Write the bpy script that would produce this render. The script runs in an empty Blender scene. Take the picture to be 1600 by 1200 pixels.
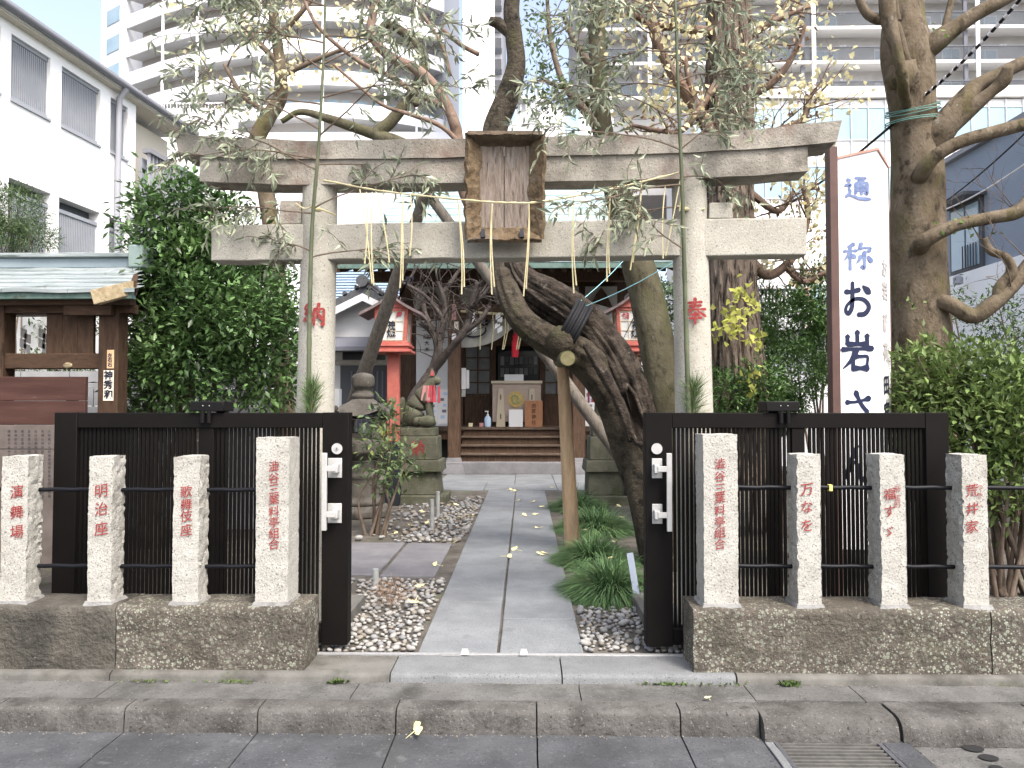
import bpy, bmesh, math, random
import numpy as np
from mathutils import Vector, Matrix, noise

random.seed(7)
rng = np.random.default_rng(7)
R = math.radians
scene = bpy.context.scene
COL = scene.collection

# ------------------------------------------------------------------ camera
FPX = 1200.0                 # focal length in pixels of a 1600 px wide picture
CAM_Z = 1.5
cam_data = bpy.data.cameras.new('camera')
cam_data.sensor_width = 36.0
cam_data.lens = 27.0
cam_data.clip_end = 2000.0
camera = bpy.data.objects.new('camera', cam_data)
COL.objects.link(camera)
camera.location = (0, 0, CAM_Z)
camera.rotation_euler = (R(90 + 1.75), 0, R(0.955))
scene.camera = camera
CAM_M = camera.rotation_euler.to_matrix()

# ------------------------------------------------------------------ sky, sun, exposure
SUN_EL, SUN_AZ = 54.0, 146.0      # azimuth clockwise from +Y (view direction): behind the camera, to the right
world = bpy.data.worlds.new('World')
scene.world = world
world.use_nodes = True
wn, wl = world.node_tree.nodes, world.node_tree.links
wn.clear()
w_out = wn.new('ShaderNodeOutputWorld')
w_bg = wn.new('ShaderNodeBackground')
w_sky = wn.new('ShaderNodeTexSky')
w_sky.sky_type = 'NISHITA'
w_sky.sun_disc = False
w_sky.sun_elevation = R(SUN_EL)
w_sky.sun_rotation = R(SUN_AZ)
w_sky.air_density = 1.0
w_sky.dust_density = 5.0
w_sky.ozone_density = 1.0
w_bg.inputs['Strength'].default_value = 0.15
w_hsv = wn.new('ShaderNodeHueSaturation')        # thin high haze: a paler sky, evenly
w_hsv.inputs['Saturation'].default_value = 0.72
w_hsv.inputs['Value'].default_value = 1.25
wl.new(w_sky.outputs['Color'], w_hsv.inputs['Color'])
wl.new(w_hsv.outputs['Color'], w_bg.inputs['Color'])
wl.new(w_bg.outputs['Background'], w_out.inputs['Surface'])

sun_data = bpy.data.lights.new('sun', 'SUN')
sun_data.energy = 1.5
sun_data.angle = R(16)
sun_data.color = (1.0, 0.952, 0.88)
sun = bpy.data.objects.new('sun', sun_data)
COL.objects.link(sun)
_e, _a = R(SUN_EL), R(SUN_AZ)
sun_dir = Vector((math.sin(_a) * math.cos(_e), math.cos(_a) * math.cos(_e), math.sin(_e)))
sun.rotation_euler = sun_dir.to_track_quat('Z', 'Y').to_euler()
sun.location = sun_dir * 60

vs = scene.view_settings
vs.view_transform = 'Standard'
vs.look = 'None'
vs.exposure = 1.27
vs.gamma = 1.0
vs.use_curve_mapping = False

# ------------------------------------------------------------------ helpers
def P(px, py, Y):
    """point of the place at forward distance Y that is seen at pixel px, py of the photograph"""
    d = CAM_M @ Vector(((px - 800) / FPX, (600 - py) / FPX, -1.0))
    k = Y / d.y
    return Vector((d.x * k, Y, CAM_Z + d.z * k))
def PX(px, Y, py=640): return P(px, py, Y).x
def PZ(py, Y, px=800): return P(px, py, Y).z

class MB:
    """collects faces; build() links them as ONE mesh object"""
    def __init__(s): s.v = []; s.f = []
    def add(s, vs_, fs):
        o = len(s.v); s.v.extend([tuple(a) for a in vs_]); s.f.extend([tuple(i + o for i in f) for f in fs]); return s
    def box(s, x0, x1, y0, y1, z0, z1):
        if x0 > x1: x0, x1 = x1, x0
        if y0 > y1: y0, y1 = y1, y0
        if z0 > z1: z0, z1 = z1, z0
        return s.add([(x0,y0,z0),(x1,y0,z0),(x1,y1,z0),(x0,y1,z0),(x0,y0,z1),(x1,y0,z1),(x1,y1,z1),(x0,y1,z1)],
              [(0,3,2,1),(4,5,6,7),(0,1,5,4),(1,2,6,5),(2,3,7,6),(3,0,4,7)])
    def taper(s, x0, x1, y0, y1, z0, z1, k=0.8, ky=None):
        ky = k if ky is None else ky
        cx, cy = (x0+x1)/2, (y0+y1)/2; a, b = (x1-x0)/2, (y1-y0)/2
        return s.add([(cx-a,cy-b,z0),(cx+a,cy-b,z0),(cx+a,cy+b,z0),(cx-a,cy+b,z0),
               (cx-a*k,cy-b*ky,z1),(cx+a*k,cy-b*ky,z1),(cx+a*k,cy+b*ky,z1),(cx-a*k,cy+b*ky,z1)],
              [(0,3,2,1),(4,5,6,7),(0,1,5,4),(1,2,6,5),(2,3,7,6),(3,0,4,7)])
    def bar(s, a, b, w, h, up=(0,0,1)):
        """rectangular bar from a to b, w wide, h high (along up)"""
        a, b = Vector(a), Vector(b); d = (b-a).normalized(); u = Vector(up)
        if abs(d.dot(u)) > .98: u = Vector((0,1,0))
        x = d.cross(u).normalized(); u = x.cross(d).normalized()
        q = []
        for p in (a, b):
            for sx, sz in ((-1,-1),(1,-1),(1,1),(-1,1)): q.append(p + x*sx*w/2 + u*sz*h/2)
        return s.add(q, [(0,1,2,3),(7,6,5,4),(0,4,5,1),(1,5,6,2),(2,6,7,3),(3,7,4,0)])
    def prism(s, poly, a, b):
        """poly: points (Vectors/tuples) of a planar outline; extruded by the vector from a to b"""
        d = Vector(b) - Vector(a); n = len(poly)
        p0 = [Vector(p) for p in poly]; p1 = [p + d for p in p0]
        fs = [tuple(range(n))[::-1], tuple(range(n, 2*n))]
        for i in range(n): j = (i+1) % n; fs.append((i, j, n+j, n+i))
        return s.add(p0 + p1, fs)
    def tube(s, pts, radii, seg=10, disp=None, cap=True, flat=1.0):
        pts = [Vector(p) for p in pts]; n = len(pts)
        if not hasattr(radii, '__len__'): radii = [radii]*n
        t0 = (pts[1]-pts[0]).normalized()
        u = Vector((1,0,0)) if abs(t0.x) < .8 else Vector((0,1,0))
        u = (u - t0*u.dot(t0)).normalized()
        V = []; arc = 0.0
        for i in range(n):
            t = (pts[min(i+1,n-1)] - pts[max(i-1,0)]).normalized()
            u = (u - t*u.dot(t))
            u = u.normalized() if u.length > 1e-6 else t.orthogonal().normalized()
            w = t.cross(u)
            if i: arc += (pts[i]-pts[i-1]).length
            for k in range(seg):
                a = 2*math.pi*k/seg
                dirv = u*math.cos(a) + w*math.sin(a)*flat
                r = radii[i]
                if disp: r = r*disp(arc, a, pts[i] + dirv*r)
                V.append(pts[i] + dirv*r)
        F = []
        for i in range(n-1):
            for k in range(seg):
                k2 = (k+1) % seg
                F.append((i*seg+k, i*seg+k2, (i+1)*seg+k2, (i+1)*seg+k))
        if cap:
            F.append(tuple(range(seg))[::-1]); F.append(tuple(range((n-1)*seg, n*seg)))
        return s.add(V, F)
    def lathe(s, prof, c, seg=24, rot=0.0, sq=0):
        """prof: (radius, z); sq: use a regular polygon of sq sides instead of a circle"""
        c = Vector(c); seg = sq or seg; V = []
        for r, z in prof:
            for k in range(seg):
                a = rot + 2*math.pi*k/seg
                V.append((c.x + r*math.cos(a), c.y + r*math.sin(a), c.z + z))
        F = []
        for i in range(len(prof)-1):
            for k in range(seg):
                k2 = (k+1) % seg
                F.append((i*seg+k, i*seg+k2, (i+1)*seg+k2, (i+1)*seg+k))
        F.append(tuple(range(seg))[::-1]); F.append(tuple(range((len(prof)-1)*seg, len(prof)*seg)))
        return s.add(V, F)
    def grid(s, fn, nu, nv):
        V = [fn(i/nu, j/nv) for j in range(nv+1) for i in range(nu+1)]
        F = [(j*(nu+1)+i, j*(nu+1)+i+1, (j+1)*(nu+1)+i+1, (j+1)*(nu+1)+i) for j in range(nv) for i in range(nu)]
        return s.add(V, F)
    def rough(s, x0, x1, y0, y1, z0, z1, step=.05, fn=None):
        """box with gridded faces whose points are moved by fn(p) -> p"""
        nx, ny, nz = (max(1, int(round((b-a)/step))) for a, b in ((x0,x1),(y0,y1),(z0,z1)))
        fn = fn or (lambda p: p)
        L = lambda a, b, t: a + (b-a)*t
        fl = [(lambda u,v: (L(x0,x1,u), y0, L(z0,z1,v)), nx, nz), (lambda u,v: (L(x1,x0,u), y1, L(z0,z1,v)), nx, nz),
              (lambda u,v: (x0, L(y1,y0,u), L(z0,z1,v)), ny, nz), (lambda u,v: (x1, L(y0,y1,u), L(z0,z1,v)), ny, nz),
              (lambda u,v: (L(x0,x1,u), L(y0,y1,v), z1), nx, ny), (lambda u,v: (L(x0,x1,u), L(y1,y0,v), z0), nx, ny)]
        for g, a, b in fl: s.grid(lambda u, v: fn(Vector(g(u, v))), a, b)
        s.weld = True
        return s
    def ico(s, c, r, sub=1, sc=(1,1,1), disp=None):
        bm = bmesh.new(); bmesh.ops.create_icosphere(bm, subdivisions=sub, radius=1.0)
        c = Vector(c); V = []
        for v in bm.verts:
            q = v.co.copy(); k = disp(q) if disp else 1.0
            V.append(c + Vector((q.x*sc[0], q.y*sc[1], q.z*sc[2]))*r*k)
        bm.verts.index_update()
        F = [tuple(v.index for v in f.verts) for f in bm.faces]; bm.free()
        return s.add(V, F)
    weld = False
    def mesh(s, name, smooth=False, weld=None, angle=None):
        m = bpy.data.meshes.new(name)
        m.from_pydata(s.v, [], s.f); 
        if s.weld or weld:
            bm = bmesh.new(); bm.from_mesh(m); bmesh.ops.remove_doubles(bm, verts=bm.verts, dist=weld or 1e-4)
            bm.to_mesh(m); bm.free()
        if smooth:
            m.polygons.foreach_set('use_smooth', [True]*len(m.polygons))
            if angle: m.set_sharp_from_angle(angle=R(angle))
        m.update()
        return m
    def build(s, name, mat, parent=None, smooth=False, bevel=0, segs=2, weld=None, angle=40):
        n = len(s.v); c = Vector((0,0,0))
        if n:
            a = np.array(s.v); lo, hi = a.min(0), a.max(0); c = Vector(((lo[0]+hi[0])/2, (lo[1]+hi[1])/2, lo[2]))
        s.v = [(q[0]-c.x, q[1]-c.y, q[2]-c.z) for q in s.v]
        m = s.mesh(name, smooth, weld, angle)
        return link(name, m, mat, c, parent, bevel, segs)

def link(name, m, mat, loc, parent=None, bevel=0, segs=2):
    if mat is not None and not m.materials: m.materials.append(mat)
    o = bpy.data.objects.new(name, m); COL.objects.link(o)
    o.location = Vector(loc)
    if parent is not None:
        o.parent = parent; o.location = Vector(loc) - worldloc(parent)
    if bevel:
        b = o.modifiers.new('bevel', 'BEVEL'); b.width = bevel; b.segments = segs; b.limit_method = 'ANGLE'; b.angle_limit = R(35)
        m.polygons.foreach_set('use_smooth', [True]*len(m.polygons)); 
        b.harden_normals = False
        m.set_sharp_from_angle(angle=R(35))
    return o

def worldloc(o):
    l = o.location.copy()
    while o.parent: o = o.parent; l += o.location
    return l

def place(src, loc, parent=None, name=None, rot=None, scale=None):
    """another object of the same mesh"""
    o = src.copy(); COL.objects.link(o)
    o.location = Vector(loc)
    o.parent = parent
    if parent is not None: o.location = Vector(loc) - worldloc(parent)
    if rot is not None: o.rotation_euler = rot
    if scale is not None: o.scale = scale
    return o

def thing(name, label, cat, loc, group=None):
    o = bpy.data.objects.new(name, None); COL.objects.link(o)
    o.location = Vector(loc); o.empty_display_size = .2
    return tag(o, label, cat, group)
def tag(o, label=None, cat=None, group=None, kind=None):
    if label: o['label'] = label
    if cat: o['category'] = cat
    if group: o['group'] = group
    if kind: o['kind'] = kind
    return o
def struct(o): o['kind'] = 'structure'; return o
def stuff(o): o['kind'] = 'stuff'; return o

def nz(p, s=1.0, o=0.0): return noise.noise(Vector((p[0]*s+o, p[1]*s+o*.7, p[2]*s-o*.3)))
def fbm(p, s=1.0, o=0.0, oct=4): return noise.fractal(Vector((p[0]*s+o, p[1]*s+o, p[2]*s+o)), 1.0, 2.0, oct)
def cr(pts, n=8):
    """Catmull-Rom through points of any dimension"""
    pts = [np.array(p, float) for p in pts]; q = [2*pts[0]-pts[1]] + pts + [2*pts[-1]-pts[-2]]
    out = []
    for i in range(1, len(q)-2):
        for k in range(n):
            t = k/n
            out.append(.5*((2*q[i]) + (-q[i-1]+q[i+1])*t + (2*q[i-1]-5*q[i]+4*q[i+1]-q[i+2])*t*t + (-q[i-1]+3*q[i]-3*q[i+1]+q[i+2])*t**3))
    out.append(pts[-1]); return out

# ------------------------------------------------------------------ materials
def mat(name, c1, c2=None, scale=6.0, rough=.75, bump=0.0, bscale=None, bdist=.01, spots=(), metal=0.0, stretch=(1,1,1), detail=5,
        obj=False, lo=.35, hi=.65, spec=.22, trans=0.0, rnd=0.0, bdetail=6, alpha=None, emit=None):
    m = bpy.data.materials.new(name); m.use_nodes = True
    N, L = m.node_tree.nodes, m.node_tree.links
    b = N['Principled BSDF']; b.inputs['Roughness'].default_value = rough; b.inputs['Metallic'].default_value = metal
    b.inputs['Specular IOR Level'].default_value = spec
    if obj: src = N.new('ShaderNodeTexCoord').outputs['Object']
    else: src = N.new('ShaderNodeNewGeometry').outputs['Position']
    mp = N.new('ShaderNodeMapping'); mp.inputs['Scale'].default_value = stretch; L.new(src, mp.inputs['Vector'])
    vec = mp.outputs['Vector']
    def tex(sc, kind='noise', det=detail):
        if kind == 'vor':
            t = N.new('ShaderNodeTexVoronoi'); t.inputs['Scale'].default_value = sc; L.new(vec, t.inputs['Vector']); return t.outputs['Distance']
        if kind == 'cell':
            t = N.new('ShaderNodeTexVoronoi'); t.inputs['Scale'].default_value = sc; L.new(vec, t.inputs['Vector'])
            s_ = N.new('ShaderNodeSeparateColor'); L.new(t.outputs['Color'], s_.inputs['Color']); return s_.outputs[0]
        t = N.new('ShaderNodeTexNoise'); t.inputs['Scale'].default_value = sc; t.inputs['Detail'].default_value = det
        t.inputs['Roughness'].default_value = .62; L.new(vec, t.inputs['Vector']); return t.outputs['Fac']
    def ramp(v, a, z):
        r = N.new('ShaderNodeMapRange'); r.inputs['From Min'].default_value = a; r.inputs['From Max'].default_value = z
        L.new(v, r.inputs['Value']); return r.outputs['Result']
    def mix(f, a, c):
        x = N.new('ShaderNodeMix'); x.data_type = 'RGBA'
        if isinstance(f, float): x.inputs[0].default_value = f
        else: L.new(f, x.inputs[0])
        for i, q in ((6, a), (7, c)):
            if isinstance(q, tuple): x.inputs[i].default_value = (*q, 1)
            else: L.new(q, x.inputs[i])
        return x.outputs[2]
    col = c1
    if c2 is not None: col = mix(ramp(tex(scale), lo, hi), c1, c2)
    for sp in spots:       # (colour, scale, lo, hi, kind, strength)
        c, sc, a, z = sp[:4]; kd = sp[4] if len(sp) > 4 else 'noise'; st = sp[5] if len(sp) > 5 else 1.0
        f = ramp(tex(sc, kd), a, z)
        if st < 1:
            k = N.new('ShaderNodeMath'); k.operation = 'MULTIPLY'; k.inputs[1].default_value = st; L.new(f, k.inputs[0]); f = k.outputs[0]
        col = mix(f, col, c)
    if rnd:
        g = N.new('ShaderNodeNewGeometry'); hs = N.new('ShaderNodeHueSaturation')
        r1 = N.new('ShaderNodeMapRange'); r1.inputs['To Min'].default_value = 1-rnd; r1.inputs['To Max'].default_value = 1+rnd
        L.new(g.outputs['Random Per Island'], r1.inputs['Value']); L.new(r1.outputs['Result'], hs.inputs['Value'])
        if isinstance(col, tuple): hs.inputs['Color'].default_value = (*col, 1)
        else: L.new(col, hs.inputs['Color'])
        col = hs.outputs['Color']
    if isinstance(col, tuple): b.inputs['Base Color'].default_value = (*col, 1)
    else: L.new(col, b.inputs['Base Color'])
    if bump:
        bp = N.new('ShaderNodeBump'); bp.inputs['Strength'].default_value = bump; bp.inputs['Distance'].default_value = bdist
        L.new(tex(bscale or scale*3, 'noise', bdetail), bp.inputs['Height']); L.new(bp.outputs['Normal'], b.inputs['Normal'])
    if trans:
        tr = N.new('ShaderNodeBsdfTranslucent'); ms = N.new('ShaderNodeMixShader'); ms.inputs[0].default_value = trans
        if isinstance(col, tuple): tr.inputs['Color'].default_value = (*col, 1)
        else: L.new(col, tr.inputs['Color'])
        L.new(b.outputs[0], ms.inputs[1]); L.new(tr.outputs[0], ms.inputs[2]); L.new(ms.outputs[0], N['Material Output'].inputs['Surface'])
    if alpha is not None: b.inputs['Alpha'].default_value = alpha
    if emit: b.inputs['Emission Color'].default_value = (*emit[0], 1); b.inputs['Emission Strength'].default_value = emit[1]
    m.diffuse_color = (*c1, 1)
    return m

M = {}
M['asphalt'] = mat('asphalt', (.055,.057,.062), (.08,.082,.088), 3.5, .9, .7, 90, .006, [((.13,.13,.135), 120, .62, .70), ((.03,.03,.033), 100, .62, .70), ((.042,.043,.047), 1.3, .5, .75)])
M['gutter'] = mat('gutter_concrete', (0.053,0.055,0.060), (0.082,0.085,0.090), 4, .92, 1.0, 55, .010, [((0.137,0.140,0.145), 70, .60, .68), ((0.027,0.028,0.029), 62, .60, .68), ((0.036,0.037,0.039), 2.2, .48, .72), ((0.122,0.123,0.122), 9, .61, .70, 'noise', .7), ((0.106,0.108,0.109), 1.1, .56, .70, 'noise', .6)])
M['kerb'] = mat('kerb_concrete', (.070,.066,.061), (.115,.11,.103), 5, .92, 1.0, 45, .012, [((.030,.027,.024), 3, .50, .74), ((.18,.178,.17), 70, .60, .68), ((.022,.021,.019), 58, .60, .68), ((.037,.034,.03), 9, .58, .70, 'noise', .7)])
M['pavement'] = mat('pavement_concrete', (.088,.086,.082), (.14,.137,.131), 4.5, .92, 1.0, 50, .010, [((.038,.038,.034), 2.4, .50, .72), ((.045,.045,.042), 60, .58, .67), ((.20,.20,.196), 70, .62, .70), ((.06,.064,.04), 5, .62, .74, 'noise', .7)])
M['step'] = mat('step_granite', (0.131,0.136,0.139), (0.171,0.176,0.179), 5, .75, .5, 80, .004, [((0.051,0.052,0.056), 110, .58, .66), ((0.252,0.259,0.259), 95, .60, .68), ((0.072,0.073,0.071), 2.5, .56, .78)])
M['step_dark'] = mat('step_stone_weathered', (0.095,0.092,0.084), (0.149,0.144,0.131), 5, .85, .6, 70, .006, [((0.045,0.042,0.036), 2.8, .50, .74), ((0.225,0.221,0.205), 100, .64, .72), ((0.054,0.059,0.030), 4, .62, .76)])
M['slab'] = mat('path_granite', (0.155,0.164,0.173), (0.206,0.217,0.224), 2.6, .7, .4, 80, .004, [((0.066,0.069,0.074), 105, .58, .66), ((0.310,0.323,0.334), 90, .60, .68), ((0.116,0.121,0.126), 1.1, .5, .8), ((0.101,0.101,0.098), 6, .60, .75, 'noise', .6)])
M['slab_dark'] = mat('side_slab_stone', (0.132,0.129,0.137), (0.191,0.186,0.194), 3, .7, .3, 120, .003, [((0.075,0.075,0.075), 150, .62, .7), ((0.282,0.282,0.282), 180, .66, .74)])
M['granite'] = mat('post_granite', (0.347,0.334,0.301), (0.413,0.401,0.364), 7, .85, .9, 75, .006, [((0.138,0.133,0.119), 95, .56, .64), ((0.550,0.538,0.493), 85, .60, .68), ((0.237,0.221,0.189), 5, .56, .85)])
M['granite_rough'] = mat('post_granite_split', (0.310,0.285,0.254), (0.384,0.360,0.322), 8, .85, 1.0, 60, .012, [((0.161,0.149,0.136), 140, .60, .68), ((0.248,0.223,0.186), 10, .55, .8)])
M['torii'] = mat('torii_granite', (0.343,0.325,0.280), (0.421,0.401,0.348), 3.2, .85, .8, 70, .006, [((0.138,0.133,0.114), 90, .58, .66), ((0.520,0.503,0.447), 80, .60, .68), ((0.221,0.205,0.166), 1.6, .50, .72)])
M['torii_dirty'] = mat('torii_granite_weathered', (0.261,0.240,0.204), (0.378,0.350,0.302), 2.2, .9, .9, 60, .008, [((0.106,0.097,0.083), 85, .58, .66), ((0.467,0.446,0.393), 75, .62, .70), ((0.111,0.099,0.081), 1.8, .48, .68), ((0.167,0.110,0.088), 3.2, .56, .74), ((0.083,0.077,0.064), 5, .60, .72, 'noise', .7)])
M['base_stone'] = mat('wall_stone', (0.070,0.064,0.054), (0.127,0.116,0.098), 4, .95, 1.0, 32, .03, [((0.038,0.037,0.032), 2.2, .50, .70), ((0.179,0.171,0.143), 45, .62, .72)])
M['lichen'] = mat('wall_stone_lichen', (0.081,0.069,0.056), (0.140,0.121,0.101), 4, .95, 1.0, 32, .03,
    [((0.047,0.043,0.036), 2.2, .52, .74), ((0.090,0.093,0.056), 3, .56, .74), ((0.280,0.297,0.235), 30, .36, .26, 'vor', .8), ((0.336,0.353,0.291), 62, .34, .24, 'vor', .9), ((0.095,0.082,0.067), 1.5, .50, .62, 'noise', .93), ((0.073,0.065,0.053), 9, .50, .60, 'noise', .75)])
M['mortar'] = mat('mortar', (.22,.216,.208), (.30,.295,.286), 14, .9, .9, 40, .014, [((.11,.105,.098), 7, .54, .70)])
M['gate'] = mat('gate_paint', (.0045,.0038,.0036), (.0065,.0055,.005), 3, .55, .1, 200, .001, [((.02,.018,.016), 60, .74, .80, 'noise', .5)], spec=.10)
M['rail'] = mat('rail_paint', (.005,.0055,.008), None, rough=.5, spec=.2)
M['steel'] = mat('brushed_steel', (0.374,0.374,0.365), (0.425,0.425,0.416), 30, .45, metal=.1)
M['alu'] = mat('aluminium', (.30,.30,.30), (.38,.38,.38), 40, .45, metal=.3)
M['red_paint'] = mat('red_inscription', (.20,.026,.026), (.28,.045,.042), 40, .85, spots=[((.30,.27,.25), 85, .60, .66, 'noise', .8)])
M['black_paint'] = mat('black_ink', (.015,.017,.03), None, rough=.6)
M['navy_paint'] = mat('navy_letter', (.012,.018,.05), None, rough=.5)
M['faded_navy'] = mat('faded_navy_letter', (.10,.14,.28), (.18,.23,.38), 20, rough=.6)
M['faded_grey'] = mat('faded_grey_letter', (.30,.28,.27), (.45,.43,.42), 12, rough=.7)
M['white_panel'] = mat('white_panel', (0.779,0.779,0.798), None, rough=.5)
M['sign_brown'] = mat('sign_brown', (.085,.05,.043), (.11,.066,.056), 5, .6)
M['sign_red'] = mat('sign_red_cap', (.42,.20,.16), (.50,.27,.22), 6, .7)
M['wood_grey'] = mat('weathered_wood', (.22,.19,.155), (.34,.295,.245), 5, .85, .6, 24, .008, [((.11,.09,.075), 9, .58, .72)], stretch=(6,6,.8))
M['wood_plaque'] = mat('plaque_wood', (0.180,0.142,0.114), (0.312,0.258,0.216), 7, .9, .8, 26, .01, [((0.078,0.056,0.042), 9, .56, .70), ((0.360,0.330,0.306), 4, .54, .74)], stretch=(7,7,.7))
M['wood_plaque_rim'] = mat('plaque_rim_wood', (0.111,0.076,0.043), (0.185,0.136,0.086), 12, .85, 1.0, 34, .018, [((0.044,0.031,0.021), 14, .52, .68), ((0.141,0.129,0.120), 6, .56, .74)])
M['wood_plaque_dark'] = mat('plaque_hood_wood', (.075,.055,.04), (.15,.115,.08), 10, .9, 1.0, 34, .016, [((.20,.17,.14), 8, .6, .75)])
M['wood_new'] = mat('peeled_log', (0.398,0.270,0.158), (0.519,0.374,0.240), 4, .8, .5, 22, .008, [((0.205,0.127,0.071), 8, .60, .72), ((0.326,0.253,0.180), 3, .55, .75)], stretch=(7,7,.7))
M['wood_pole'] = mat('grey_pole', (.11,.095,.08), (.19,.168,.145), 5, .9, .7, 20, .01, [((.055,.045,.036), 8, .58, .70)], stretch=(5,5,1.2))
M['wood_dark'] = mat('shrine_wood_dark', (0.050,0.029,0.018), (0.092,0.056,0.036), 5, .7, .4, 26, .005, [((0.024,0.014,0.010), 6, .56, .74)], stretch=(6,6,.8))
M['wood_step'] = mat('shrine_step_wood', (0.073,0.050,0.036), (0.129,0.095,0.070), 5, .7, .4, 26, .005, [((0.039,0.025,0.017), 6, .56, .74)], stretch=(.8,6,6))
M['wood_temizuya'] = mat('pavilion_wood', (0.037,0.021,0.013), (0.077,0.045,0.027), 4, .8, .5, 22, .008, [((0.015,0.009,0.006), 4, .52, .72), ((0.104,0.084,0.060), 7, .62, .78)], stretch=(4,4,.9))
M['wood_temizuya_h'] = mat('pavilion_beam_wood', (0.037,0.021,0.013), (0.077,0.045,0.027), 4, .8, .5, 22, .008, [((0.015,0.009,0.006), 4, .52, .72), ((0.119,0.099,0.069), 7, .62, .78)], stretch=(.9,4,4))
M['wood_end'] = mat('pavilion_bargeboard', (.22,.17,.10), (.34,.28,.18), 5, .85, .5, 24, .006, [((.10,.075,.045), 8, .55, .72)], stretch=(1,5,5))
M['signboard'] = mat('signboard_redbrown', (0.045,0.019,0.015), (0.069,0.033,0.026), 3, .7, .3, 30, .004, [((0.120,0.096,0.084), 6, .66, .76)], stretch=(.6,3,5))
M['signboard_low'] = mat('signboard_faded', (.085,.07,.062), (.125,.105,.095), 5, .8)
M['copper'] = mat('verdigris_copper', (0.238,0.331,0.331), (0.331,0.418,0.421), 2.5, .55, .2, 20, .004, [((0.446,0.504,0.518), 5, .56, .75), ((0.187,0.245,0.238), 9, .60, .74)], spec=.4)
M['copper_edge'] = mat('verdigris_edge', (0.072,0.124,0.107), (0.130,0.189,0.166), 6, .75, .4, 30, .006, [((0.046,0.042,0.029), 8, .56, .72)])
M['bark_old'] = mat('old_trunk_bark', (0.040,0.032,0.022), (0.071,0.059,0.044), 6, .95, 1.0, 20, .04, [((0.013,0.011,0.008), 7, .50, .66), ((0.052,0.051,0.024), 3.2, .56, .74), ((0.104,0.095,0.081), 11, .62, .74)])
M['bark_dead'] = mat('dead_wood_bark', (.034,.026,.020), (.075,.060,.048), 7, .95, 1.0, 20, .05, [((.010,.008,.006), 6, .48, .66), ((.17,.15,.13), 9, .62, .74)])
M['cavity'] = mat('hollow_wood_shade', (.014,.010,.008), (.03,.022,.017), 9, .95, .8, 30, .02)  # near-black: shade inside the trunk hollow is put into the colour
M['bark_ginkgo'] = mat('ginkgo_bark', (.12,.092,.07), (.23,.185,.148), 7, .95, 1.0, 14, .05, [((.028,.021,.016), 9, .49, .60), ((.33,.29,.245), 12, .60, .72)], stretch=(2.4,2.4,.5))
M['bark_smooth'] = mat('smooth_grey_bark', (0.092,0.070,0.044), (0.162,0.129,0.092), 5, .92, .9, 22, .02, [((0.036,0.027,0.018), 7, .54, .68), ((0.099,0.089,0.036), 2.4, .54, .72), ((0.253,0.226,0.186), 13, .63, .74)], stretch=(1.2,1.2,.8))
M['bark_green'] = mat('mossy_bark', (0.068,0.061,0.036), (0.119,0.107,0.072), 4, .95, .9, 22, .02, [((0.026,0.022,0.014), 6, .54, .70), ((0.076,0.081,0.032), 2.4, .52, .72), ((0.173,0.158,0.130), 12, .64, .75)], stretch=(1.2,1.2,.7))
M['bark_pink'] = mat('red_brown_branch', (0.129,0.085,0.062), (0.218,0.157,0.121), 6, .85, .7, 34, .01, [((0.061,0.041,0.030), 10, .56, .70), ((0.275,0.230,0.191), 8, .62, .74)])
M['bark_plum'] = mat('plum_bark', (.045,.037,.033), (.095,.08,.072), 8, .92, 1.0, 40, .012, [((.15,.14,.12), 14, .62, .74)])
M['twig'] = mat('twig', (.10,.075,.055), (.17,.13,.10), 12, .85)
M['bamboo'] = mat('bamboo_green', (.06,.075,.042), (.105,.12,.07), 4, .5, spots=[((.15,.14,.095), 7, .56, .75)])
M['bamboo_leaf'] = mat('bamboo_leaf_dry', (0.256,0.290,0.203), (0.384,0.417,0.300), 7, .6, rnd=.5, trans=.3, spots=[((0.537,0.565,0.418), 14, .58, .68)])
M['pine'] = mat('pine_needles', (.085,.14,.05), (.13,.20,.075), 9, .5, rnd=.3, trans=.15)
M['leaf_camellia'] = mat('broad_leaf_dark', (0.051,0.104,0.034), (0.104,0.180,0.058), 2, .35, rnd=.6, trans=.2, spec=.4)
M['leaf_shrub'] = mat('shrub_leaf', (0.087,0.136,0.039), (0.157,0.214,0.070), 3, .45, rnd=.5, trans=.22, spots=[((0.233,0.214,0.065), 6, .66, .74)])
M['leaf_round'] = mat('clipped_leaf', (0.054,0.114,0.034), (0.102,0.174,0.051), 5, .4, rnd=.4, trans=.2)
M['leaf_far'] = mat('far_leaf', (.065,.11,.05), (.12,.17,.075), 3, .5, rnd=.4, trans=.2)
M['leaf_sapling'] = mat('sapling_leaf', (.09,.145,.075), (.16,.21,.085), 5, .45, rnd=.4, trans=.25, spots=[((.42,.42,.10), 5, .60, .70)])
M['leaf_brown'] = mat('withered_leaf', (.20,.12,.075), (.32,.21,.14), 9, .7, rnd=.35, trans=.2)
M['leaf_ginkgo'] = mat('ginkgo_leaf', (.62,.54,.26), (.80,.75,.52), 3, .5, rnd=.25, trans=.45)
M['leaf_ginkgo_green'] = mat('ginkgo_leaf_green', (.42,.46,.10), (.58,.56,.16), 4, .5, rnd=.25, trans=.4)
M['fallen'] = mat('fallen_ginkgo_leaf', (0.648,0.558,0.225), (0.720,0.666,0.405), 20, .7, obj=True)
M['grass'] = mat('mondo_grass', (0.073,0.141,0.059), (0.148,0.237,0.098), 3, .5, rnd=.55, trans=.2, spots=[((0.294,0.344,0.157), 6, .62, .72)])
M['soil'] = mat('garden_soil', (0.085,0.075,0.064), (0.136,0.123,0.106), 4, .95, .8, 60, .015, [((0.051,0.044,0.034), 3, .52, .72), ((0.085,0.102,0.051), 2.2, .58, .74)])
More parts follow.
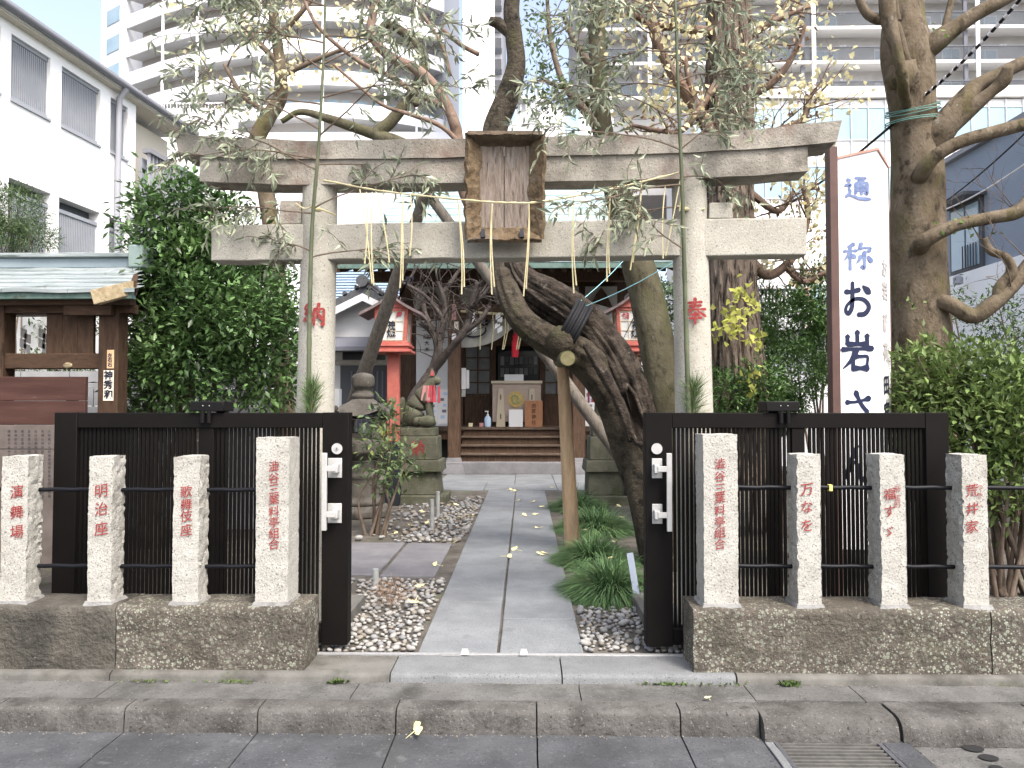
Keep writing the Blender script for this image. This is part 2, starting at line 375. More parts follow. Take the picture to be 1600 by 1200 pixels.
M['pebble_w'] = mat('pebble_pale', (0.250,0.238,0.222), (0.317,0.313,0.300), 9, .6, .3, 60, .004)
M['pebble_b'] = mat('pebble_tan', (0.180,0.156,0.129), (0.229,0.211,0.181), 9, .6, .3, 60, .004)
M['pebble_g'] = mat('pebble_grey', (0.160,0.160,0.162), (0.230,0.230,0.233), 9, .6, .3, 60, .004)
M['straw'] = mat('rice_straw', (0.446,0.389,0.216), (0.533,0.482,0.317), 14, .7)
M['paper'] = mat('white_paper', (0.640,0.640,0.640), None, rough=.8)
M['vermilion'] = mat('vermilion_paint', (.40,.105,.082), (.47,.15,.12), 5, .7, .2, 50, .003, [((.52,.25,.21), 9, .60, .74), ((.27,.07,.055), 4, .62, .78)])
M['lantern_roof'] = mat('lantern_roof', (.13,.10,.10), (.20,.16,.155), 8, .7)
M['lantern_paper'] = mat('lantern_panel', (0.595,0.612,0.595), (0.663,0.671,0.654), 8, .6)
M['lantern_frame'] = mat('lantern_cream_frame', (.58,.50,.38), None, rough=.7)
M['black_base'] = mat('black_post_base', (.022,.025,.032), None, rough=.6)
M['mossy'] = mat('mossy_stone', (0.082,0.082,0.058), (0.136,0.132,0.098), 4, .95, .9, 50, .012, [((0.051,0.062,0.029), 2.6, .50, .70), ((0.177,0.173,0.142), 20, .62, .72)])
M['lantern_stone'] = mat('stone_lantern_stone', (0.093,0.085,0.072), (0.148,0.135,0.119), 5, .95, .9, 50, .012, [((0.050,0.047,0.039), 4, .52, .70), ((0.212,0.198,0.179), 18, .62, .72)])
M['bib'] = mat('red_bib', (0.375,0.045,0.064), (0.465,0.083,0.098), 9, .8)
M['bib_pink'] = mat('faded_pink_bib', (.42,.20,.20), (.50,.28,.27), 9, .85)
M['plaster'] = mat('white_plaster', (0.581,0.585,0.590), (0.634,0.638,0.642), 2, .85)
M['cloth'] = mat('cream_cloth', (0.370,0.357,0.312), (0.421,0.408,0.370), 5, .9)
M['glass_dark'] = mat('dark_glass', (0.015,0.017,0.018), (0.030,0.032,0.034), 2, .12)
M['glass_mat'] = mat('lattice_glass', (.10,.105,.105), (.16,.165,.165), 3, .3)
M['box_wood'] = mat('offering_box_wood', (0.305,0.242,0.196), (0.346,0.288,0.242), 6, .7, stretch=(1,6,6))
M['box_pale'] = mat('offering_box_trim', (0.410,0.358,0.269), None, rough=.7)
M['brass'] = mat('crest_brass', (.35,.25,.09), (.48,.36,.14), 12, .45, metal=.6)
M['plaque_orange'] = mat('orange_board', (0.270,0.124,0.064), (0.330,0.165,0.090), 4, .7, stretch=(6,6,1))
M['wall_white'] = mat('white_wall', (.80,.80,.80), (.84,.84,.84), .8, .85)
M['wall_tower'] = mat('tower_white_tile', (.80,.80,.82), (.84,.84,.85), .2, .7)
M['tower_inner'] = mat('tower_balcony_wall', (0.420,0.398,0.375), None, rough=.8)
M['louvre'] = mat('grey_louvre', (0.242,0.257,0.284), (0.284,0.299,0.326), 2, .6)
M['soffit'] = mat('cream_soffit', (0.576,0.528,0.448), None, rough=.8)
M['roof_metal'] = mat('roof_metal', (0.204,0.207,0.228), None, rough=.5)
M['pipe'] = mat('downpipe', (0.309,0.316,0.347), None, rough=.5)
M['apt'] = mat('apartment_tile', (0.414,0.410,0.405), (0.510,0.504,0.497), .6, .85)
M['apt_slab'] = mat('apartment_slab', (0.557,0.554,0.549), None, rough=.85)
M['apt_fin'] = mat('apartment_fin', (.80,.80,.80), None, rough=.8)
M['glass_blue'] = mat('blue_glass', (.30,.42,.50), (.40,.52,.60), .3, .1)
M['glass_balcony'] = mat('balcony_glass', (.06,.07,.082), (.085,.095,.108), .3, .35, alpha=.5)
M['curtain_glass'] = mat('curtain_wall_glass', (.30,.44,.51), (.38,.51,.57), .2, .35, spec=.12)
M['grid'] = mat('mullion', (.62,.64,.66), None, rough=.5)
M['slate'] = mat('blue_grey_cladding', (.20,.235,.29), (.235,.27,.325), .6, .7)
M['win_frame'] = mat('dark_window_frame', (.075,.08,.09), None, rough=.5)
M['tile_dark'] = mat('dark_roof_tile', (0.063,0.066,0.073), (0.105,0.108,0.115), 6, .6)
M['awning'] = mat('grey_awning', (.15,.155,.18), None, rough=.7)
M['blue_louvre'] = mat('blue_louvre', (.38,.50,.66), None, rough=.6)
M['cable'] = mat('black_cable', (.012,.012,.014), None, rough=.7)
M['cable_white'] = mat('cable_wrap', (.75,.72,.73), None, rough=.6)
M['green_wire'] = mat('green_wire', (.12,.24,.20), None, rough=.5)
M['blue_string'] = mat('blue_string', (.25,.48,.52), None, rough=.6)
M['grate'] = mat('grate_steel', (.07,.072,.08), (.11,.112,.12), 20, .6, metal=.3)
M['grate_rust'] = mat('grate_bars', (.085,.082,.076), (.14,.135,.125), 12, .7, metal=.2)
M['pit'] = mat('pit_and_recess_shade', (.02,.02,.02), None, rough=.95)  # near-black; also stands in for shade below the veranda and in the hall
M['sticker'] = mat('paper_sticker', (.62,.56,.46), (.68,.63,.54), 20, .8)
M['sticker_or'] = mat('orange_sticker', (.58,.36,.20), (.64,.44,.28), 20, .8)
M['marker_grey'] = mat('grey_stake', (.28,.29,.285), (.36,.37,.36), 9, .7)
M['marker_blue'] = mat('blue_grey_stake', (.30,.34,.41), None, rough=.5)
M['moss_green'] = mat('green_weed', (.06,.095,.03), (.10,.135,.045), 12, .6, rnd=.3)
M['knob'] = mat('latch_black', (.006,.0055,.0055), None, rough=.5, spec=.15)
M['block_grey'] = mat('concrete_block', (.30,.31,.33), (.36,.37,.39), 6, .85)
M['plastic_blue'] = mat('sanitiser_bottle', (.45,.58,.72), None, rough=.3)
M['ivory'] = mat('ivory_card', (.62,.56,.36), None, rough=.7)

M['pav_copper'] = mat('pavilion_copper', (0.160,0.190,0.191), (0.269,0.299,0.303), 3, .6, .5, 12, .01, [((0.419,0.437,0.442), 5, .55, .70), ((0.090,0.109,0.102), 7, .58, .70)], stretch=(.35,4,4), spec=.35)

# ------------------------------------------------------------------ writing
_gl = {}
def glyph(ch, bold=.012):
    k = (ch, bold)
    if k not in _gl:
        cu = bpy.data.curves.new('glyph', 'FONT'); cu.body = ch; cu.size = 1.0; cu.offset = bold; cu.resolution_u = 2
        o = bpy.data.objects.new('glyph', cu); COL.objects.link(o)
        bpy.context.view_layer.update()
        m = bpy.data.meshes.new_from_object(o.evaluated_get(bpy.context.evaluated_depsgraph_get()))
        v = np.array([q.co[:] for q in m.vertices]) if len(m.vertices) else np.zeros((0,3))
        f = [tuple(p.vertices) for p in m.polygons]
        bpy.data.objects.remove(o); bpy.data.curves.remove(cu); bpy.data.meshes.remove(m)
        if len(v):
            lo, hi = v.min(0), v.max(0); c = (lo+hi)/2; v = (v-c)
        _gl[k] = (v, f)
    return _gl[k]
def write(mb, ch, c, h, w=None, bold=.02, tilt=.10, ux=(1,0,0), uz=(0,0,1)):
    """one character centred on c, about h high, lying in the plane ux/uz, with the rising strokes of a brush hand"""
    v, f = glyph(ch, bold); w = w or h; ux, uz, c = Vector(ux), Vector(uz), Vector(c)
    mb.add([c + ux*(q[0]*w) + uz*((q[1] + tilt*q[0])*h) for q in v], f)
def column(mb, text, px, pys, Y, h, **k):
    for ch, py in zip(text, pys): write(mb, ch, P(px, py, Y), h, **k)

def brush(mb, strokes, c, h, w=None, ux=(1,0,0), uz=(0,0,1), thick=.085):
    """characters drawn stroke by stroke, each stroke a ribbon of changing width"""
    w = w or h; c, ux, uz = Vector(c), Vector(ux), Vector(uz); lift = ux.cross(uz)
    for si, st in enumerate(strokes):
        kind, pts = st[0], st[1:]
        n = len(pts)
        q = np.array(cr(pts, 8) if n > 2 else [np.array(pts[0]) + (np.array(pts[1])-np.array(pts[0]))*t for t in np.linspace(0, 1, 9)])
        m = len(q); t = np.linspace(0, 1, m)
        if kind == 'h': wd = .62 + .55*np.exp(-((t-.05)/.10)**2) + .75*np.exp(-((t-.93)/.10)**2)
        elif kind == 'v': wd = .95 + .45*np.exp(-((t-.06)/.10)**2) + .15*np.exp(-((t-.95)/.10)**2)
        elif kind == 's': wd = 1.45*(1-t)**.75 + .12
        elif kind == 'd': wd = .45 + 1.15*np.sin(np.pi*np.minimum(1, t*.85+.05))**1.0*(.5+.8*t)
        elif kind == 'e': wd = .5 + 1.1*t**1.5 - 1.35*np.maximum(0, (t-.82)/.18)**2
        else: wd = .95 + .2*np.sin(t*9)
        wd = np.maximum(wd, .08)*thick/2
        V = []
        for i in range(m):
            a = q[min(i+1,m-1)] - q[max(i-1,0)]; a = a/(np.linalg.norm(a)+1e-9); nrm = np.array((-a[1], a[0]))
            for s_ in (1, -1):
                p = q[i] + nrm*wd[i]*s_
                V.append(c + ux*((p[0]-.5)*w) + uz*((p[1]-.5)*h) + lift*(.0004*si))
        # rounded ends
        F = [(2*i, 2*i+1, 2*i+3, 2*i+2) for i in range(m-1)]
        for end in (0, m-1):
            a = q[1]-q[0] if end == 0 else q[-2]-q[-1]; a = a/(np.linalg.norm(a)+1e-9)
            p = q[end] - a*wd[end]*.7
            V.append(c + ux*((p[0]-.5)*w) + uz*((p[1]-.5)*h) + lift*(.0004*si))
            F.append((2*end, 2*end+1, len(V)-1))
        mb.add(V, F)
KANJI = {
 'tsuu': [('h',(.42,.93),(.62,.94),(.80,.93),(.74,.86),(.64,.80)), ('d',(.52,.87),(.66,.77)), ('v',(.44,.72),(.435,.30)),
          ('v',(.44,.72),(.65,.73),(.84,.72),(.85,.50),(.84,.30),(.76,.35)), ('n',(.46,.585),(.82,.59)), ('n',(.45,.45),(.82,.455)), ('v',(.64,.72),(.64,.28)),
          ('d',(.12,.90),(.24,.80)), ('n',(.06,.64),(.24,.66),(.20,.52),(.24,.38),(.10,.20)), ('e',(.06,.22),(.24,.25),(.55,.13),(.99,.08))],
 'shou': [('s',(.38,.96),(.14,.85)), ('h',(.04,.70),(.46,.72)), ('v',(.25,.88),(.25,.03)), ('s',(.25,.69),(.16,.50),(.03,.36)), ('d',(.28,.60),(.43,.46)),
          ('s',(.63,.98),(.58,.84),(.46,.68)), ('h',(.57,.81),(.80,.82),(.95,.81),(.87,.68)), ('v',(.73,.68),(.73,.30),(.72,.08),(.62,.16)), ('s',(.60,.52),(.55,.38),(.46,.26)), ('d',(.84,.53),(.98,.30))],
 'o': [('n',(.08,.70),(.30,.70),(.58,.76)), ('n',(.34,.96),(.33,.60),(.31,.28),(.20,.10),(.10,.17),(.16,.34),(.42,.50),(.72,.47),(.88,.28),(.74,.09),(.50,.06)), ('d',(.68,.86),(.92,.66))],
 'iwa': [('v',(.50,.98),(.50,.67)), ('v',(.20,.87),(.19,.66)), ('n',(.19,.66),(.80,.67)), ('v',(.80,.89),(.80,.63)), ('h',(.02,.53),(.97,.56)), ('s',(.46,.53),(.32,.28),(.03,.04)),
         ('v',(.36,.36),(.36,.02)), ('h',(.36,.35),(.60,.36),(.80,.35),(.79,.18),(.77,.01)), ('n',(.37,.06),(.77,.07))],
 'sa': [('h',(.08,.70),(.45,.72),(.88,.82)), ('v',(.40,.99),(.58,.66),(.80,.42)), ('n',(.26,.38),(.16,.22),(.30,.07),(.55,.03),(.80,.06))],
 'n': [('n',(.50,.96),(.30,.55),(.10,.06),(.34,.46),(.50,.44),(.56,.12),(.72,.04),(.94,.34))],
 'hou': [('n',(.20,.82),(.80,.85)), ('n',(.26,.69),(.76,.71)), ('h',(.04,.54),(.96,.57)), ('s',(.50,.99),(.45,.62),(.03,.28)), ('e',(.53,.56),(.72,.42),(.99,.27)), ('n',(.31,.34),(.70,.36)), ('n',(.26,.20),(.76,.22)), ('v',(.50,.44),(.50,-.02))],
 'nou': [('n',(.28,.98),(.10,.77),(.29,.68)), ('n',(.41,.83),(.11,.52),(.43,.57)), ('d',(.35,.64),(.46,.49)), ('v',(.27,.54),(.27,.03)), ('d',(.16,.38),(.05,.20)), ('d',(.37,.38),(.47,.22)),
         ('v',(.56,.73),(.55,.03)), ('v',(.56,.73),(.76,.74),(.95,.73),(.95,.40),(.94,.06),(.84,.12)), ('s',(.75,.98),(.73,.60),(.60,.28)), ('d',(.75,.55),(.88,.28))],
}

def char(ch, c, h, m_, parent, **k):
    mb = MB(); write(mb, ch, c, h, **k); return mb.build('character', M[m_], parent)
ORD = ['nearest','second nearest','third nearest','fourth nearest','fifth nearest','sixth nearest','seventh nearest','eighth nearest','ninth nearest','tenth nearest','eleventh nearest','second farthest','farthest']
# ------------------------------------------------------------------ foliage
def leaf_mesh(pts, dirs, ups, L, W, fold=.25, droop=.15, ginkgo=False):
    """leaves: pts base (n,3), dirs unit (n,3), ups unit, length L (n), width W (n); five points and four triangles each"""
    n = len(pts); d = dirs; s_ = np.cross(d, ups); s_ /= (np.linalg.norm(s_, axis=1, keepdims=True) + 1e-9); u = np.cross(s_, d)
    L = np.broadcast_to(np.asarray(L, float), (n,))[:,None]; W = np.broadcast_to(np.asarray(W, float), (n,))[:,None]
    B = pts
    if ginkgo:
        Lf = pts + d*L*.75 - s_*W*.5; Rt = pts + d*L*.75 + s_*W*.5; Md = pts + d*L*.85 - u*W*fold*.3; T = pts + d*L*.98 + u*L*droop
    else:
        Lf = pts + d*L*.45 - s_*W*.5; Rt = pts + d*L*.45 + s_*W*.5; Md = pts + d*L*.45 - u*W*fold; T = pts + d*L - u*L*droop
    V = np.stack([B, Lf, Md, Rt, T], 1).reshape(-1, 3)
    o = (np.arange(n)*5)[:,None]
    F = np.concatenate([o + np.array([[0,2,1]]), o + np.array([[0,3,2]]), o + np.array([[1,2,4]]), o + np.array([[2,3,4]])], 1).reshape(-1, 3)
    return V, F
def np_mesh(name, V, F, m, parent=None, c=None, smooth=False):
    c = Vector(V.mean(0)) if c is None else Vector(c)
    me = bpy.data.meshes.new(name); V = V - np.array(c)
    me.vertices.add(len(V)); me.vertices.foreach_set('co', V.astype(np.float32).ravel())
    k = F.shape[1]
    me.loops.add(F.size); me.loops.foreach_set('vertex_index', F.astype(np.int32).ravel())
    me.polygons.add(len(F)); me.polygons.foreach_set('loop_start', np.arange(0, F.size, k, dtype=np.int32))
    me.update(calc_edges=True); me.validate()
    if smooth: me.polygons.foreach_set('use_smooth', [True]*len(me.polygons))
    return link(name, me, m, c, parent)
def unit(a): return a/(np.linalg.norm(a, axis=-1, keepdims=True) + 1e-9)
def rdir(n): return unit(rng.normal(size=(n, 3)))
def blob_points(blobs, n, inner=.55):
    """points spread through ellipsoids (centre, radii), weighted to their outer shell, with outward directions"""
    vol = np.array([b[1][0]*b[1][2] for b in blobs]); vol = vol/vol.sum(); P_, D_ = [], []
    for (c, r), w in zip(blobs, vol):
        k = max(8, int(n*w)); d = rdir(k); rad = rng.uniform(inner**2, 1, k)**.5
        lump = np.array([1 + .22*noise.noise(Vector(q)*2.3 + Vector(c)) for q in d])
        P_.append(np.array(c) + d*np.array(r)*(rad*lump)[:,None]); D_.append(d)
    return np.concatenate(P_), np.concatenate(D_)
def clump_leaves(blobs, nclump, per, L, asp, spread=.12, up=.35, inner=.5, fold=.22, droop=.12, jit=.75):
    """leaves gathered in small whorls (as at shoot ends)"""
    c, d = blob_points(blobs, nclump, inner); n = len(c)
    ax = unit(d + np.array((0,0,up)) + rng.normal(size=(n,3))*.35)
    p = np.repeat(c, per, 0) + rng.normal(size=(n*per,3))*spread*.35
    dd = unit(np.repeat(ax, per, 0)*.55 + rdir(n*per)*jit)
    p = p + dd*spread*rng.uniform(.1,.6,(n*per,1))
    ln = L*rng.uniform(.65, 1.2, n*per)
    return leaf_mesh(p, dd, unit(rdir(n*per)*.6 + np.array((0,0,1))), ln, ln*asp, fold, droop)
def branchy(mb, start, d, length, r, levels, rnd, out=None, seg=5, curl=.35, nb=(2,4), up=.1, steps=6, shrink=.62):
    """recursive twigs added to one bmesh; tips are collected in out"""
    p = Vector(start); d = Vector(d).normalized(); pts = [p.copy()]; kids = []
    for i in range(steps):
        d = (d + Vector((rnd.uniform(-1,1), rnd.uniform(-1,1), rnd.uniform(-1,1)+up))*curl*.5).normalized()
        p = p + d*length/steps; pts.append(p.copy())
        if levels > 0 and i >= 1 and rnd.random() < .5: kids.append((p.copy(), d.copy(), 1-i/steps))
    rad = [r*(1-.72*i/steps) for i in range(steps+1)]
    mb.tube(pts, rad, seg, cap=False)
    if out is not None: out.append((pts[-1], d, levels))
    if levels > 0:
        kids.append((p, d, .3)); kids = kids[:nb[1]+2]
        for (q, dd, k) in kids:
            sd = (dd + Vector((rnd.uniform(-1,1), rnd.uniform(-1,1), rnd.uniform(-.7,1)))*.95).normalized()
            branchy(mb, q, sd, length*shrink*rnd.uniform(.7,1.15), r*.5, levels-1, rnd, out, max(3, seg-1), curl, nb, up, max(3, steps-1), shrink)
# ================================================================== ground, street, kerb, pavement, path
STREET_Z, PAVE_Z = -.165, -.05
struct(MB().add([(-400,-300,-.30),(400,-300,-.30),(400,700,-.30),(-400,700,-.30)], [(0,1,2,3)]).build('ground', M['soil']))
struct(MB().add([(-60,-16,STREET_Z-.004),(60,-16,STREET_Z-.004),(60,3.46,STREET_Z-.004),(-60,3.46,STREET_Z-.004)], [(0,1,2,3)]).build('street', M['asphalt']))
struct(MB().box(-14, 14, 4.70, 34, -.28, -.022).build('garden_ground', M['soil']))

def wob(amp, s=9, o=0):
    return lambda p: p + Vector((nz(p,s,o), nz(p,s,o+31), nz(p,s,o+67)))*amp

# gutter slabs (with the seams of the photograph) and kerb stones
gut = struct(thing('gutter', None, None, (0,3.7,STREET_Z)))
gx = [-4.2,-3.45,-2.74,-2.06,-1.37,-.66,.06,.79,1.19]
for a, b in zip(gx[:-1], gx[1:]):
    MB().rough(a+.004, b-.004, 3.46, 3.965, -.26, STREET_Z, .12, wob(.004, 5)).build('gutter_slab', M['gutter'], gut, smooth=True, angle=30)
kb = struct(thing('kerb', None, None, (0,4.03,STREET_Z)))
def kerb_stone(a, b, top=-.045, y0=3.965, y1=4.10, rnd=.022, lift=0.0, name='kerb_stone', m='kerb', par=None):
    prof = [(y1,-.27),(y1,top),(y0+rnd*1.6,top),(y0+rnd*.8,top-rnd*.16),(y0+rnd*.25,top-rnd*.55),(y0,top-rnd*1.2),(y0-.006,-.16),(y0-.006,-.27)]
    n = max(2, int((b-a)/.06)); mb = MB()
    V = []; k = len(prof)
    for i in range(n+1):
        x = a + (b-a)*i/n
        for (y, z) in prof:
            q = Vector((x, y, z)); V.append((x, y + nz(q,11)*.004, z + (nz(q,13,5)*.004 if z > -.2 else 0)))
    F = [(i*k+j, i*k+(j+1)%k, (i+1)*k+(j+1)%k, (i+1)*k+j) for i in range(n) for j in range(k)]
    F += [tuple(range(k)), tuple(range(n*k, n*k+k))[::-1]]
    mb.add(V, F); return mb.build(name, M[m], par or kb, smooth=True, angle=35)
for a, b in zip(gx[:-1], gx[1:]): kerb_stone(a+.004, b-.004)
# low sloping kerb pieces behind the drain
for a, b in ((1.195,1.87),(1.88,2.60),(2.61,3.6)): kerb_stone(a, b-.008, top=-.055, y0=3.90, y1=4.13, rnd=.05)

pv = struct(thing('pavement', None, None, (0,4.22,PAVE_Z)))
px_ = [-4.2,-2.3,-.93,.30,1.22,1.80,3.6]
for a, b in zip(px_[:-1], px_[1:]):
    MB().rough(a+.003, b-.003, 4.136 if a > 1.1 else 4.104, 4.375, -.2, PAVE_Z, .09, wob(.005, 6, 3)).build('pavement_slab', M['pavement'], pv, smooth=True, angle=30)
# threshold course under the fence and across the gateway
st = struct(thing('threshold_step', None, None, (0,4.5,-.05)))
for a, b, m_ in ((-4.2,-2.36,'step_dark'),(-2.352,-.765,'step_dark'),(-.757,.205,'step'),(.213,1.18,'step'),(1.19,4.2,'step_dark')):
    kerb_stone(a, b, top=0.0, y0=4.365, y1=4.685, rnd=.022, name='step_stone', m=m_, par=st)

pt = struct(thing('path', None, None, (0,9,0)))
def slab(x0, x1, y0, y1, m='slab', z=0.0, par=None, t=.09):
    g = .005; dz = random.uniform(-.003, .003)
    MB().rough(x0+g, x1-g, y0+g, y1-g, z-t, z+dz, .25, wob(.0022, 5, x0*7+y0)).build('paving_slab', M[m], par or pt, bevel=.006, segs=2)
yd = lambda py: 1800/(py-636.7)
L_ = [4.735] + [yd(y) for y in (938,882,842,813,789.5,765.5)]; R_ = [4.735] + [yd(y) for y in (964,912,853,816,791,765.5)]
for a, b in zip(L_[:-1], L_[1:]): slab(-.662, -.168, a, b)
for a, b in zip(R_[:-1], R_[1:]): slab(-.160, .365, a, b)
fy = L_[-1] + .05
for x0, x1, y0, y1 in ((-1.75,-.75,fy,15.4),(-.75,.6,fy,15.0),(.6,1.9,fy,15.3),(-1.75,-.2,15.42,17.3),(-.75,-.2,15.02,15.4),(-.2,.6,15.02,17.3),(.6,1.9,15.32,17.3)):
    slab(x0, x1, y0, y1)
for x0, x1, y0, y1 in ((-2.4,-1.33,6.95,8.6),(-1.30,-.80,6.88,8.55)): slab(x0, x1, y0, y1, 'slab_dark', -.004)

# ------------------------------------------------------------------ pebbles
gv = struct(thing('gravel_bed', None, None, (-.9,5.6,-.02)))
pm = []
for i in range(6):
    mb = MB(); o_ = i*13.7
    mb.ico((0,0,0), 1.0, 2 if i < 3 else 1, (1, random.uniform(.62,.9), random.uniform(.45,.62)), lambda q: 1 + .16*nz(q, 1.4, o_))
    pm.append(mb.mesh('pebble', True))
cells = []
def scatter(n, fx, fy, dens, smin, smax, pale):
    k = 0; placed = []
    for _ in range(n*6):
        x, y = random.uniform(*fx), random.uniform(*fy)
        if random.random() > dens(x, y): continue
        s_ = random.uniform(smin, smax)*(.75 + .5*random.random()**2)
        if any((x-a)**2 + (y-b)**2 < (.8*(s_+c))**2 for a, b, c in placed): continue
        placed.append((x, y, s_)); cells.append((x, y, s_, pale)); k += 1
        if k >= n: break
scatter(520, (-1.62,-.69), (4.80,6.80), lambda x, y: (1.0 if y < 5.6 else .6) if x > -1.35 else .4, .018, .036, .62)
scatter(230, (.385,1.0), (4.82,5.85), lambda x, y: .9, .019, .037, .5)
scatter(430, (-1.9,-.70), (8.65,13.0), lambda x, y: 1.0 if x > -1.45+(y-8.6)*.12 else .12, .026, .052, .25)
cells.sort(key=lambda c: -c[2]/c[1])
pmat = [M['pebble_w'], M['pebble_b'], M['pebble_g']]
for m_ in pm: m_.materials.append(None)
pcache = {}
def pebble_material(pale):
    r = random.random()
    return pmat[0] if r < pale else (pmat[1] if r < pale + (1-pale)*.45 else pmat[2])
for i, (x, y, s_, pale) in enumerate(cells[:290]):
    k = random.randrange(6); mt_ = pebble_material(pale)
    key = (k, mt_.name)
    if key not in pcache:
        q = pm[k].copy(); q.materials[0] = mt_; pcache[key] = q
    o = bpy.data.objects.new('pebble', pcache[key]); COL.objects.link(o); o.parent = gv
    o.location = Vector((x, y, -.018 + s_*random.uniform(.25,.6))) - gv.location; o.scale = (s_,)*3
    o.rotation_euler = (random.uniform(-.35,.35), random.uniform(-.35,.35), random.uniform(0,6.3))
rest = {0: MB(), 1: MB(), 2: MB()}
for (x, y, s_, pale) in cells[290:]:
    mt_ = pmat.index(pebble_material(pale)); rz = random.uniform(0, 6.3); ca, sa = math.cos(rz), math.sin(rz)
    src = pm[3 + random.randrange(3)]; rest[mt_].add([(x + s_*(v.co.x*ca - v.co.y*sa), y + s_*(v.co.x*sa + v.co.y*ca), -.018 + s_*.4 + s_*v.co.z) for v in src.vertices], [tuple(p.vertices) for p in src.polygons])
for k in rest: stuff(rest[k].build('small_pebbles', pmat[k], gv, smooth=True, angle=None))

# ================================================================== stone fences
def post_mesh(x0, x1, z0, z1, rough_side, seed, y0=4.45, y1=4.65):
    mb = MB(); w = x1-x0; cx = (x0+x1)/2
    def fn(p):
        s = 1 if p.x > cx else -1
        edge = abs(p.x-cx)/(w/2)
        q = p.copy()
        chunky = abs(fbm(p, 24, seed, 4))
        if edge > .97:                                    # split side faces
            amp = .017 if s == rough_side else .006
            q.x -= s*amp*(chunky + .25*abs(nz(p, 40, seed)))
        q.y += nz(p, 26, seed+5)*.0035
        if p.z > z1-1e-4: q.z += nz(p, 14, seed)*.006
        q.x += nz(p, 3, seed)*.004
        # hand-cut corners
        return q
    mb.rough(x0, x1, y0, y1, z0, z1, .0165, fn)
    return mb
def fence(name, label, stones, posts, rods, base_x):
    t = thing(name, label, 'fence', (base_x, 4.55, PAVE_Z))
    for (a, b, m_) in stones:
        def fn(p):
            d = fbm(p, 13, 3, 4)*.010 + nz(p, 3, 9)*.006
            q = p.copy(); q.y += d if p.y < 4.5 else 0; q.z += (nz(p, 8, 2)*.008 if p.z > .3 else 0)
            e = min(p.x-a, b-p.x)
            if e < .02 : q.x += nz(p, 12, 8)*.008
            if p.z > .35 and p.y < 4.43: q.y += .012; q.z -= .008
            return q
        MB().rough(a, b, 4.41, 4.70, -.002, .36, .03, fn).build('base_stone', M[m_], t, smooth=True, angle=60)
    for i, (p0, p1, ztop, side, text, tx, pys, h, extra) in enumerate(posts):
        x0, x1 = PX(p0, 4.45), PX(p1, 4.45)
        dep = .20 if side == 0 else (.14 if base_x < 0 else .17)
        po = post_mesh(x0, x1, .35, ztop, side, i*17.3 + base_x, 4.45, 4.45+dep).build('post', M['granite'], t, smooth=True, angle=28)
        mo = MB(); 
        def mf(p):
            k = (p.z-.345)/.033
            c = Vector(((x0+x1)/2, 4.45+dep/2, 0)); d = p - c; g = 1 + max(0,1-k)*(.15 + .16*nz(p, 12, i*3.1))
            return Vector((c.x + d.x*g, c.y + d.y*(1 + (g-1)*.6), p.z + nz(p,20,i)*.004))
        mo.rough(x0-.004, x1+.004, 4.440, 4.45+dep+.01, .345, .378, .02, mf).build('mortar_foot', M['mortar'], po, smooth=True)
        for tt, xx, yy, hh, bo in [(text, tx, pys, h, .006)] + [(*e, -.002) for e in extra]:
            for ch, py in zip(tt, yy): char(ch, P(xx, py, 4.4435), hh, 'red_paint', po, tilt=.16, bold=bo)
    for (a, b, z, yo) in rods:
        n = 6
        MB().tube([(a + (b-a)*k/n, 4.56+yo, z + .002*math.sin(k*2+a)) for k in range(n+1)], .0125, 10).build('rail', M['rail'], t, smooth=True, angle=50)
    return t
zs = PZ(714, 4.45); zt = PZ(684, 4.45); zs2 = PZ(710, 4.45); zt2 = PZ(679, 4.45)
union = '澁谷三業料亭組合'
fence('stone_fence', 'granite post fence with red writing on dark stone base, left of gateway', [(-4.2,-2.355,'base_stone'),(-2.348,-1.258,'lichen')],
  [(5,47,zs,1,'演舞場',26,(768,800,831),.083,()), (140,179,zs,1,'明治座',158,(767,795,826),.083,()), (272,314,zs,1,'歌舞伎座',291,(768,788,806,828),.072,()),
   (401,453,zt,0,union,428,(728,747,764,780,799,816,833,850),.066,())],
  [(a, b, z, 0) for z in (1.01,.557) for a, b in ((-4.2,PX(8,4.56)),(PX(60,4.56),PX(146,4.56)),(PX(188,4.56),PX(278,4.56)),(PX(320,4.56),PX(406,4.56)))], -2.7)
fence('stone_fence', 'granite post fence with red writing on lichen covered base, right of gateway', [(.957,2.62,'lichen'),(2.628,4.2,'lichen')],
  [(1098,1152,zt2,0,union,1125,(724,744,763,778,797,815,832,850),.066,()), (1243,1281,zs2,-1,'万なを',1261,(765,792,821),.078,()),
   (1372,1413,zs2,-1,'福すゞ',1390,(772,799,830),.072,(('新宮町',1402.5,(764,778,789),.042),)), (1500,1541,zs2,-1,'荒井家',1519,(766,795,823),.076,(('つきじ',1531,(762,774,787),.040),))],
  [(a, b, z, 0) for z in (1.03,.57) for a, b in ((PX(1150,4.56),PX(1246,4.56)),(PX(1279,4.56),PX(1375,4.56)),(PX(1410,4.56),PX(1503,4.56)),(PX(1538,4.56),4.2))], 2.5)
tag(MB().box(PX(1294,4.548), PX(1299,4.548), 4.543, 4.577, 1.011, 1.047).build('yellow_tape', mat('yellow_tape', (.62,.55,.18), None)), 'small yellow tape wrapped round the upper rail of right fence', 'tape')

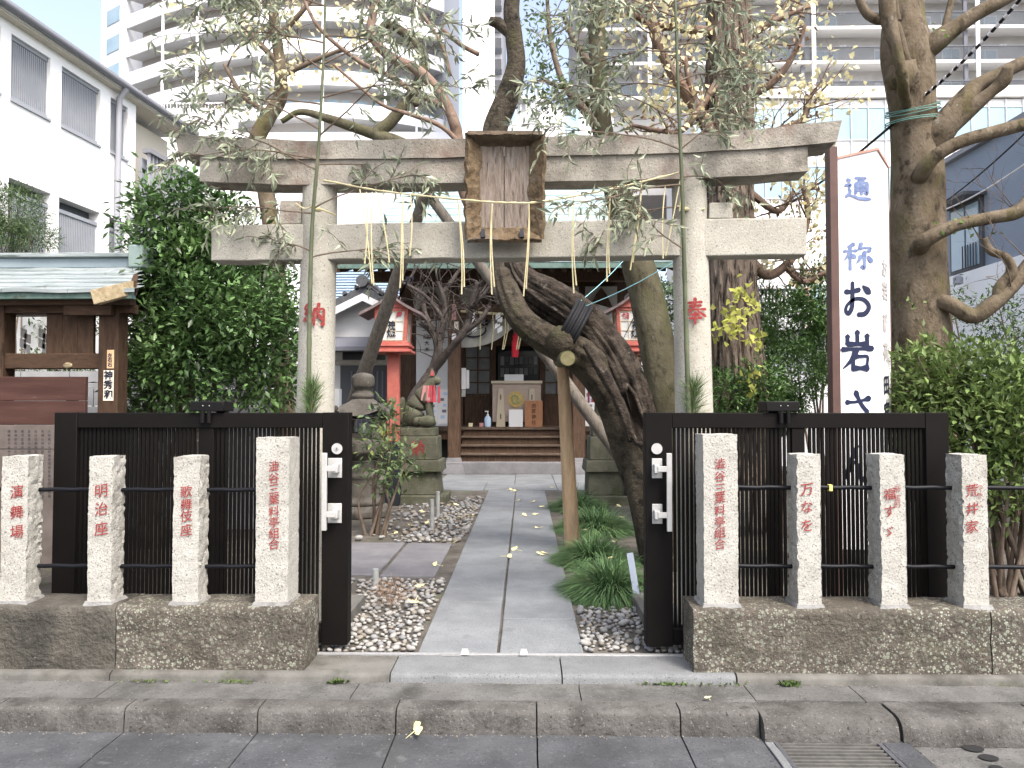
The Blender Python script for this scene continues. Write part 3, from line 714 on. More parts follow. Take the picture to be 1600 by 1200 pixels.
# ================================================================== sliding gates
GY0, GY1 = 4.78, 4.885
def gate(label, xa, xb, stile_out, stile_in, mids, open_side):
    """xa..xb outer edges in metres; open_side +1: the handle stile is at xb"""
    t = thing('sliding_gate', label, 'gate', ((xa+xb)/2, 4.83, .028), 'black slatted sliding gates')
    z0, z1 = .03, PZ(644.5, GY0); zr = PZ(669, GY0); zb = .14
    wl_, wr = (stile_out, stile_in) if open_side > 0 else (stile_in, stile_out)
    MB().box(xa, xa+wl_, GY0, GY1, z0, z1).build('stile', M['gate'], t, bevel=.004)
    MB().box(xb-wr, xb, GY0, GY1, z0, z1).build('stile', M['gate'], t, bevel=.004)
    MB().box(xa+wl_+.001, xb-wr-.001, GY0+.003, GY1-.003, zr, z1-.002).build('top_rail', M['gate'], t, bevel=.004)
    MB().box(xa+wl_+.001, xb-wr-.001, GY0+.003, GY1-.003, z0+.01, zb).build('bottom_rail', M['gate'], t, bevel=.004)
    for a, b in mids: MB().box(a, b, GY0+.010, GY1-.01, zb, zr).build('mid_stile', M['gate'], t, bevel=.003)
    pitch, w = .0262, .0153; x = xa+wl_+.012
    first = None
    while x + w < xb-wr-.004:
        if not any(a-.004 < x+w and x < b+.004 for a, b in mids):
            if first is None:
                first = MB().box(x, x+w, GY0+.022, GY0+.042, zb, zr).build('slat', M['gate'], t)
            else: place(first, Vector((x+w/2, GY0+.032, zb)), t)
        x += pitch
    return t
def gate_hardware(t, bar_px, m0, m1, lock_px, side):
    xb0, xb1 = PX(bar_px[0], 4.715), PX(bar_px[1], 4.715)
    h = MB().box(xb0, xb1, 4.705, 4.728, PZ(830,4.71), PZ(708,4.71)).build('handle', M['steel'], t, bevel=.003)
    for (ya, yb) in ((716,747),(787,818)):
        za, zb_ = PZ(yb, 4.772), PZ(ya, 4.772)
        MB().box(PX(m0,4.775), PX(m1,4.775), 4.770, 4.7795, za, zb_).build('mount_plate', M['steel'], h, bevel=.003)
        zc = (za+zb_)/2
        a, b = (xb1-.001, PX(m1,4.75)-.03) if side > 0 else (PX(m0,4.75)+.03, xb0+.001)
        MB().box(a, b, 4.706, 4.727, zc-.017, zc+.017).build('mount_arm', M['steel'], h, bevel=.002)
        c = b if side > 0 else a
        MB().box(c-.02, c+.012, 4.712, 4.770, zc-.026, zc+.026).build('mount_block', M['steel'], h, bevel=.003)
    c = P(lock_px, 701, 4.775)
    n = 28; mb = MB()
    mb.add([(c.x + .031*math.cos(2*math.pi*k/n), y, c.z + .031*math.sin(2*math.pi*k/n)) for y in (4.7795,4.766) for k in range(n)],
           [tuple(range(n,2*n))[::-1]] + [(k,(k+1)%n,n+(k+1)%n,n+k) for k in range(n)])
    lk = mb.build('lock', M['steel'], t, bevel=.003)
    if side > 0:
        mb = MB(); mb.add([(c.x + .011*math.cos(2*math.pi*k/n), y, c.z + .011*math.sin(2*math.pi*k/n)) for y in (4.7658,4.7615) for k in range(n)],
           [tuple(range(n,2*n))[::-1]] + [(k,(k+1)%n,n+(k+1)%n,n+k) for k in range(n)]); mb.build('key_cylinder', M['alu'], lk)
        MB().box(c.x-.0015, c.x+.0015, 4.7600, 4.7612, c.z-.007, c.z+.007).build('keyhole', M['knob'], lk)
gl = gate('black slatted sliding gate standing open behind the left stone fence', PX(85,GY0), PX(545,GY0), .145, .165, [(PX(309,GY0),PX(333,GY0))], -1 if False else 1)
gate_hardware(gl, (503.5,511.5), 513, 535, 527, 1)
gr = gate('dark slatted sliding gate standing open behind the right stone fence', PX(1017,GY0)-.035, PX(1482,GY0), .14, .165, [(PX(1238,GY0),PX(1258,GY0))], -1)
gate_hardware(gr, (1041,1049), 1018, 1034, 1026, -1)
for t, wx in ((gr, PX(1068,4.83)), (gl, PX(492,4.83))):
    mb = MB(); n = 20
    mb.add([(wx + .032*math.cos(2*math.pi*k/n), y, .036 + .032*math.sin(2*math.pi*k/n)) for y in (4.775,4.82) for k in range(n)],
           [tuple(range(n)), tuple(range(n,2*n))[::-1]] + [(k,n+k,n+(k+1)%n,(k+1)%n) for k in range(n)])
    w_ = mb.build('wheel', M['knob'], t, bevel=.004)
    mb = MB(); mb.add([(wx + .011*math.cos(2*math.pi*k/n), y, .036 + .011*math.sin(2*math.pi*k/n)) for y in (4.768,4.776) for k in range(n)],
           [tuple(range(n)), tuple(range(n,2*n))[::-1]] + [(k,n+k,n+(k+1)%n,(k+1)%n) for k in range(n)]); mb.build('hub', M['steel'], w_)
def guide(label, p0, p1, ra, rb):
    xa, xb = PX(p0, 4.83), PX(p1, 4.83)
    t = thing('gate_guide', label, 'gate guide', ((xa+xb)/2, 4.95, -.02), 'roller guides above the gates')
    zc = PZ(645, 4.8)
    MB().box(xa, xb-.04 if p0 < 800 else xb, 4.76, 4.93, zc+.008, PZ(627,4.8)).build('housing', M['knob'], t, bevel=.006)
    for r in (ra, rb):
        MB().tube([(PX(r,4.765), 4.762, z) for z in (PZ(661,4.76), zc+.012)], .0135, 12).build('roller', M['knob'], t, smooth=True)
        c = P(r, 634, 4.757); MB().ico(c, .004, 1).build('screw', M['steel'], t)
    MB().box((xa+xb)/2-.03, (xa+xb)/2+.03, 4.935, 4.995, -.02, PZ(629,4.8)).build('guide_post', M['knob'], t, bevel=.004)
guide('black roller guide over the top of the left gate', 304, 366, 317, 327)
guide('black roller guide over the top of the right gate', 1192, 1243, 1220, 1231)

# track in front of the path
t = thing('gate_track', 'pale metal gate track across the threshold of the path', 'track', (-.15,4.71,0))
MB().box(-1.36, .97, 4.693, 4.727, -.02, .006).build('rail', M['alu'], t, bevel=.002)
for px0 in (727, 818):
    x = PX(px0, 4.70); MB().taper(x-.028, x+.028, 4.672, 4.722, .0065, .036, .6).build('stop_block', M['steel'], t, bevel=.003)
MB().box(PX(690,4.70), PX(722,4.70), 4.675, 4.689, .001, .014).build('stop_plate', M['alu'], t)

# ================================================================== torii
TY = 5.22
tor = thing('torii', 'weathered granite torii with straight pillars over the shrine path', 'torii', (-.15, TY, 0))
def pillar(p_lo, p_hi, r0, r1):
    a, b = P(p_lo, 640, TY), P(p_hi, 290, TY); d = (b-a)/(b.z-a.z)
    z0, z1 = -.02, PZ(284, TY-.1)+.01; n = 20
    pts = [a + d*(z0 + (z1-z0)*k/n - a.z) for k in range(n+1)]
    rad = [r0 + (r1-r0)*k/n for k in range(n+1)]
    return MB().tube(pts, rad, 40, lambda s_, an, q: 1 + .012*nz(q, 9)).build('pillar', M['torii'], tor, smooth=True), a, d
pl_, la, ld = pillar(489.5, 497, .136, .118)
pr_, ra, rd = pillar(1082, 1074.5, .134, .115)
for po, px0, key, size in ((pl_, 487, 'nou', .155), (pr_, 1085, 'hou', .165)):
    mb = MB(); yy = 490 if key == 'nou' else 487
    c = P(px0, yy, TY-.1345)
    brush(mb, KANJI[key], c, size*1.0, size*.95, thick=.10)
    # wrap the writing round the shaft
    ctr = po.matrix_world.translation
    a, d = (la, ld) if key == 'nou' else (ra, rd)
    for i, q in enumerate(mb.v):
        cx = a.x + d.x*(q[2]-a.z); dx = q[0]-cx; k = max(0, .133**2 - dx*dx)**.5
        mb.v[i] = (q[0], TY - k*1.0 - .0035 + (q[1]-c.y), q[2])
    mb.build('inscription', M['red_paint'], po)
# nuki (lower beam) with wedges
z0, z1 = PZ(403, TY-.08), PZ(346, TY-.08)
MB().rough(PX(320,TY-.08), PX(1258,TY-.08), TY-.085, TY+.085, z0, z1, .07, wob(.006, 6)).build('tie_beam', M['torii'], tor, smooth=True, bevel=.008)
MB().taper(PX(434,TY), PX(469,TY), TY-.07, TY+.07, z1+.004, PZ(312,TY), .94).build('wedge', M['torii_dirty'], tor, bevel=.006)
MB().taper(PX(1104,TY), PX(1141,TY), TY-.07, TY+.07, z1+.004, PZ(325,TY), .92).build('wedge', M['torii'], tor, bevel=.006)
# lintel: lower course and curved cap
def beam(px0, px1, ytop, ybot, yd0, yd1, rise, m_, name, end_slant=.0, crown=0.0, flat=.55):
    x0, x1 = PX(px0, yd0), PX(px1, yd0); zc1, zc0 = PZ(ytop, yd0), PZ(ybot, yd0); xc = (x0+x1)/2; hw = (x1-x0)/2
    n = 60; V = []; k = 0; prof = []
    for i in range(n+1):
        u = i/n*2-1; e = max(0, abs(u)-flat)/(1-flat); up = rise*e**1.8
        ring = []
        for (yy, zz, top) in ((yd0, zc0, 0), (yd0+.004, (zc0+zc1)/2, .5), (yd0, zc1, 1), ((yd0+yd1)/2, zc1+crown, 1), (yd1, zc1, 1), (yd1, zc0, 0)):
            x = xc + u*(hw + end_slant*(top-1))
            q = Vector((x, yy, zz + up*(1 + .25*top)))
            w_ = Vector((0, nz(q,7)*.005, nz(q,5,3)*.006 + (.010*abs(nz(q,18,4)) if top else 0)))
            ring.append(q + w_)
        V += ring; k = len(ring)
    F = [(i*k+j, (i+1)*k+j, (i+1)*k+(j+1)%k, i*k+(j+1)%k) for i in range(n) for j in range(k)]
    F += [tuple(range(k)), tuple(range(n*k, n*k+k))[::-1]]
    return MB().add(V, F).build(name, M[m_], tor, smooth=True, angle=35)
beam(300, 1262, 245, 284, TY-.112, TY+.105, .04, 'torii_dirty', 'lintel', .0)
beam(257, 1315, 215, 244, TY-.13, TY+.15, .056, 'torii_dirty', 'lintel_cap', .035, .02, .45)
# short strut behind the plaque
MB().box(PX(770,TY), PX(812,TY), TY-.06, TY+.06, z1+.002, PZ(284,TY-.1)+.02).build('centre_strut', M['torii'], tor)

tor.rotation_euler.z = R(-2.2)      # the gate stands a little askew to the street
# ------------------------------------------------------------------ plaque
pq = thing('name_plaque', 'weathered wooden plaque with carved rim hanging at centre of torii', 'plaque', P(788, 372, 5.0))
def tilt(px, py, dep): return P(px, py, 5.06 - dep - .10*(375-py)/165*.6)
def panel(name, m_, c4, thick, seed, amp=.004, nu=10, nv=18, edge=0):
    """four corners (bottom-left, bottom-right, top-right, top-left) of the front face; a rough board"""
    a, b, c, d = [Vector(q) for q in c4]; nrm = (b-a).cross(d-a).normalized()
    mb = MB()
    def f(u, v, back):
        p = a*(1-u)*(1-v) + b*u*(1-v) + c*u*v + d*(1-u)*v
        k = 0 if back else 1
        p = p + nrm*(0 if not back else -thick) + nrm*nz(p, 26, seed)*amp*k
        if edge: 
            e = (abs(u-.5)*2)**6; p = p + Vector((nz(p, 16, seed), 0, nz(p, 16, seed+4)))*edge*e*1.0
        return p
    mb.grid(lambda u, v: f(u, v, False), nu, nv); mb.grid(lambda u, v: f(1-u, v, True), nu, nv)
    n1 = (nu+1)*(nv+1)
    idx = lambda i, j: j*(nu+1)+i
    bi = lambda i, j: n1 + j*(nu+1)+(nu-i)
    F = []
    for i in range(nu): F += [(idx(i,0), bi(i,0), bi(i+1,0), idx(i+1,0)), (idx(i,nv), idx(i+1,nv), bi(i+1,nv), bi(i,nv))]
    for j in range(nv): F += [(idx(0,j), idx(0,j+1), bi(0,j+1), bi(0,j)), (idx(nu,j), bi(nu,j), bi(nu,j+1), idx(nu,j+1))]
    mb.f += F
    return mb.build(name, M[m_], pq, smooth=True, angle=40)
panel('board', 'wood_plaque', [tilt(748,362,0), tilt(787,362,0), tilt(787,222,0), tilt(750,222,0)], .02, 1)
panel('board', 'wood_plaque', [tilt(788.5,362,0), tilt(829,362,0), tilt(828,222,0), tilt(788.5,222,0)], .02, 8)
panel('rim_side', 'wood_plaque_rim', [tilt(729,373,.075), tilt(751,360,.005), tilt(752,229,.005), tilt(731,208,.09)], .028, 3, .012, 8, 34, .014)
panel('rim_side', 'wood_plaque_rim', [tilt(826,360,.005), tilt(847,373,.075), tilt(849,208,.09), tilt(827,229,.005)], .028, 5, .012, 8, 34, .014)
panel('rim_top', 'wood_plaque_dark', [tilt(748,229,.0), tilt(830,229,.0), tilt(848,210,.10), tilt(731,210,.10)], .03, 6, .01, 26, 6, .004)
panel('rim_bottom', 'wood_plaque_rim', [tilt(730,374,.08), tilt(847,374,.08), tilt(829,355,.0), tilt(749,355,.0)], .028, 7, .012, 30, 6, .006)
for b0 in (751, 812):
    MB().prism([tilt(b0,370,.095), tilt(b0+7,370,.095), tilt(b0+6,357,.06), tilt(b0+1,357,.06)], (0,0,0), (0,.03,0)).build('bracket', M['black_base'], pq)

# ------------------------------------------------------------------ straw rope with hanging straws
rp = thing('straw_rope', 'thin twisted straw rope strung between the torii pillars with hanging straws', 'rope', P(790, 316, 4.9))
pts = cr([tuple(P(x, y, Y)) for x, y, Y in ((505,282,5.07),(523,285,5.04),(600,299,4.95),(733,313,4.86),(800,317,4.84),(850,314.5,4.86),(960,294,4.95),(1060,270,5.03))], 10)
MB().tube(pts, [.0065*(1 + .35*math.sin(i*1.9)) for i in range(len(pts))], 6).build('cord', M['straw'], rp, smooth=True)
pts = cr([tuple(P(x, y, 5.07)) for x, y in ((1058,322),(1068,326),(1080,330),(1102,326))], 8)
MB().tube(pts, .006, 6).build('knot', M['straw'], rp, smooth=True)
MB().tube(cr([tuple(P(x, y, Y)) for x, y, Y in ((462,318,5.15),(476,326,5.08),(490,323,5.06),(510,330,5.08),(524,336,5.15))], 8), .006, 6).build('knot', M['straw'], rp, smooth=True)
for kx, ky in ((491,323),(497,328),(1071,327)):
    MB().ico(P(kx, ky, 5.055), .018, 2, (1.4,.8,.8), lambda q: 1 + .3*nz(q, 3)).build('knot', M['straw'], rp, smooth=True)
rr = random.Random(4)
for (x0, y0, x1, y1, n) in ((560,296,583,443,1),(581,300,585,446,1),(572,300,570,412,1),(633,306,622,450,2),(590,300,606,410,1),(716,312,720,460,2),(641,304,640,400,1),(770,318,768,460,2),(824,317,820,463,2),(895,309,898,458,2),(951,297,951,440,2),(1000,285,987,422,2),(1040,290,1036,404,1)):
    for k in range(n):
        o_ = k*4
        pts = [P(x0 + (x1-x0)*s_ + o_*s_ + 3*math.sin(3*s_+x0), y0 + (y1-y0)*s_ - (o_*3*s_), 4.92 + (.05 if x0 < 560 or x0 > 1030 else -.02) - .03*math.sin(2*s_)) for s_ in [i/8 for i in range(9)]]
        MB().tube(pts, [.0042]*8+[.0052], 5).build('straw', M['straw'], rp)
for (x0, y0, x1, y1) in ((1064,276,1040,400),(1066,276,1062,330)):
    MB().tube([P(x0 + (x1-x0)*k/6, y0+(y1-y0)*k/6, 4.98) for k in range(7)], .004, 5).build('straw', M['straw'], rp)

# ------------------------------------------------------------------ bamboo tied to the pillars
def bamboo(label, path, seed, branches, reach):
    rn = random.Random(seed); t = thing('bamboo', label, 'bamboo', P(*path[0]), 'bamboo tied to the torii pillars')
    c = cr([tuple(P(*q)) for q in path], 14); n = len(c)
    rad = [.017*(1-.6*i/n)*(1.14 if i % 9 == 0 else 1) for i in range(n)]
    MB().tube(c, rad, 12).build('stalk', M['bamboo'], t, smooth=True)
    tw = MB(); LP, LD, LU, LL = [], [], [], []
    def leafat(p, d):
        LP.append(tuple(p)); LD.append(tuple(d)); LL.append(rn.uniform(.04,.105))
    for (py0, side, ln, elev, depth) in branches:
        i = min(range(n), key=lambda k: abs((P(800,py0,c[k][1]).z) - c[k][2]))
        p = Vector(c[i]); d = Vector((side*math.cos(elev), depth, math.sin(elev))).normalized()
        steps = 14; pts = [p.copy()]
        for k in range(steps):
            d = (d + Vector((rn.uniform(-.1,.1), rn.uniform(-.1,.1), rn.uniform(-.12,.06)))).normalized()
            p = p + d*ln/steps; pts.append(p.copy())
            if k > 2 and rn.random() < .85:
                for _ in range(rn.choice((1,2,2))):
                    sd = (d*.7 + Vector((rn.uniform(-1,1), rn.uniform(-.8,.8), rn.uniform(-.9,.7)))).normalized(); q = p.copy(); tp = [q.copy()]
                    m_ = rn.randint(3,5)
                    for z in range(m_):
                        sd = (sd + Vector((rn.uniform(-.3,.3), rn.uniform(-.3,.3), rn.uniform(-.35,.15)))).normalized(); q = q + sd*rn.uniform(.035,.07); tp.append(q.copy())
                        for _l in range(rn.choice((1,2,2,3))):
                            leafat(q, (sd*.55 + Vector((rn.uniform(-1,1), rn.uniform(-1,1), rn.uniform(-1.1,.6)))).normalized())
                    tw.tube(tp, [.0022]*len(tp), 4, cap=False)
        tw.tube(pts, [.0065*(1-.75*k/steps) for k in range(steps+1)], 5, cap=False)
    tw.build('branches', M['twig'], t)
    LP, LD, LL = np.array(LP), np.array(LD), np.array(LL)
    n_ = len(LP)
    # dried leaves: narrow, curled, in two bent halves
    up = unit(rdir(n_) + np.array((0,-.4,.5)))
    V, F = leaf_mesh(LP, LD, up, LL, LL*.20 + .003, .6, .35)
    np_mesh('leaves', V, F, M['bamboo_leaf'], t)['kind'] = 'stuff'
    return n_
rn = random.Random(11)
def br(ys, spread): return [(y, s, rn.uniform(*l), rn.uniform(*e), rn.uniform(-.45,.35)) for (y, s, l, e) in ys]
LB = [(392,-1,(.5,.6),(.55,.7)),(398,1,(.5,.65),(.3,.5)),(330,-1,(.75,.9),(.05,.3)),(322,1,(.6,.8),(.5,.8)),(262,-1,(.95,1.1),(.35,.6)),(258,1,(.8,1.0),(-.1,.2)),(250,-1,(.8,.9),(.0,.3)),(215,1,(.95,1.15),(.3,.7)),(205,-1,(.85,1.1),(.5,.9)),(160,-1,(.85,1.05),(.2,.5)),(150,1,(.9,1.1),(.0,.4)),(110,-1,(.8,1.0),(.4,.8)),(100,1,(.8,1.0),(.3,.7)),(60,-1,(.7,.9),(.1,.5)),(50,1,(.7,.9),(.1,.5)),(10,-1,(.7,.9),(-.1,.3)),(0,1,(.7,.8),(-.2,.3)),(-25,-1,(.7,.9),(-.2,.1)),(-25,1,(.6,.8),(-.4,.1))]
RB = [(395,-1,(.5,.6),(.5,.7)),(330,-1,(.6,.7),(.1,.4)),(285,-1,(.85,1.0),(-.1,.15)),(280,1,(.4,.55),(.2,.6)),(240,-1,(.95,1.15),(.2,.5)),(235,1,(.5,.6),(.5,.9)),(190,-1,(.9,1.0),(.4,.8)),(185,1,(.5,.7),(.2,.6)),(140,-1,(.7,.9),(.3,.7)),(130,1,(.5,.7),(.4,.8)),(80,-1,(.6,.8),(.2,.6)),(75,1,(.5,.7),(.2,.5)),(30,-1,(.6,.8),(.0,.4)),(20,1,(.5,.7),(.0,.4)),(-20,-1,(.6,.8),(-.3,.2))]
bamboo('green bamboo stalk with dry grey leaves tied to left torii pillar', [(482,646,5.03),(484,480,5.045),(488,350,5.04),(497,240,4.98),(505,100,4.98),(510,-60,5.0)], 3, br(LB, 1), 1)
bamboo('green bamboo stalk with dry grey leaves tied to right torii pillar', [(1076,646,4.98),(1071,480,4.985),(1066,300,4.98),(1060,150,4.98),(1055,0,4.98),(1052,-60,5.0)], 8, br(RB, 1), 1)

# ------------------------------------------------------------------ pine sprigs at the foot of the bamboo
def sprig(label, px0, py0, ht, seed):
    rn = random.Random(seed); t = thing('pine_sprig', label, 'pine sprig', P(px0, 650, 5.0), 'pine sprigs at the torii pillars')
    a, b = P(px0-2, 660, 5.01), P(px0+2, py0+18, 4.99)
    MB().tube([a, (a+b)/2, b], [.009,.008,.005], 7).build('stem', M['bark_pink'], t)
    n = 420; s_ = rng.uniform(0, 1, n)**.8
    base = np.array(a) + (np.array(b)-np.array(a))*s_[:,None]
    d = unit(rng.normal(size=(n,3))*np.array((.62,.6,.35)) + np.array((0,-.12,1.0)))
    V, F = leaf_mesh(base, d, rdir(n), rng.uniform(.10,.165,n), .0032, .1, .06)
    np_mesh('needles', V, F, M['pine'], t)['kind'] = 'stuff'
sprig('green pine sprig tied at foot of left torii pillar', 487, 590, 60, 1)
sprig('green pine sprig tied at foot of right torii pillar', 1083, 588, 60, 2)
# ================================================================== street drain, lid
t = thing('drain_grate', 'steel bar drain grate set in the gutter at the kerb', 'grate', (1.5,3.7,STREET_Z))
GX0, GX1, GY_0, GY_1 = 1.262, 1.748, 3.44, 3.905
MB().box(GX0-.03, GX1+.03, GY_0-.02, GY_1+.02, -.29, -.262).build('pit_floor', M['pit'], t)
for a, b, c, d in ((GX0-.022,GX0,GY_0,GY_1),(GX1,GX1+.022,GY_0,GY_1),(GX0-.022,GX1+.022,GY_1+.001,GY_1+.022)): MB().box(a, b, c, d, -.26, STREET_Z-.001).build('frame_bar', M['grate'], t)
f0 = None
y = GY_0 + .01
while y < GY_1-.012:
    if f0 is None: f0 = MB().box(GX0+.002, GX1-.002, y, y+.012, -.185, STREET_Z-.004).build('grate_bar', M['grate_rust'], t)
    else: place(f0, ((GX0+GX1)/2, y+.006, -.185), t)
    y += .0365
x = GX0 + .06; f0 = None
while x < GX1-.03:
    if f0 is None: f0 = MB().box(x-.004, x+.004, GY_0, GY_1, -.215, -.202).build('cross_bar', M['grate'], t)
    else: place(f0, (x, (GY_0+GY_1)/2, -.215), t)
    x += .062
for a, b in ((1.195,GX0-.024),(GX1+.024,1.905)): MB().rough(a, b, 3.44, 3.926, -.29, STREET_Z, .06, wob(.004, 9)).build('gutter_slab', M['step'] if a < 1.3 else M['gutter'], gut, bevel=.004)
t = thing('concrete_drain_cover', 'square concrete drain cover with three holes in the gutter', 'drain cover', (2.2,3.7,STREET_Z))
MB().rough(1.915, 2.475, 3.44, 3.885, -.25, STREET_Z-.012, .06, wob(.004, 8)).build('cover_slab', M['pavement'], t, bevel=.01)
for hx, hy, r_ in ((2.20,3.86,.05),(2.215,3.76,.045),(2.19,3.66,.03)):
    n = 20; MB().add([(hx + r_*math.cos(2*math.pi*k/n), hy + r_*.8*math.sin(2*math.pi*k/n), STREET_Z-.006) for k in range(n)], [tuple(range(n))]).build('hole', M['pit'], t)
for a, b in ((2.485,3.4),): MB().rough(a, b, 3.44, 3.926, -.29, STREET_Z, .09, wob(.004, 9)).build('gutter_slab', M['gutter'], gut, bevel=.004)

# weeds along the wall foot
for i, (px0, py0, n_, sz) in enumerate(((365,1060,60,.012),(235,1062,50,.010),(528,1064,30,.022),(1235,1062,26,.026),(1045,1068,60,.014),(1135,1066,20,.014))):
    c = P(px0, py0, 4.345); c.z = PAVE_Z + .006
    pts = np.array(c) + rng.normal(size=(n_,3))*np.array((.08 if sz < .02 else .03,.010,.003)); pts[:,2] = PAVE_Z+.004
    d = unit(rdir(n_)*np.array((1,1,.4)) + np.array((0,-.3,.8)))
    V, F = leaf_mesh(pts, d, rdir(n_), sz*1.5, sz)
    tag(np_mesh('weed', V, F, M['moss_green']), kind='stuff', label=['low green moss along step below left base stone','thin green moss at foot of left fence corner','small green weed sprouting by left threshold step','leafy green weed at foot of right fence base','moss fringe under right threshold stone','tiny weed tuft at right end of threshold stone'][i], cat='weed', group='weeds along the fence foot')

# ================================================================== trees
def bark(a1, s1, a2=0, s2=30, vert=.25, seed=0):
    def f(arc, an, q):
        v = Vector((math.cos(an)*s1, math.sin(an)*s1, arc*s1*vert + seed))
        k = 1 + a1*noise.noise(v)
        if a2: k += a2*noise.noise(Vector((math.cos(an)*s2*.5, math.sin(an)*s2*.5, arc*s2*vert+seed)))
        return k
    return f
def limb(mb, pix, n=8, seg=14, disp=None, wig=0, seed=0):
    """pix: (px, py, Y, radius in px)"""
    q = cr(pix, n); pts = []; rad = []
    for i, a in enumerate(q):
        p = P(a[0], a[1], a[2])
        if wig: p = p + Vector((nz((i*.35,seed,0)), nz((i*.35,seed,5)), nz((i*.35,seed,9))))*wig
        pts.append(p); rad.append(max(.004, a[3]*a[2]/FPX))
    mb.tube(pts, rad, seg, disp); return pts

# ---- old leaning tree, propped
ot = thing('leaning_tree', 'old gnarled leaning tree with hollow bark propped over the path', 'tree', P(1040, 890, 7.6))
ridg = bark(.13, 2.3, .07, 9, .16, 3)
mb = MB()
limb(mb, [(1062,905,7.5,56),(1042,850,7.55,49),(1020,760,7.6,46),(996,700,7.7,42),(972,635,7.75,38),(943,588,7.72,34),(906,555,7.7,28),(870,537,7.7,24),(838,519,7.75,22),(812,494,7.8,21),(796,458,7.95,19),(790,425,8.15,19),(793,385,8.2,19),(790,320,8.25,20),(780,250,8.3,20),(774,205,8.3,19),(792,155,8.3,17),(806,105,8.3,14.5),(803,60,8.3,13),(799,15,8.3,12),(806,-40,8.3,11)], 10, 56, ridg)
limb(mb, [(800,55,8.3,9),(780,38,8.3,9),(766,33,8.25,7)], 6, 14, ridg)
mb.build('trunk', M['bark_old'], ot, smooth=True, angle=None)
mb = MB()
dead = lambda arc, an, q: 1 + .20*noise.noise(Vector((math.cos(an)*2.4, math.sin(an)*2.4, arc*.5+21))) + .20*(1-2.6*abs(noise.noise(Vector((math.cos(an)*4.5, math.sin(an)*4.5, arc*.9+7))))) + .07*noise.noise(Vector((math.cos(an)*14, math.sin(an)*14, arc*7)))
limb(mb, [(1022,735,7.5,14),(1008,690,7.55,20),(993,638,7.6,26),(974,588,7.68,28),(948,546,7.78,28),(918,511,7.88,29),(886,484,7.95,28),(852,463,8.0,26),(824,445,8.05,22),(806,418,8.1,17),(798,385,8.15,13)], 14, 72, dead)
limb(mb, [(985,690,7.30,4),(976,650,7.25,7),(958,610,7.28,8),(935,570,7.36,8),(915,540,7.45,5)], 8, 20, dead)
mb.build('dead_wood', M['bark_dead'], ot, smooth=True, angle=None)
# hollow with ragged rim; its inner shade is put into the bowl's dark colour
mb = MB(); c = P(992, 652, 7.22); ax = (P(1008,700,7.2)-P(974,605,7.25)); hl = ax.length/2; ax.normalize(); sx = Vector((0,-1,0)).cross(ax).normalized()
ring = []
for k in range(26):
    a = 2*math.pi*k/26; w_ = 1 + .22*nz((math.cos(a)*2, math.sin(a)*2, 1.5))
    ring.append(c + ax*math.cos(a)*hl*w_ + sx*math.sin(a)*.085*w_ + Vector((0, .10*abs(math.sin(a)) - .02, 0)))
MB().add(ring + [c + Vector((0,.16,0))], [(k, (k+1) % 26, 26) for k in range(26)]).build('hollow', M['cavity'], ot, smooth=True)
mb = MB(); mb.tube(ring + ring[:2], [.022 + .012*nz((k*.9,2,3)) for k in range(28)], 9, bark(.4, 3, .2, 9, .5), cap=False); mb.build('hollow_rim', M['bark_dead'], ot, smooth=True, angle=None)
MB().ico(P(878, 533, 7.50), .150, 3, (1,.8,1), lambda q: 1 + .12*nz(q, 2.2) + .05*nz(q, 6)).build('burl', M['bark_old'], ot, smooth=True, angle=None)
# upper limbs
mb = MB(); sm = bark(.10, 2, .05, 8, .3, 5)
limb(mb, [(790,400,8.25,12),(752,350,8.3,11),(726,300,8.3,10),(716,250,8.3,9.5),(712,200,8.3,9),(690,150,8.3,8.5),(655,112,8.3,8.5),(615,92,8.3,8),(590,70,8.35,7.5),(579,45,8.4,7),(586,5,8.4,6),(584,-30,8.4,5)], 8, 14, sm)
limb(mb, [(700,168,8.3,5),(655,148,8.3,4.5),(610,120,8.3,4),(560,95,8.3,3.5),(500,45,8.3,3),(470,-10,8.3,2.5)], 8, 9, sm)
limb(mb, [(722,228,8.2,4),(690,198,8.15,3.6),(645,180,8.1,3.2),(600,165,8.1,2.8),(555,130,8.1,2.4),(520,100,8.1,2)], 8, 8, sm)
limb(mb, [(703,118,8.3,3.6),(690,70,8.3,3.2),(660,20,8.3,2.8),(650,-20,8.3,2.5)], 8, 8, sm)
limb(mb, [(748,85,8.3,4),(720,70,8.3,3.5),(690,45,8.3,3)], 8, 8, sm)
mb.build('bare_limb', M['bark_pink'], ot, smooth=True, angle=None)
mb = MB()
limb(mb, [(776,300,8.35,12),(690,262,8.4,11),(625,225,8.4,11),(590,211,8.4,11),(612,188,8.4,9.5),(641,150,8.4,8.5),(663,103,8.4,8.5),(648,66,8.4,7.5),(606,38,8.4,6.5),(590,60,8.4,5.5)], 9, 16, sm)
limb(mb, [(592,212,8.4,9),(550,198,8.4,8),(515,186,8.4,7),(470,175,8.4,5),(440,190,8.4,4)], 8, 14, sm)
limb(mb, [(648,156,8.3,6),(650,163,8.2,5)], 4, 10, sm)
mb.build('twisted_limb', M['bark_green'], ot, smooth=True, angle=None)
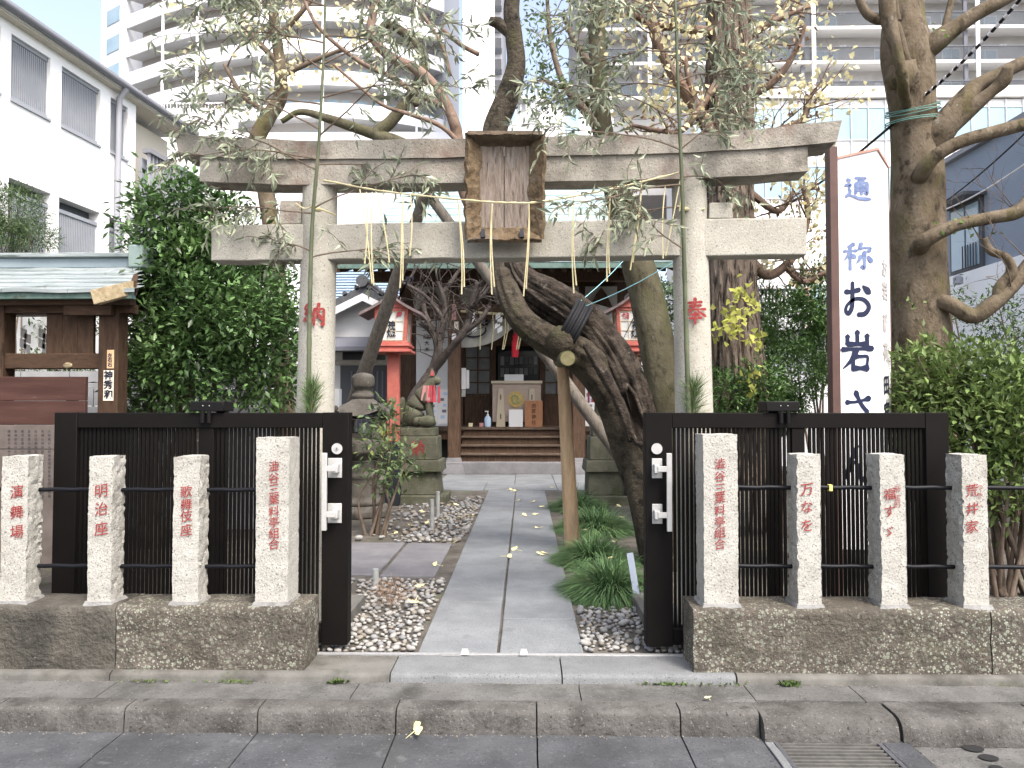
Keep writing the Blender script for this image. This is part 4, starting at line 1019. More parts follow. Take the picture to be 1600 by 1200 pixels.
# rope binding and props
tr = thing('rope_binding', 'black rope wound round the leaning trunk above the prop', 'rope', P(893, 560, 7.8))
mb = MB()
for k in range(6):
    pts = []
    for j in range(30):
        a = 2*math.pi*j/29; c0 = P(882 + k*3.8 + (k%2), 511 + k*2.2, 7.80)
        d1 = (P(912,472,7.93) - P(868,555,7.93)).normalized()
        pts.append(c0 + d1*math.cos(a)*(.30 + .012*nz((k,j*.4,2))) + Vector((0,1,0))*math.sin(a)*.40)
    mb.tube(pts, .019, 8, cap=False)
mb.build('coil', M['cable'], tr, smooth=True, angle=None)
tp = thing('prop_post', 'peeled log prop post holding up the leaning trunk beside the path', 'prop', P(895, 846, 8.3))
a, b = P(895, 862, 8.3), P(879, 568, 8.0)
MB().tube([a + (b-a)*k/12 for k in range(13)], [.084-.022*k/12 for k in range(13)], 20, bark(.05, 2, .02, 8, .4, 2)).build('post', M['wood_new'], tp, smooth=True)
c = P(887, 560, 7.22)
MB().tube([c + Vector((-.005*k, .11*k, .004*k)) for k in range(8)], [.074]*8, 20, bark(.04, 2, 0, 8, .4, 2)).build('cross_log', M['bark_green'], tp, smooth=True)
n = 20; MB().add([c + Vector((.067*math.cos(2*math.pi*k/n), -.004, .067*math.sin(2*math.pi*k/n))) for k in range(n)], [tuple(range(n))]).build('log_end', mat('log_end_grain', (.13,.12,.06), (.20,.18,.10), 14, .85), tp)
def pole(label, a, b, r0, r1):
    a, b = P(*a), P(*b)
    o = MB().tube([a + (b-a)*k/14 for k in range(15)], [r0+(r1-r0)*k/14 for k in range(15)], 16, bark(.05, 2, .02, 8, .3, a.x)).build('support_pole', M['wood_pole'], None, smooth=True)
    tag(o, label, 'pole', 'support poles under the tree')
pole('grey wooden pole leaning from stone lantern up to torii lintel', (522,720,11.9), (664,305,9.6), .12, .07)
pole('long grey wooden pole slanting down behind the old trunk to the right', (1006,765,8.9), (664,296,9.2), .078, .062)
# teal strings
for i, (a, b) in enumerate((((898,478,7.6),(985,395,9.5)), ((905,482,7.6),(1052,410,7.0)))):
    tag(MB().tube([P(*a) + (P(*b)-P(*a))*k/6 + Vector((0,0,-.03*math.sin(math.pi*k/6))) for k in range(7)], .0045, 5).build('guy_string', M['blue_string']), ['pale blue guy string from trunk binding up to mossy tree','pale blue guy string from trunk binding to right pillar'][i], 'string')

# ---- ginkgo
gk = thing('ginkgo_tree', 'ginkgo with thick furrowed bark and yellow leaves behind right pillar', 'tree', P(1152, 720, 9.2))
fur = lambda arc, an, q: 1 + .075*(1-abs(noise.noise(Vector((math.cos(an)*6.5, math.sin(an)*6.5, arc*1.0))))*4.2) + .05*noise.noise(Vector((math.cos(an)*13, math.sin(an)*13, arc*4)))
mb = MB(); limb(mb, [(1156,760,9.2,62),(1152,650,9.2,48),(1148,560,9.2,43),(1143,450,9.2,37),(1140,330,9.2,35),(1140,230,9.2,36),(1140,130,9.2,36),(1139,40,9.2,34),(1137,-60,9.2,32)], 16, 110, fur)
mb.build('trunk', M['bark_ginkgo'], gk, smooth=True, angle=None)
mb = MB(); tips = []
GL = [[(1118,220,9.1,11),(1085,165,9.0,10),(1055,120,8.9,9),(1030,75,8.9,8),(1018,30,8.9,7),(1020,-30,8.9,6)], [(1095,185,9.0,6),(1078,130,8.9,5),(1070,90,8.9,4)], [(1120,50,9.1,8),(1070,45,9.0,7),(1020,38,9.0,6),(985,20,8.9,4)],
      [(1165,150,9.2,8),(1200,135,9.1,6),(1235,95,9.0,5),(1258,40,8.9,3)], [(1165,220,9.2,8),(1215,205,9.2,7),(1255,185,9.2,5),(1265,150,9.2,4)], [(1165,60,9.2,7),(1215,30,9.1,5),(1265,10,9.1,3)],
      [(1165,400,9.3,9),(1200,430,9.4,8),(1240,400,9.4,6),(1262,340,9.4,5),(1255,290,9.4,4)], [(1170,300,9.3,6),(1215,330,9.3,5),(1240,300,9.3,3)], [(1225,415,9.4,5),(1255,440,9.4,4),(1290,425,9.4,3)], [(1120,130,9.0,6),(1070,200,8.9,5),(1035,205,8.9,4),(985,195,8.9,3)]]
sprout = []
for g in GL:
    pts = limb(mb, g, 8, 10, sm); sprout += [pts[i] for i in range(len(pts)//4, len(pts), 2)]
rn = random.Random(5); fine = []
for q in sprout: branchy(mb, q, (rn.uniform(-1,1), rn.uniform(-1,1), rn.uniform(-.4,1)), rn.uniform(.3,.55), .014, 1, rn, fine, 4, .5, (1,3), .1, 5)
mb.build('limbs', M['bark_pink'], gk, smooth=True, angle=None)
lp = []
for p, d, l in fine:
    if p.z < 3.2 and rn.random() < .7: continue
    for _ in range(rn.randint(2,6)): lp.append(p + Vector((rn.gauss(0,.11), rn.gauss(0,.11), rn.gauss(0,.11))))
lp = np.array([tuple(q) for q in lp]); n_ = len(lp)
V, F = leaf_mesh(lp, unit(rdir(n_) + np.array((0,0,-.5))), rdir(n_), rng.uniform(.05,.085,n_), rng.uniform(.06,.10,n_), .3, .05, True)
np_mesh('yellow_leaves', V, F, M['leaf_ginkgo'], gk)['kind'] = 'stuff'
lp = np.array([tuple(P(rn.gauss(x,s), rn.gauss(y,s2), rn.uniform(8.2,8.5))) for x, y, s, s2, k in ((1140,512,13,13,55),(1165,465,10,9,30),(1178,530,9,9,22),(1176,595,8,12,16),(1160,488,12,10,26)) for _ in range(k)]); n_ = len(lp)
V, F = leaf_mesh(lp, unit(rdir(n_) + np.array((0,0,.2))), unit(rdir(n_) + np.array((0,-.8,.4))), rng.uniform(.05,.08,n_), rng.uniform(.07,.10,n_), .2, .05, True)
np_mesh('young_leaves', V, F, M['leaf_ginkgo_green'], gk)['kind'] = 'stuff'
lp = np.array([tuple(q + Vector((rn.gauss(0,.10), rn.gauss(0,.10), rn.gauss(0,.10)))) for q in sprout for _ in range(4)]); n_ = len(lp)
V, F = leaf_mesh(lp, rdir(n_), rdir(n_), rng.uniform(.05,.09,n_), rng.uniform(.03,.05,n_), .5, .4)
np_mesh('withered_leaves', V, F, M['leaf_brown'], gk)['kind'] = 'stuff'

# ---- mossy slanting tree behind the right red lantern
mt = thing('mossy_tree', 'slanting mossy trunk in front of the right red lantern', 'tree', P(1062, 740, 9.6))
mb = MB(); limb(mb, [(1066,760,9.6,31),(1050,680,9.6,28),(1032,570,9.6,28),(1010,460,9.6,27),(990,390,9.6,24),(965,300,9.6,20),(942,205,9.6,16),(934,90,9.6,14),(932,-30,9.6,13)], 9, 26, bark(.08, 2, .03, 9, .3, 4)); mb.build('trunk', M['bark_green'], mt, smooth=True, angle=None)
mb = MB(); fine = []; rn = random.Random(9)
for g in ([(945,215,9.6,9),(915,175,9.5,7),(880,130,9.4,5),(860,60,9.4,4),(855,0,9.4,3)], [(936,120,9.6,7),(900,70,9.5,5),(880,20,9.5,4)], [(940,170,9.6,6),(900,150,9.5,4),(850,125,9.4,3)]):
    pts = limb(mb, g, 7, 8, sm)
    for q in pts[3::2]: branchy(mb, q, (rn.uniform(-1,.6), rn.uniform(-1,1), rn.uniform(-.5,1)), .42, .011, 1, rn, fine, 4, .5, (1,3), 0, 5)
mb.build('limbs', M['twig'], mt, smooth=True, angle=None)
lp = np.array([tuple(p + Vector((rn.gauss(0,.09), rn.gauss(0,.09), rn.gauss(0,.09)))) for p, d, l in fine for _ in range(8)]); n_ = len(lp)
V, F = leaf_mesh(lp, unit(rdir(n_) + np.array((0,0,-.3))), unit(rdir(n_) + np.array((0,0,.6))), rng.uniform(.06,.11,n_), rng.uniform(.028,.045,n_))
np_mesh('leaves', V, F, M['leaf_sapling'], mt)['kind'] = 'stuff'

# ---- tall pruned tree on the right
bt = thing('pruned_tree', 'large pruned tree with bare crooked limbs right of white sign', 'tree', P(1442, 760, 7.9))
sb = bark(.055, 1.9, .025, 8, .4, 6)
mb = MB(); limb(mb, [(1446,780,7.9,52),(1443,600,7.9,44),(1438,480,7.9,41),(1434,380,7.9,40),(1434,300,7.9,39),(1432,230,7.9,36),(1426,170,7.9,33),(1422,125,7.9,36),(1416,80,7.9,37),(1412,30,7.9,30),(1412,-40,7.9,27)], 12, 44, sb)
mb.ico(P(1412,118,7.62), .16, 3, (1,.7,1), lambda q: 1 + .25*nz(q, 2) + .12*nz(q, 5))
mb.build('trunk', M['bark_smooth'], bt, smooth=True, angle=None)
BL = [[(1418,105,7.9,15),(1462,66,7.75,16),(1490,45,7.7,13),(1525,22,7.65,11),(1560,4,7.6,10),(1600,-18,7.6,9)],
      [(1434,258,7.9,22),(1470,205,7.75,22),(1500,165,7.7,17),(1525,135,7.7,12),(1560,118,7.7,11),(1595,100,7.7,10),(1640,88,7.7,9)],
      [(1482,200,7.76,14),(1528,160,7.65,11),(1550,142,7.6,9),(1568,125,7.55,11),(1575,105,7.5,8)],
      [(1432,292,7.88,12),(1440,270,7.62,13),(1460,245,7.5,11),(1500,222,7.45,10),(1545,208,7.4,10),(1600,194,7.35,10),(1650,180,7.3,9)],
      [(1434,400,7.88,12),(1440,382,7.6,13),(1460,368,7.5,11),(1500,350,7.45,10),(1550,340,7.4,10),(1595,328,7.35,11),(1625,285,7.35,9)],
      [(1436,470,7.9,14),(1460,472,7.75,14),(1485,476,7.6,12),(1520,494,7.55,12),(1548,478,7.5,12),(1580,448,7.5,11),(1620,400,7.5,12)],
      [(1558,470,7.5,9),(1562,448,7.48,8),(1580,425,7.45,8),(1572,402,7.42,6),(1548,392,7.42,6),(1538,372,7.42,4)],
      [(1416,112,7.88,12),(1408,90,7.6,12),(1402,55,7.5,9),(1392,32,7.45,8),(1370,30,7.45,8),(1352,18,7.45,7),(1338,-12,7.45,6)],
      [(1420,175,7.85,9),(1412,145,7.6,9),(1410,120,7.45,9),(1400,75,7.4,9),(1388,30,7.4,12),(1385,-20,7.4,13)],
      [(1402,34,7.45,6),(1398,10,7.45,6),(1400,-20,7.45,6)], [(1475,52,7.7,6),(1482,20,7.7,5),(1490,-10,7.7,5)]]
for g in BL:
    mb = MB(); limb(mb, g, 9, 18, bark(.09, 2, .05, 7, .5, g[0][0])); mb.build('limb', M['bark_smooth'], bt, smooth=True, angle=None)
mb = MB(); rn = random.Random(21); fine = []
for x, y in ((1590,330),(1600,400),(1540,380),(1580,450),(1600,300)):
    for _ in range(3): branchy(mb, P(x, y, 7.45), (rn.uniform(-1,1), rn.uniform(-.5,.5), rn.uniform(.2,1)), .5, .007, 2, rn, fine, 4, .4, (1,3), .1, 5)
mb.build('twigs', M['twig'], bt)
lp = np.array([tuple(P(rn.gauss(x,14), rn.gauss(y,7), 7.4)) for x, y, k in ((1495,345,12),(1470,45,6),(1540,360,8),(1425,480,10)) for _ in range(k)]); n_ = len(lp)
V, F = leaf_mesh(lp, rdir(n_), rdir(n_), .06, .035); np_mesh('few_leaves', V, F, M['leaf_shrub'], bt)['kind'] = 'stuff'
# wires round the trunk, cables
tw = thing('trunk_wire', 'green wire wound round the big pruned tree', 'wire', P(1424, 190, 7.6))
for k, (yy, ti) in enumerate(((168,.10),(172,.12),(176,.06),(188,.05),(192,.04))):
    c0 = P(1426, yy, 7.9); pts = [c0 + Vector((.255*math.cos(a), .255*math.sin(a), ti*math.sin(a*1.0+.6) )) for a in [2*math.pi*j/26 for j in range(27)]]
    MB().tube(pts, .006, 5, cap=False).build('loop', M['green_wire'], tw)
def cable(label, a, b, r, m_, sag=.1, n=24):
    a, b = P(*a), P(*b)
    return tag(MB().tube([a + (b-a)*k/n + Vector((0,0,-sag*4*(k/n)*(1-k/n))) for k in range(n+1)], r, 6).build('cable', M[m_], None, smooth=True), label, 'cable', 'cables over the garden')
cable('thick black cable with pale wraps rising right of the big tree', (1444,150,7.7), (1610,-20,6.5), .015, 'cable', .05)
for k in range(14):
    s_ = k/14; a = P(1444,150,7.7) + (P(1610,-20,6.5)-P(1444,150,7.7))*s_; b = P(1444,150,7.7) + (P(1610,-20,6.5)-P(1444,150,7.7))*(s_+.03); z_ = Vector((0,0,-.2*s_*(1-s_)))
    if k == 0: cw = thing('cable_wrap', 'pale spiral wraps on the thick black cable', 'cable wrap', a)
    MB().tube([a+z_, b+z_], .017, 7).build('wrap', M['cable_white'], cw)
cable('black cable from big tree down left behind torii', (1400,190,7.8), (1215,330,12), .014, 'cable', .05)
cable('upper pale striped cable crossing the blue grey building', (1610,200,8.5), (1455,330,11.5), .010, 'cable', .05)
cable('lower pale striped cable crossing the blue grey building', (1610,250,8.5), (1470,330,11.5), .010, 'cable_white', .05)

# ---- bare plum tree
pm_t = thing('plum_tree', 'bare black plum tree with tangled twigs before shrine hall', 'tree', P(648, 720, 13.2))
mb = MB(); pb = bark(.16, 2.2, .08, 7, .5, 8)
main = [[(648,735,13.2,14),(641,680,13.2,14),(647,630,13.2,12),(664,598,13.2,9.5),(678,574,13.2,8.5),(685,547,13.2,7.5),(681,526,13.2,6.5),(671,506,13.2,5),(664,490,13.2,4),(662,470,13.2,3)],
        [(672,582,13.2,7),(692,560,13.1,6.5),(706,542,13.0,6),(722,523,12.9,6),(733,500,12.9,5),(738,470,12.8,4),(746,440,12.7,3)],
        [(683,556,13.2,6),(690,520,13.2,5),(695,490,13.2,4.5),(692,462,13.2,4),(684,440,13.2,3)], [(680,527,13.2,4),(668,514,13.3,3.5),(655,505,13.3,2.5)], [(724,520,12.9,4.5),(750,500,12.8,4),(765,478,12.8,3)],
        [(694,500,13.2,3.5),(672,470,13.2,3),(650,452,13.2,2.5),(625,440,13.2,2)], [(736,480,12.8,4),(760,455,12.7,3),(775,430,12.7,2.5)], [(690,460,13.2,3.5),(712,430,13.2,3),(725,410,13.2,2)]]
rn = random.Random(31); fine = []
starts = []
for g in main:
    pts = limb(mb, g, 7, 12, pb); starts += [(p, i) for i, p in enumerate(pts) if p.z > 2.35]
mb.build('trunk', M['bark_plum'], pm_t, smooth=True, angle=None)
mb = MB()
for p, i in starts[::3]: branchy(mb, p, (rn.uniform(-1,1), rn.uniform(-.6,.3), rn.uniform(-.1,1)), rn.uniform(.4,.7), .014, 2, rn, fine, 5, .75, (1,3), .12, 5, .62)
mb.build('twigs', M['bark_plum'], pm_t, smooth=True, angle=None)

# ---- background trunk left
lt = thing('slim_tree', 'slim grey trunk rising behind the left end of torii', 'tree', P(452, 700, 9.5))
mb = MB(); limb(mb, [(452,720,9.5,15),(440,560,9.5,14),(432,420,9.5,13.5),(415,300,9.5,13),(401,225,9.5,13),(418,185,9.5,12),(438,150,9.5,11),(436,90,9.5,9),(428,30,9.5,8),(430,-30,9.5,7)], 8, 18, bark(.06, 2, .03, 8, .4, 2)); mb.build('trunk', M['bark_smooth'], lt, smooth=True, angle=None)
mb = MB(); fine = []; rn = random.Random(41)
for g in ([(436,100,9.5,5),(400,60,9.4,4),(370,10,9.4,3)], [(432,60,9.5,5),(470,20,9.4,4),(500,-20,9.4,3)], [(424,180,9.5,5),(380,150,9.4,4),(350,100,9.4,3)], [(437,120,9.5,5),(490,95,9.4,4),(540,75,9.4,3)]):
    pts = limb(mb, g, 7, 8, sm)
    for q in pts[3::2]: branchy(mb, q, (rn.uniform(-1,1), rn.uniform(-1,1), rn.uniform(-.4,1)), .5, .012, 1, rn, fine, 4, .5, (1,3), 0, 5)
mb.build('limbs', M['twig'], lt, smooth=True, angle=None)
lp = np.array([tuple(p + Vector((rn.gauss(0,.10), rn.gauss(0,.10), rn.gauss(0,.10)))) for p, d, l in fine for _ in range(5)]); n_ = len(lp)
V, F = leaf_mesh(lp, unit(rdir(n_) + np.array((0,0,-.3))), rdir(n_), rng.uniform(.05,.09,n_), rng.uniform(.05,.08,n_), .3, .1, True)
np_mesh('yellow_leaves', V, F, M['leaf_ginkgo'], lt)['kind'] = 'stuff'

# ================================================================== shrubs
def shrub(name, label, blobs_px, nclump, per, L, asp, m_, stems=4, seed=0, cat='shrub', group='garden shrubs', spread=.12, inner=.5, ground=None, **k):
    rn = random.Random(seed); blobs = []
    for (x, y, Y, rx, ry, rd) in blobs_px:
        blobs.append((tuple(P(x, y, Y)), (rx*Y/FPX, rd, ry*Y/FPX)))
    c0 = min(blobs, key=lambda b: b[0][2]); base = Vector((c0[0][0], c0[0][1], ground if ground is not None else -.02))
    t = thing(name, label, cat, base, group)
    V, F = clump_leaves(blobs, nclump, per, L, asp, spread, inner=inner, **k)
    np_mesh('foliage', V, F, M[m_], t)['kind'] = 'stuff'
    mb = MB()
    for i in range(stems):
        for (c, r) in blobs:
            a = base + Vector((rn.uniform(-.15,.15), rn.uniform(-.1,.1), 0)); b = Vector(c) + Vector((rn.uniform(-.5,.5)*r[0], rn.uniform(-.4,.4)*r[1], rn.uniform(-.2,.7)*r[2]))
            mid = (a+b)/2 + Vector((rn.uniform(-.12,.12), rn.uniform(-.1,.1), .05))
            q = cr([tuple(a), tuple(mid), tuple(b)], 5); mb.tube(q, [.022*(1-.75*i_/len(q)) for i_ in range(len(q))], 6, cap=False)
    mb.build('stems', M['twig'], t, smooth=True, angle=None)
    return t
shrub('camellia_tree', 'tall dense dark green evergreen between pavilion and left torii pillar', [(275,325,8.2,62,44,.45),(255,370,8.2,50,44,.4),(330,350,8.2,55,50,.4),(320,420,8.2,95,60,.6),(270,480,8.3,72,60,.5),(350,500,8.0,100,70,.6),(300,570,8.0,100,70,.6),(420,560,8.3,55,95,.45),(400,440,8.6,60,60,.4),(235,590,8.3,45,70,.4)], 1750, 12, .092, .46, 'leaf_camellia', 2, 1, 'tree', None, .24, .35)
mb = MB()
for o in [o for o in COL.objects if o.name == 'camellia_tree']: ct = o
limb(mb, [(292,720,8.3,16),(293,640,8.3,14),(288,560,8.3,12),(300,470,8.3,10),(285,390,8.3,7)], 7, 14, sb); mb.build('trunk', M['bark_smooth'], ct, smooth=True)
shrub('broadleaf_shrub', 'large pale green shrub with glossy leaves at right edge', [(1450,590,6.7,62,55,.4),(1530,600,6.6,72,58,.45),(1590,660,6.4,62,85,.45),(1520,690,6.4,62,70,.4),(1580,750,6.3,50,60,.35),(1430,660,6.6,40,50,.3)], 800, 11, .085, .42, 'leaf_shrub', 3, 2, 'shrub', None, .18, .4, up=.6)
shrub('clipped_shrub', 'rounded clipped dark shrub behind right gate left of sign', [(1235,585,9.4,58,55,.5),(1210,640,9.3,50,40,.4)], 1100, 7, .055, .45, 'leaf_round', 2, 3, spread=.07)
shrub('clipped_shrub', 'dark leafy bush between ginkgo and white sign', [(1240,505,10.0,58,48,.5),(1275,460,10.2,38,50,.4),(1290,540,9.8,30,60,.35)], 900, 7, .075, .42, 'leaf_round', 2, 4, spread=.10)
shrub('clipped_shrub', 'low dark foliage at foot of the ginkgo trunk', [(1120,615,8.6,42,40,.25),(1190,610,8.6,36,50,.3)], 320, 7, .07, .4, 'leaf_round', 2, 5, spread=.09)
shrub('clipped_shrub', 'green bush behind right pillar beneath shrine eave', [(1040,480,12.5,30,42,.4),(1030,560,12.5,26,45,.4)], 420, 6, .08, .45, 'leaf_far', 2, 6, spread=.12)
shrub('pine_bush', 'small pine like tree top above pavilion roof at left edge', [(20,330,10.5,48,36,.5),(45,372,10.4,42,20,.4),(5,370,10.5,40,25,.4)], 800, 8, .085, .16, 'leaf_far', 2, 7, 'tree', None, .10)
shrub('far_foliage_tree', 'grey green foliage behind pavilion post and dense evergreen', [(215,500,12,40,60,.6),(230,420,12.5,40,50,.6),(90,500,12,70,40,.6),(60,590,11.5,80,40,.6),(200,600,11.5,40,60,.5),(330,420,11,80,70,.6),(400,520,11,70,90,.6),(300,560,11,90,80,.6),(430,600,11,40,60,.5)], 3000, 6, .085, .42, 'leaf_far', 2, 8, 'tree', None, .14)
shrub('bamboo_grass', 'narrow leaved green grass clump beside ginkgo trunk', [(1195,490,9.6,26,45,.3),(1185,545,9.5,22,36,.25)], 260, 7, .13, .12, 'leaf_round', 2, 9, spread=.1)
shrub('nandina', 'thin leafy nandina stems at far right behind the fence', [(1590,560,8.6,30,70,.4),(1560,500,9,36,40,.4),(1470,480,9.5,36,36,.3)], 420, 5, .07, .35, 'leaf_far', 3, 10, spread=.16)
shrub('garden_bush', 'dark bush seen behind right red lantern beside boulder', [(1025,625,11.2,16,40,.3),(1040,655,10.6,20,30,.3)], 220, 6, .06, .45, 'leaf_round', 2, 12, spread=.09)
shrub('sapling', 'small sapling with yellowing leaves before the stone lantern', [(608,655,9.3,28,26,.2),(590,700,9.2,30,30,.2),(618,725,9.1,34,30,.2),(590,745,9.2,22,22,.15)], 120, 5, .10, .42, 'leaf_sapling', 2, 11, spread=.16, inner=.2)
shrub('dry_tuft', 'brown withered bush among the pebbles left of path', [(612,925,5.75,32,14,.14)], 90, 6, .03, .2, 'leaf_brown', 0, 13, spread=.06, inner=.1, ground=-.02)

# ---- mondo grass clumps
def mondo(label, cx, cy, rx, ry, h, n, seed):
    t = thing('mondo_grass', label, 'grass clump', (cx, cy, -.02), 'mondo grass clumps right of path')
    r_ = np.sqrt(rng.uniform(0,1,n)); a = rng.uniform(0, 2*math.pi, n)
    ox, oy = r_*np.cos(a)*.55, r_*np.sin(a)*.55
    base = np.stack([cx + ox*rx, cy + oy*ry, np.full(n, -.02)], 1)
    out = np.stack([np.cos(a)*r_ + rng.normal(0,.25,n), np.sin(a)*r_ + rng.normal(0,.25,n), np.zeros(n)], 1)
    ln = h*rng.uniform(.8, 1.35, n)
    d0 = unit(out*.75 + np.array((0,0,1.0))); side = unit(np.cross(d0, np.array((0,0,1.0)) + rdir(n)*.05))
    V = []; S = 5; w = .0062
    p = base.copy(); d = d0.copy(); rows = []
    for k in range(S+1):
        ww = w*(1 - (k/S)**2*.9)
        rows.append(p - side*ww); rows.append(p + side*ww)
        d = unit(d + out*.26 + np.array((0,0,-.30))); p = p + d*(ln/S)[:,None]
    V = np.stack(rows, 1).reshape(-1, 3); o = (np.arange(n)*(2*(S+1)))[:,None]
    F = np.concatenate([o + np.array([[2*k, 2*k+1, 2*k+3, 2*k+2]]) for k in range(S)], 1).reshape(-1, 4)
    V[:,2] = np.maximum(V[:,2], -.015)
    np_mesh('blades', V, F, M['grass'], t)['kind'] = 'stuff'
mondo('large dark green mondo grass clump near the gate beside path', .70, 6.35, .32, .50, .31, 3000, 1)
mondo('dark green mondo grass clump around the prop post base', .68, 7.6, .34, .50, .31, 2600, 2)
mondo('mondo grass clump farther back beside path before right plinth', .88, 9.6, .5, .75, .33, 2400, 3)
mondo('far small mondo grass clump at end of path right side', .80, 11.6, .42, .8, .32, 1500, 4)

# ---- stakes
for lab, (px0, yt, yb, Y, r_) in (('short grey round stake in gravel left of the path near gate', (587,889,916,6.45,.026)), ('grey stake standing in gravel left of far path', (675,780,826,9.5,.026)), ('thin grey stake behind the other in gravel left of far path', (684,768,800,10.6,.028))):
    a, b = P(px0, yb, Y), P(px0, yt, Y); a.z = -.03
    tag(MB().tube([a, b], r_, 14).build('stake', M['marker_grey'], None, smooth=True), lab, 'stake', 'grey stakes in the gravel')
a, b = P(996, 938, 5.95), P(984, 864, 6.05)
tag(MB().bar(a, b, .045, .012, (0,1,0)).build('flat_stake', M['marker_blue'], bevel=.002) if False else MB().bar(a, b, .05, .014, (0,-1,0)).build('flat_stake', M['marker_blue']), 'leaning blue grey flat stake beside mondo grass and right gate', 'stake')
for lab, x0, x1, y0, y1 in (('low square stone block beside the left gate end', -1.42,-1.22,5.1,5.9), ('low square stone block beside the right gate end', .82,1.1,5.2,6.1)):
    tag(MB().box(x0, x1, y0, y1, -.06, .07).build('stone_block', M['step_dark'], bevel=.01), lab, 'stone block', 'low stone blocks inside the gates')

# ---- stone lantern
SL = P(566, 800, 10.8); SL.z = -.02
t = thing('stone_lantern', 'weathered grey stone lantern with curled roof left of path', 'stone lantern', SL)
s_ = 10.8/FPX
def lt_at(py): return PZ(py, 10.8) - SL.z
cx = Vector((SL.x, SL.y, SL.z)); rs = lambda q: 1 + .05*nz(q, 5)
def rot_sq(prof, name, sides, m_='lantern_stone', rot=None):
    mb = MB(); mb.lathe(prof, cx, rot=math.pi/sides if rot is None else rot, sq=sides); return mb.build(name, M[m_], t, bevel=.02, segs=2)
rot_sq([(.42,0),(.42,.10),(.36,.16)], 'base_slab', 6)
rot_sq([(.30,.16),(.31,.22),(.25,.26),(.235,lt_at(755)),(.235,lt_at(748)),(.26,lt_at(744)),(.235,lt_at(738)),(.23,lt_at(726)),(.27,lt_at(718))], 'shaft', 20)
rot_sq([(.25,lt_at(718)+.002),(.40,lt_at(706)),(.41,lt_at(690)),(.34,lt_at(684))], 'platform', 6)
zf0, zf1 = lt_at(684)+.002, lt_at(648)
for a in (0, 1, 2, 3):
    dx, dy = ((-.23,-.2),(.23,-.2),(-.23,.2),(.23,.2))[a]
    MB().box(cx.x+dx-.055, cx.x+dx+.055, cx.y+dy-.055, cx.y+dy+.055, cx.z+zf0, cx.z+zf1).build('firebox_corner', M['lantern_stone'], t, bevel=.01)
MB().box(cx.x-.22, cx.x+.22, cx.y-.20, cx.y+.2, cx.z+zf0, cx.z+zf0+.07).build('firebox_sill', M['lantern_stone'], t)
MB().box(cx.x-.03, cx.x+.18, cx.y-.10, cx.y-.09, cx.z+zf0+.07, cx.z+zf0+.20).build('firebox_paper', M['paper'], t)
mb = MB(); zr0, zr1 = cx.z+zf1-.01, cx.z+lt_at(622)
def roof(u, v):     # u round, v from rim to top
    a = 2*math.pi*u; side = max(abs(math.cos(a)), abs(math.sin(a))); sq = 1/(max(abs(math.cos(a)), abs(math.sin(a)))**.35)
    corner = (abs(math.sin(2*a)))**3
    r_ = (.40*(1-v) + .13*v)*(1 + .16*corner*(1-v))
    z = zr0 + (zr1-zr0)*(v**.8) + .075*corner*(1-v)**3
    q = Vector((cx.x + r_*math.cos(a), cx.y + r_*math.sin(a), z)); return q + Vector((nz(q,7), nz(q,7,3), nz(q,7,6)))*.012
mb.grid(roof, 64, 10); mb.grid(lambda u, v: (lambda q: Vector((cx.x + (q.x-cx.x)*(1-v*.9), cx.y + (q.y-cx.y)*(1-v*.9), zr0-.02-.03*(1-v) + (q.z-zr0)*.5*(1-v))))(roof(1-u, 0)), 64, 3)
mb.build('roof', M['lantern_stone'], t, smooth=True, weld=.002)
for a in range(4):
    an = math.pi/4 + a*math.pi/2; c = cx + Vector((.47*math.cos(an), .47*math.sin(an), zr0-cx.z+.10)); MB().ico(c, .062, 2, (1,1,1.1), rs).build('roof_curl', M['lantern_stone'], t, smooth=True)
rot_sq([(.15,lt_at(622)-.01),(.16,lt_at(617)),(.11,lt_at(613)),(.11,lt_at(608)),(.15,lt_at(605)),(.165,lt_at(598)),(.155,lt_at(588)),(.11,lt_at(584)),(.03,lt_at(582))], 'finial', 16)

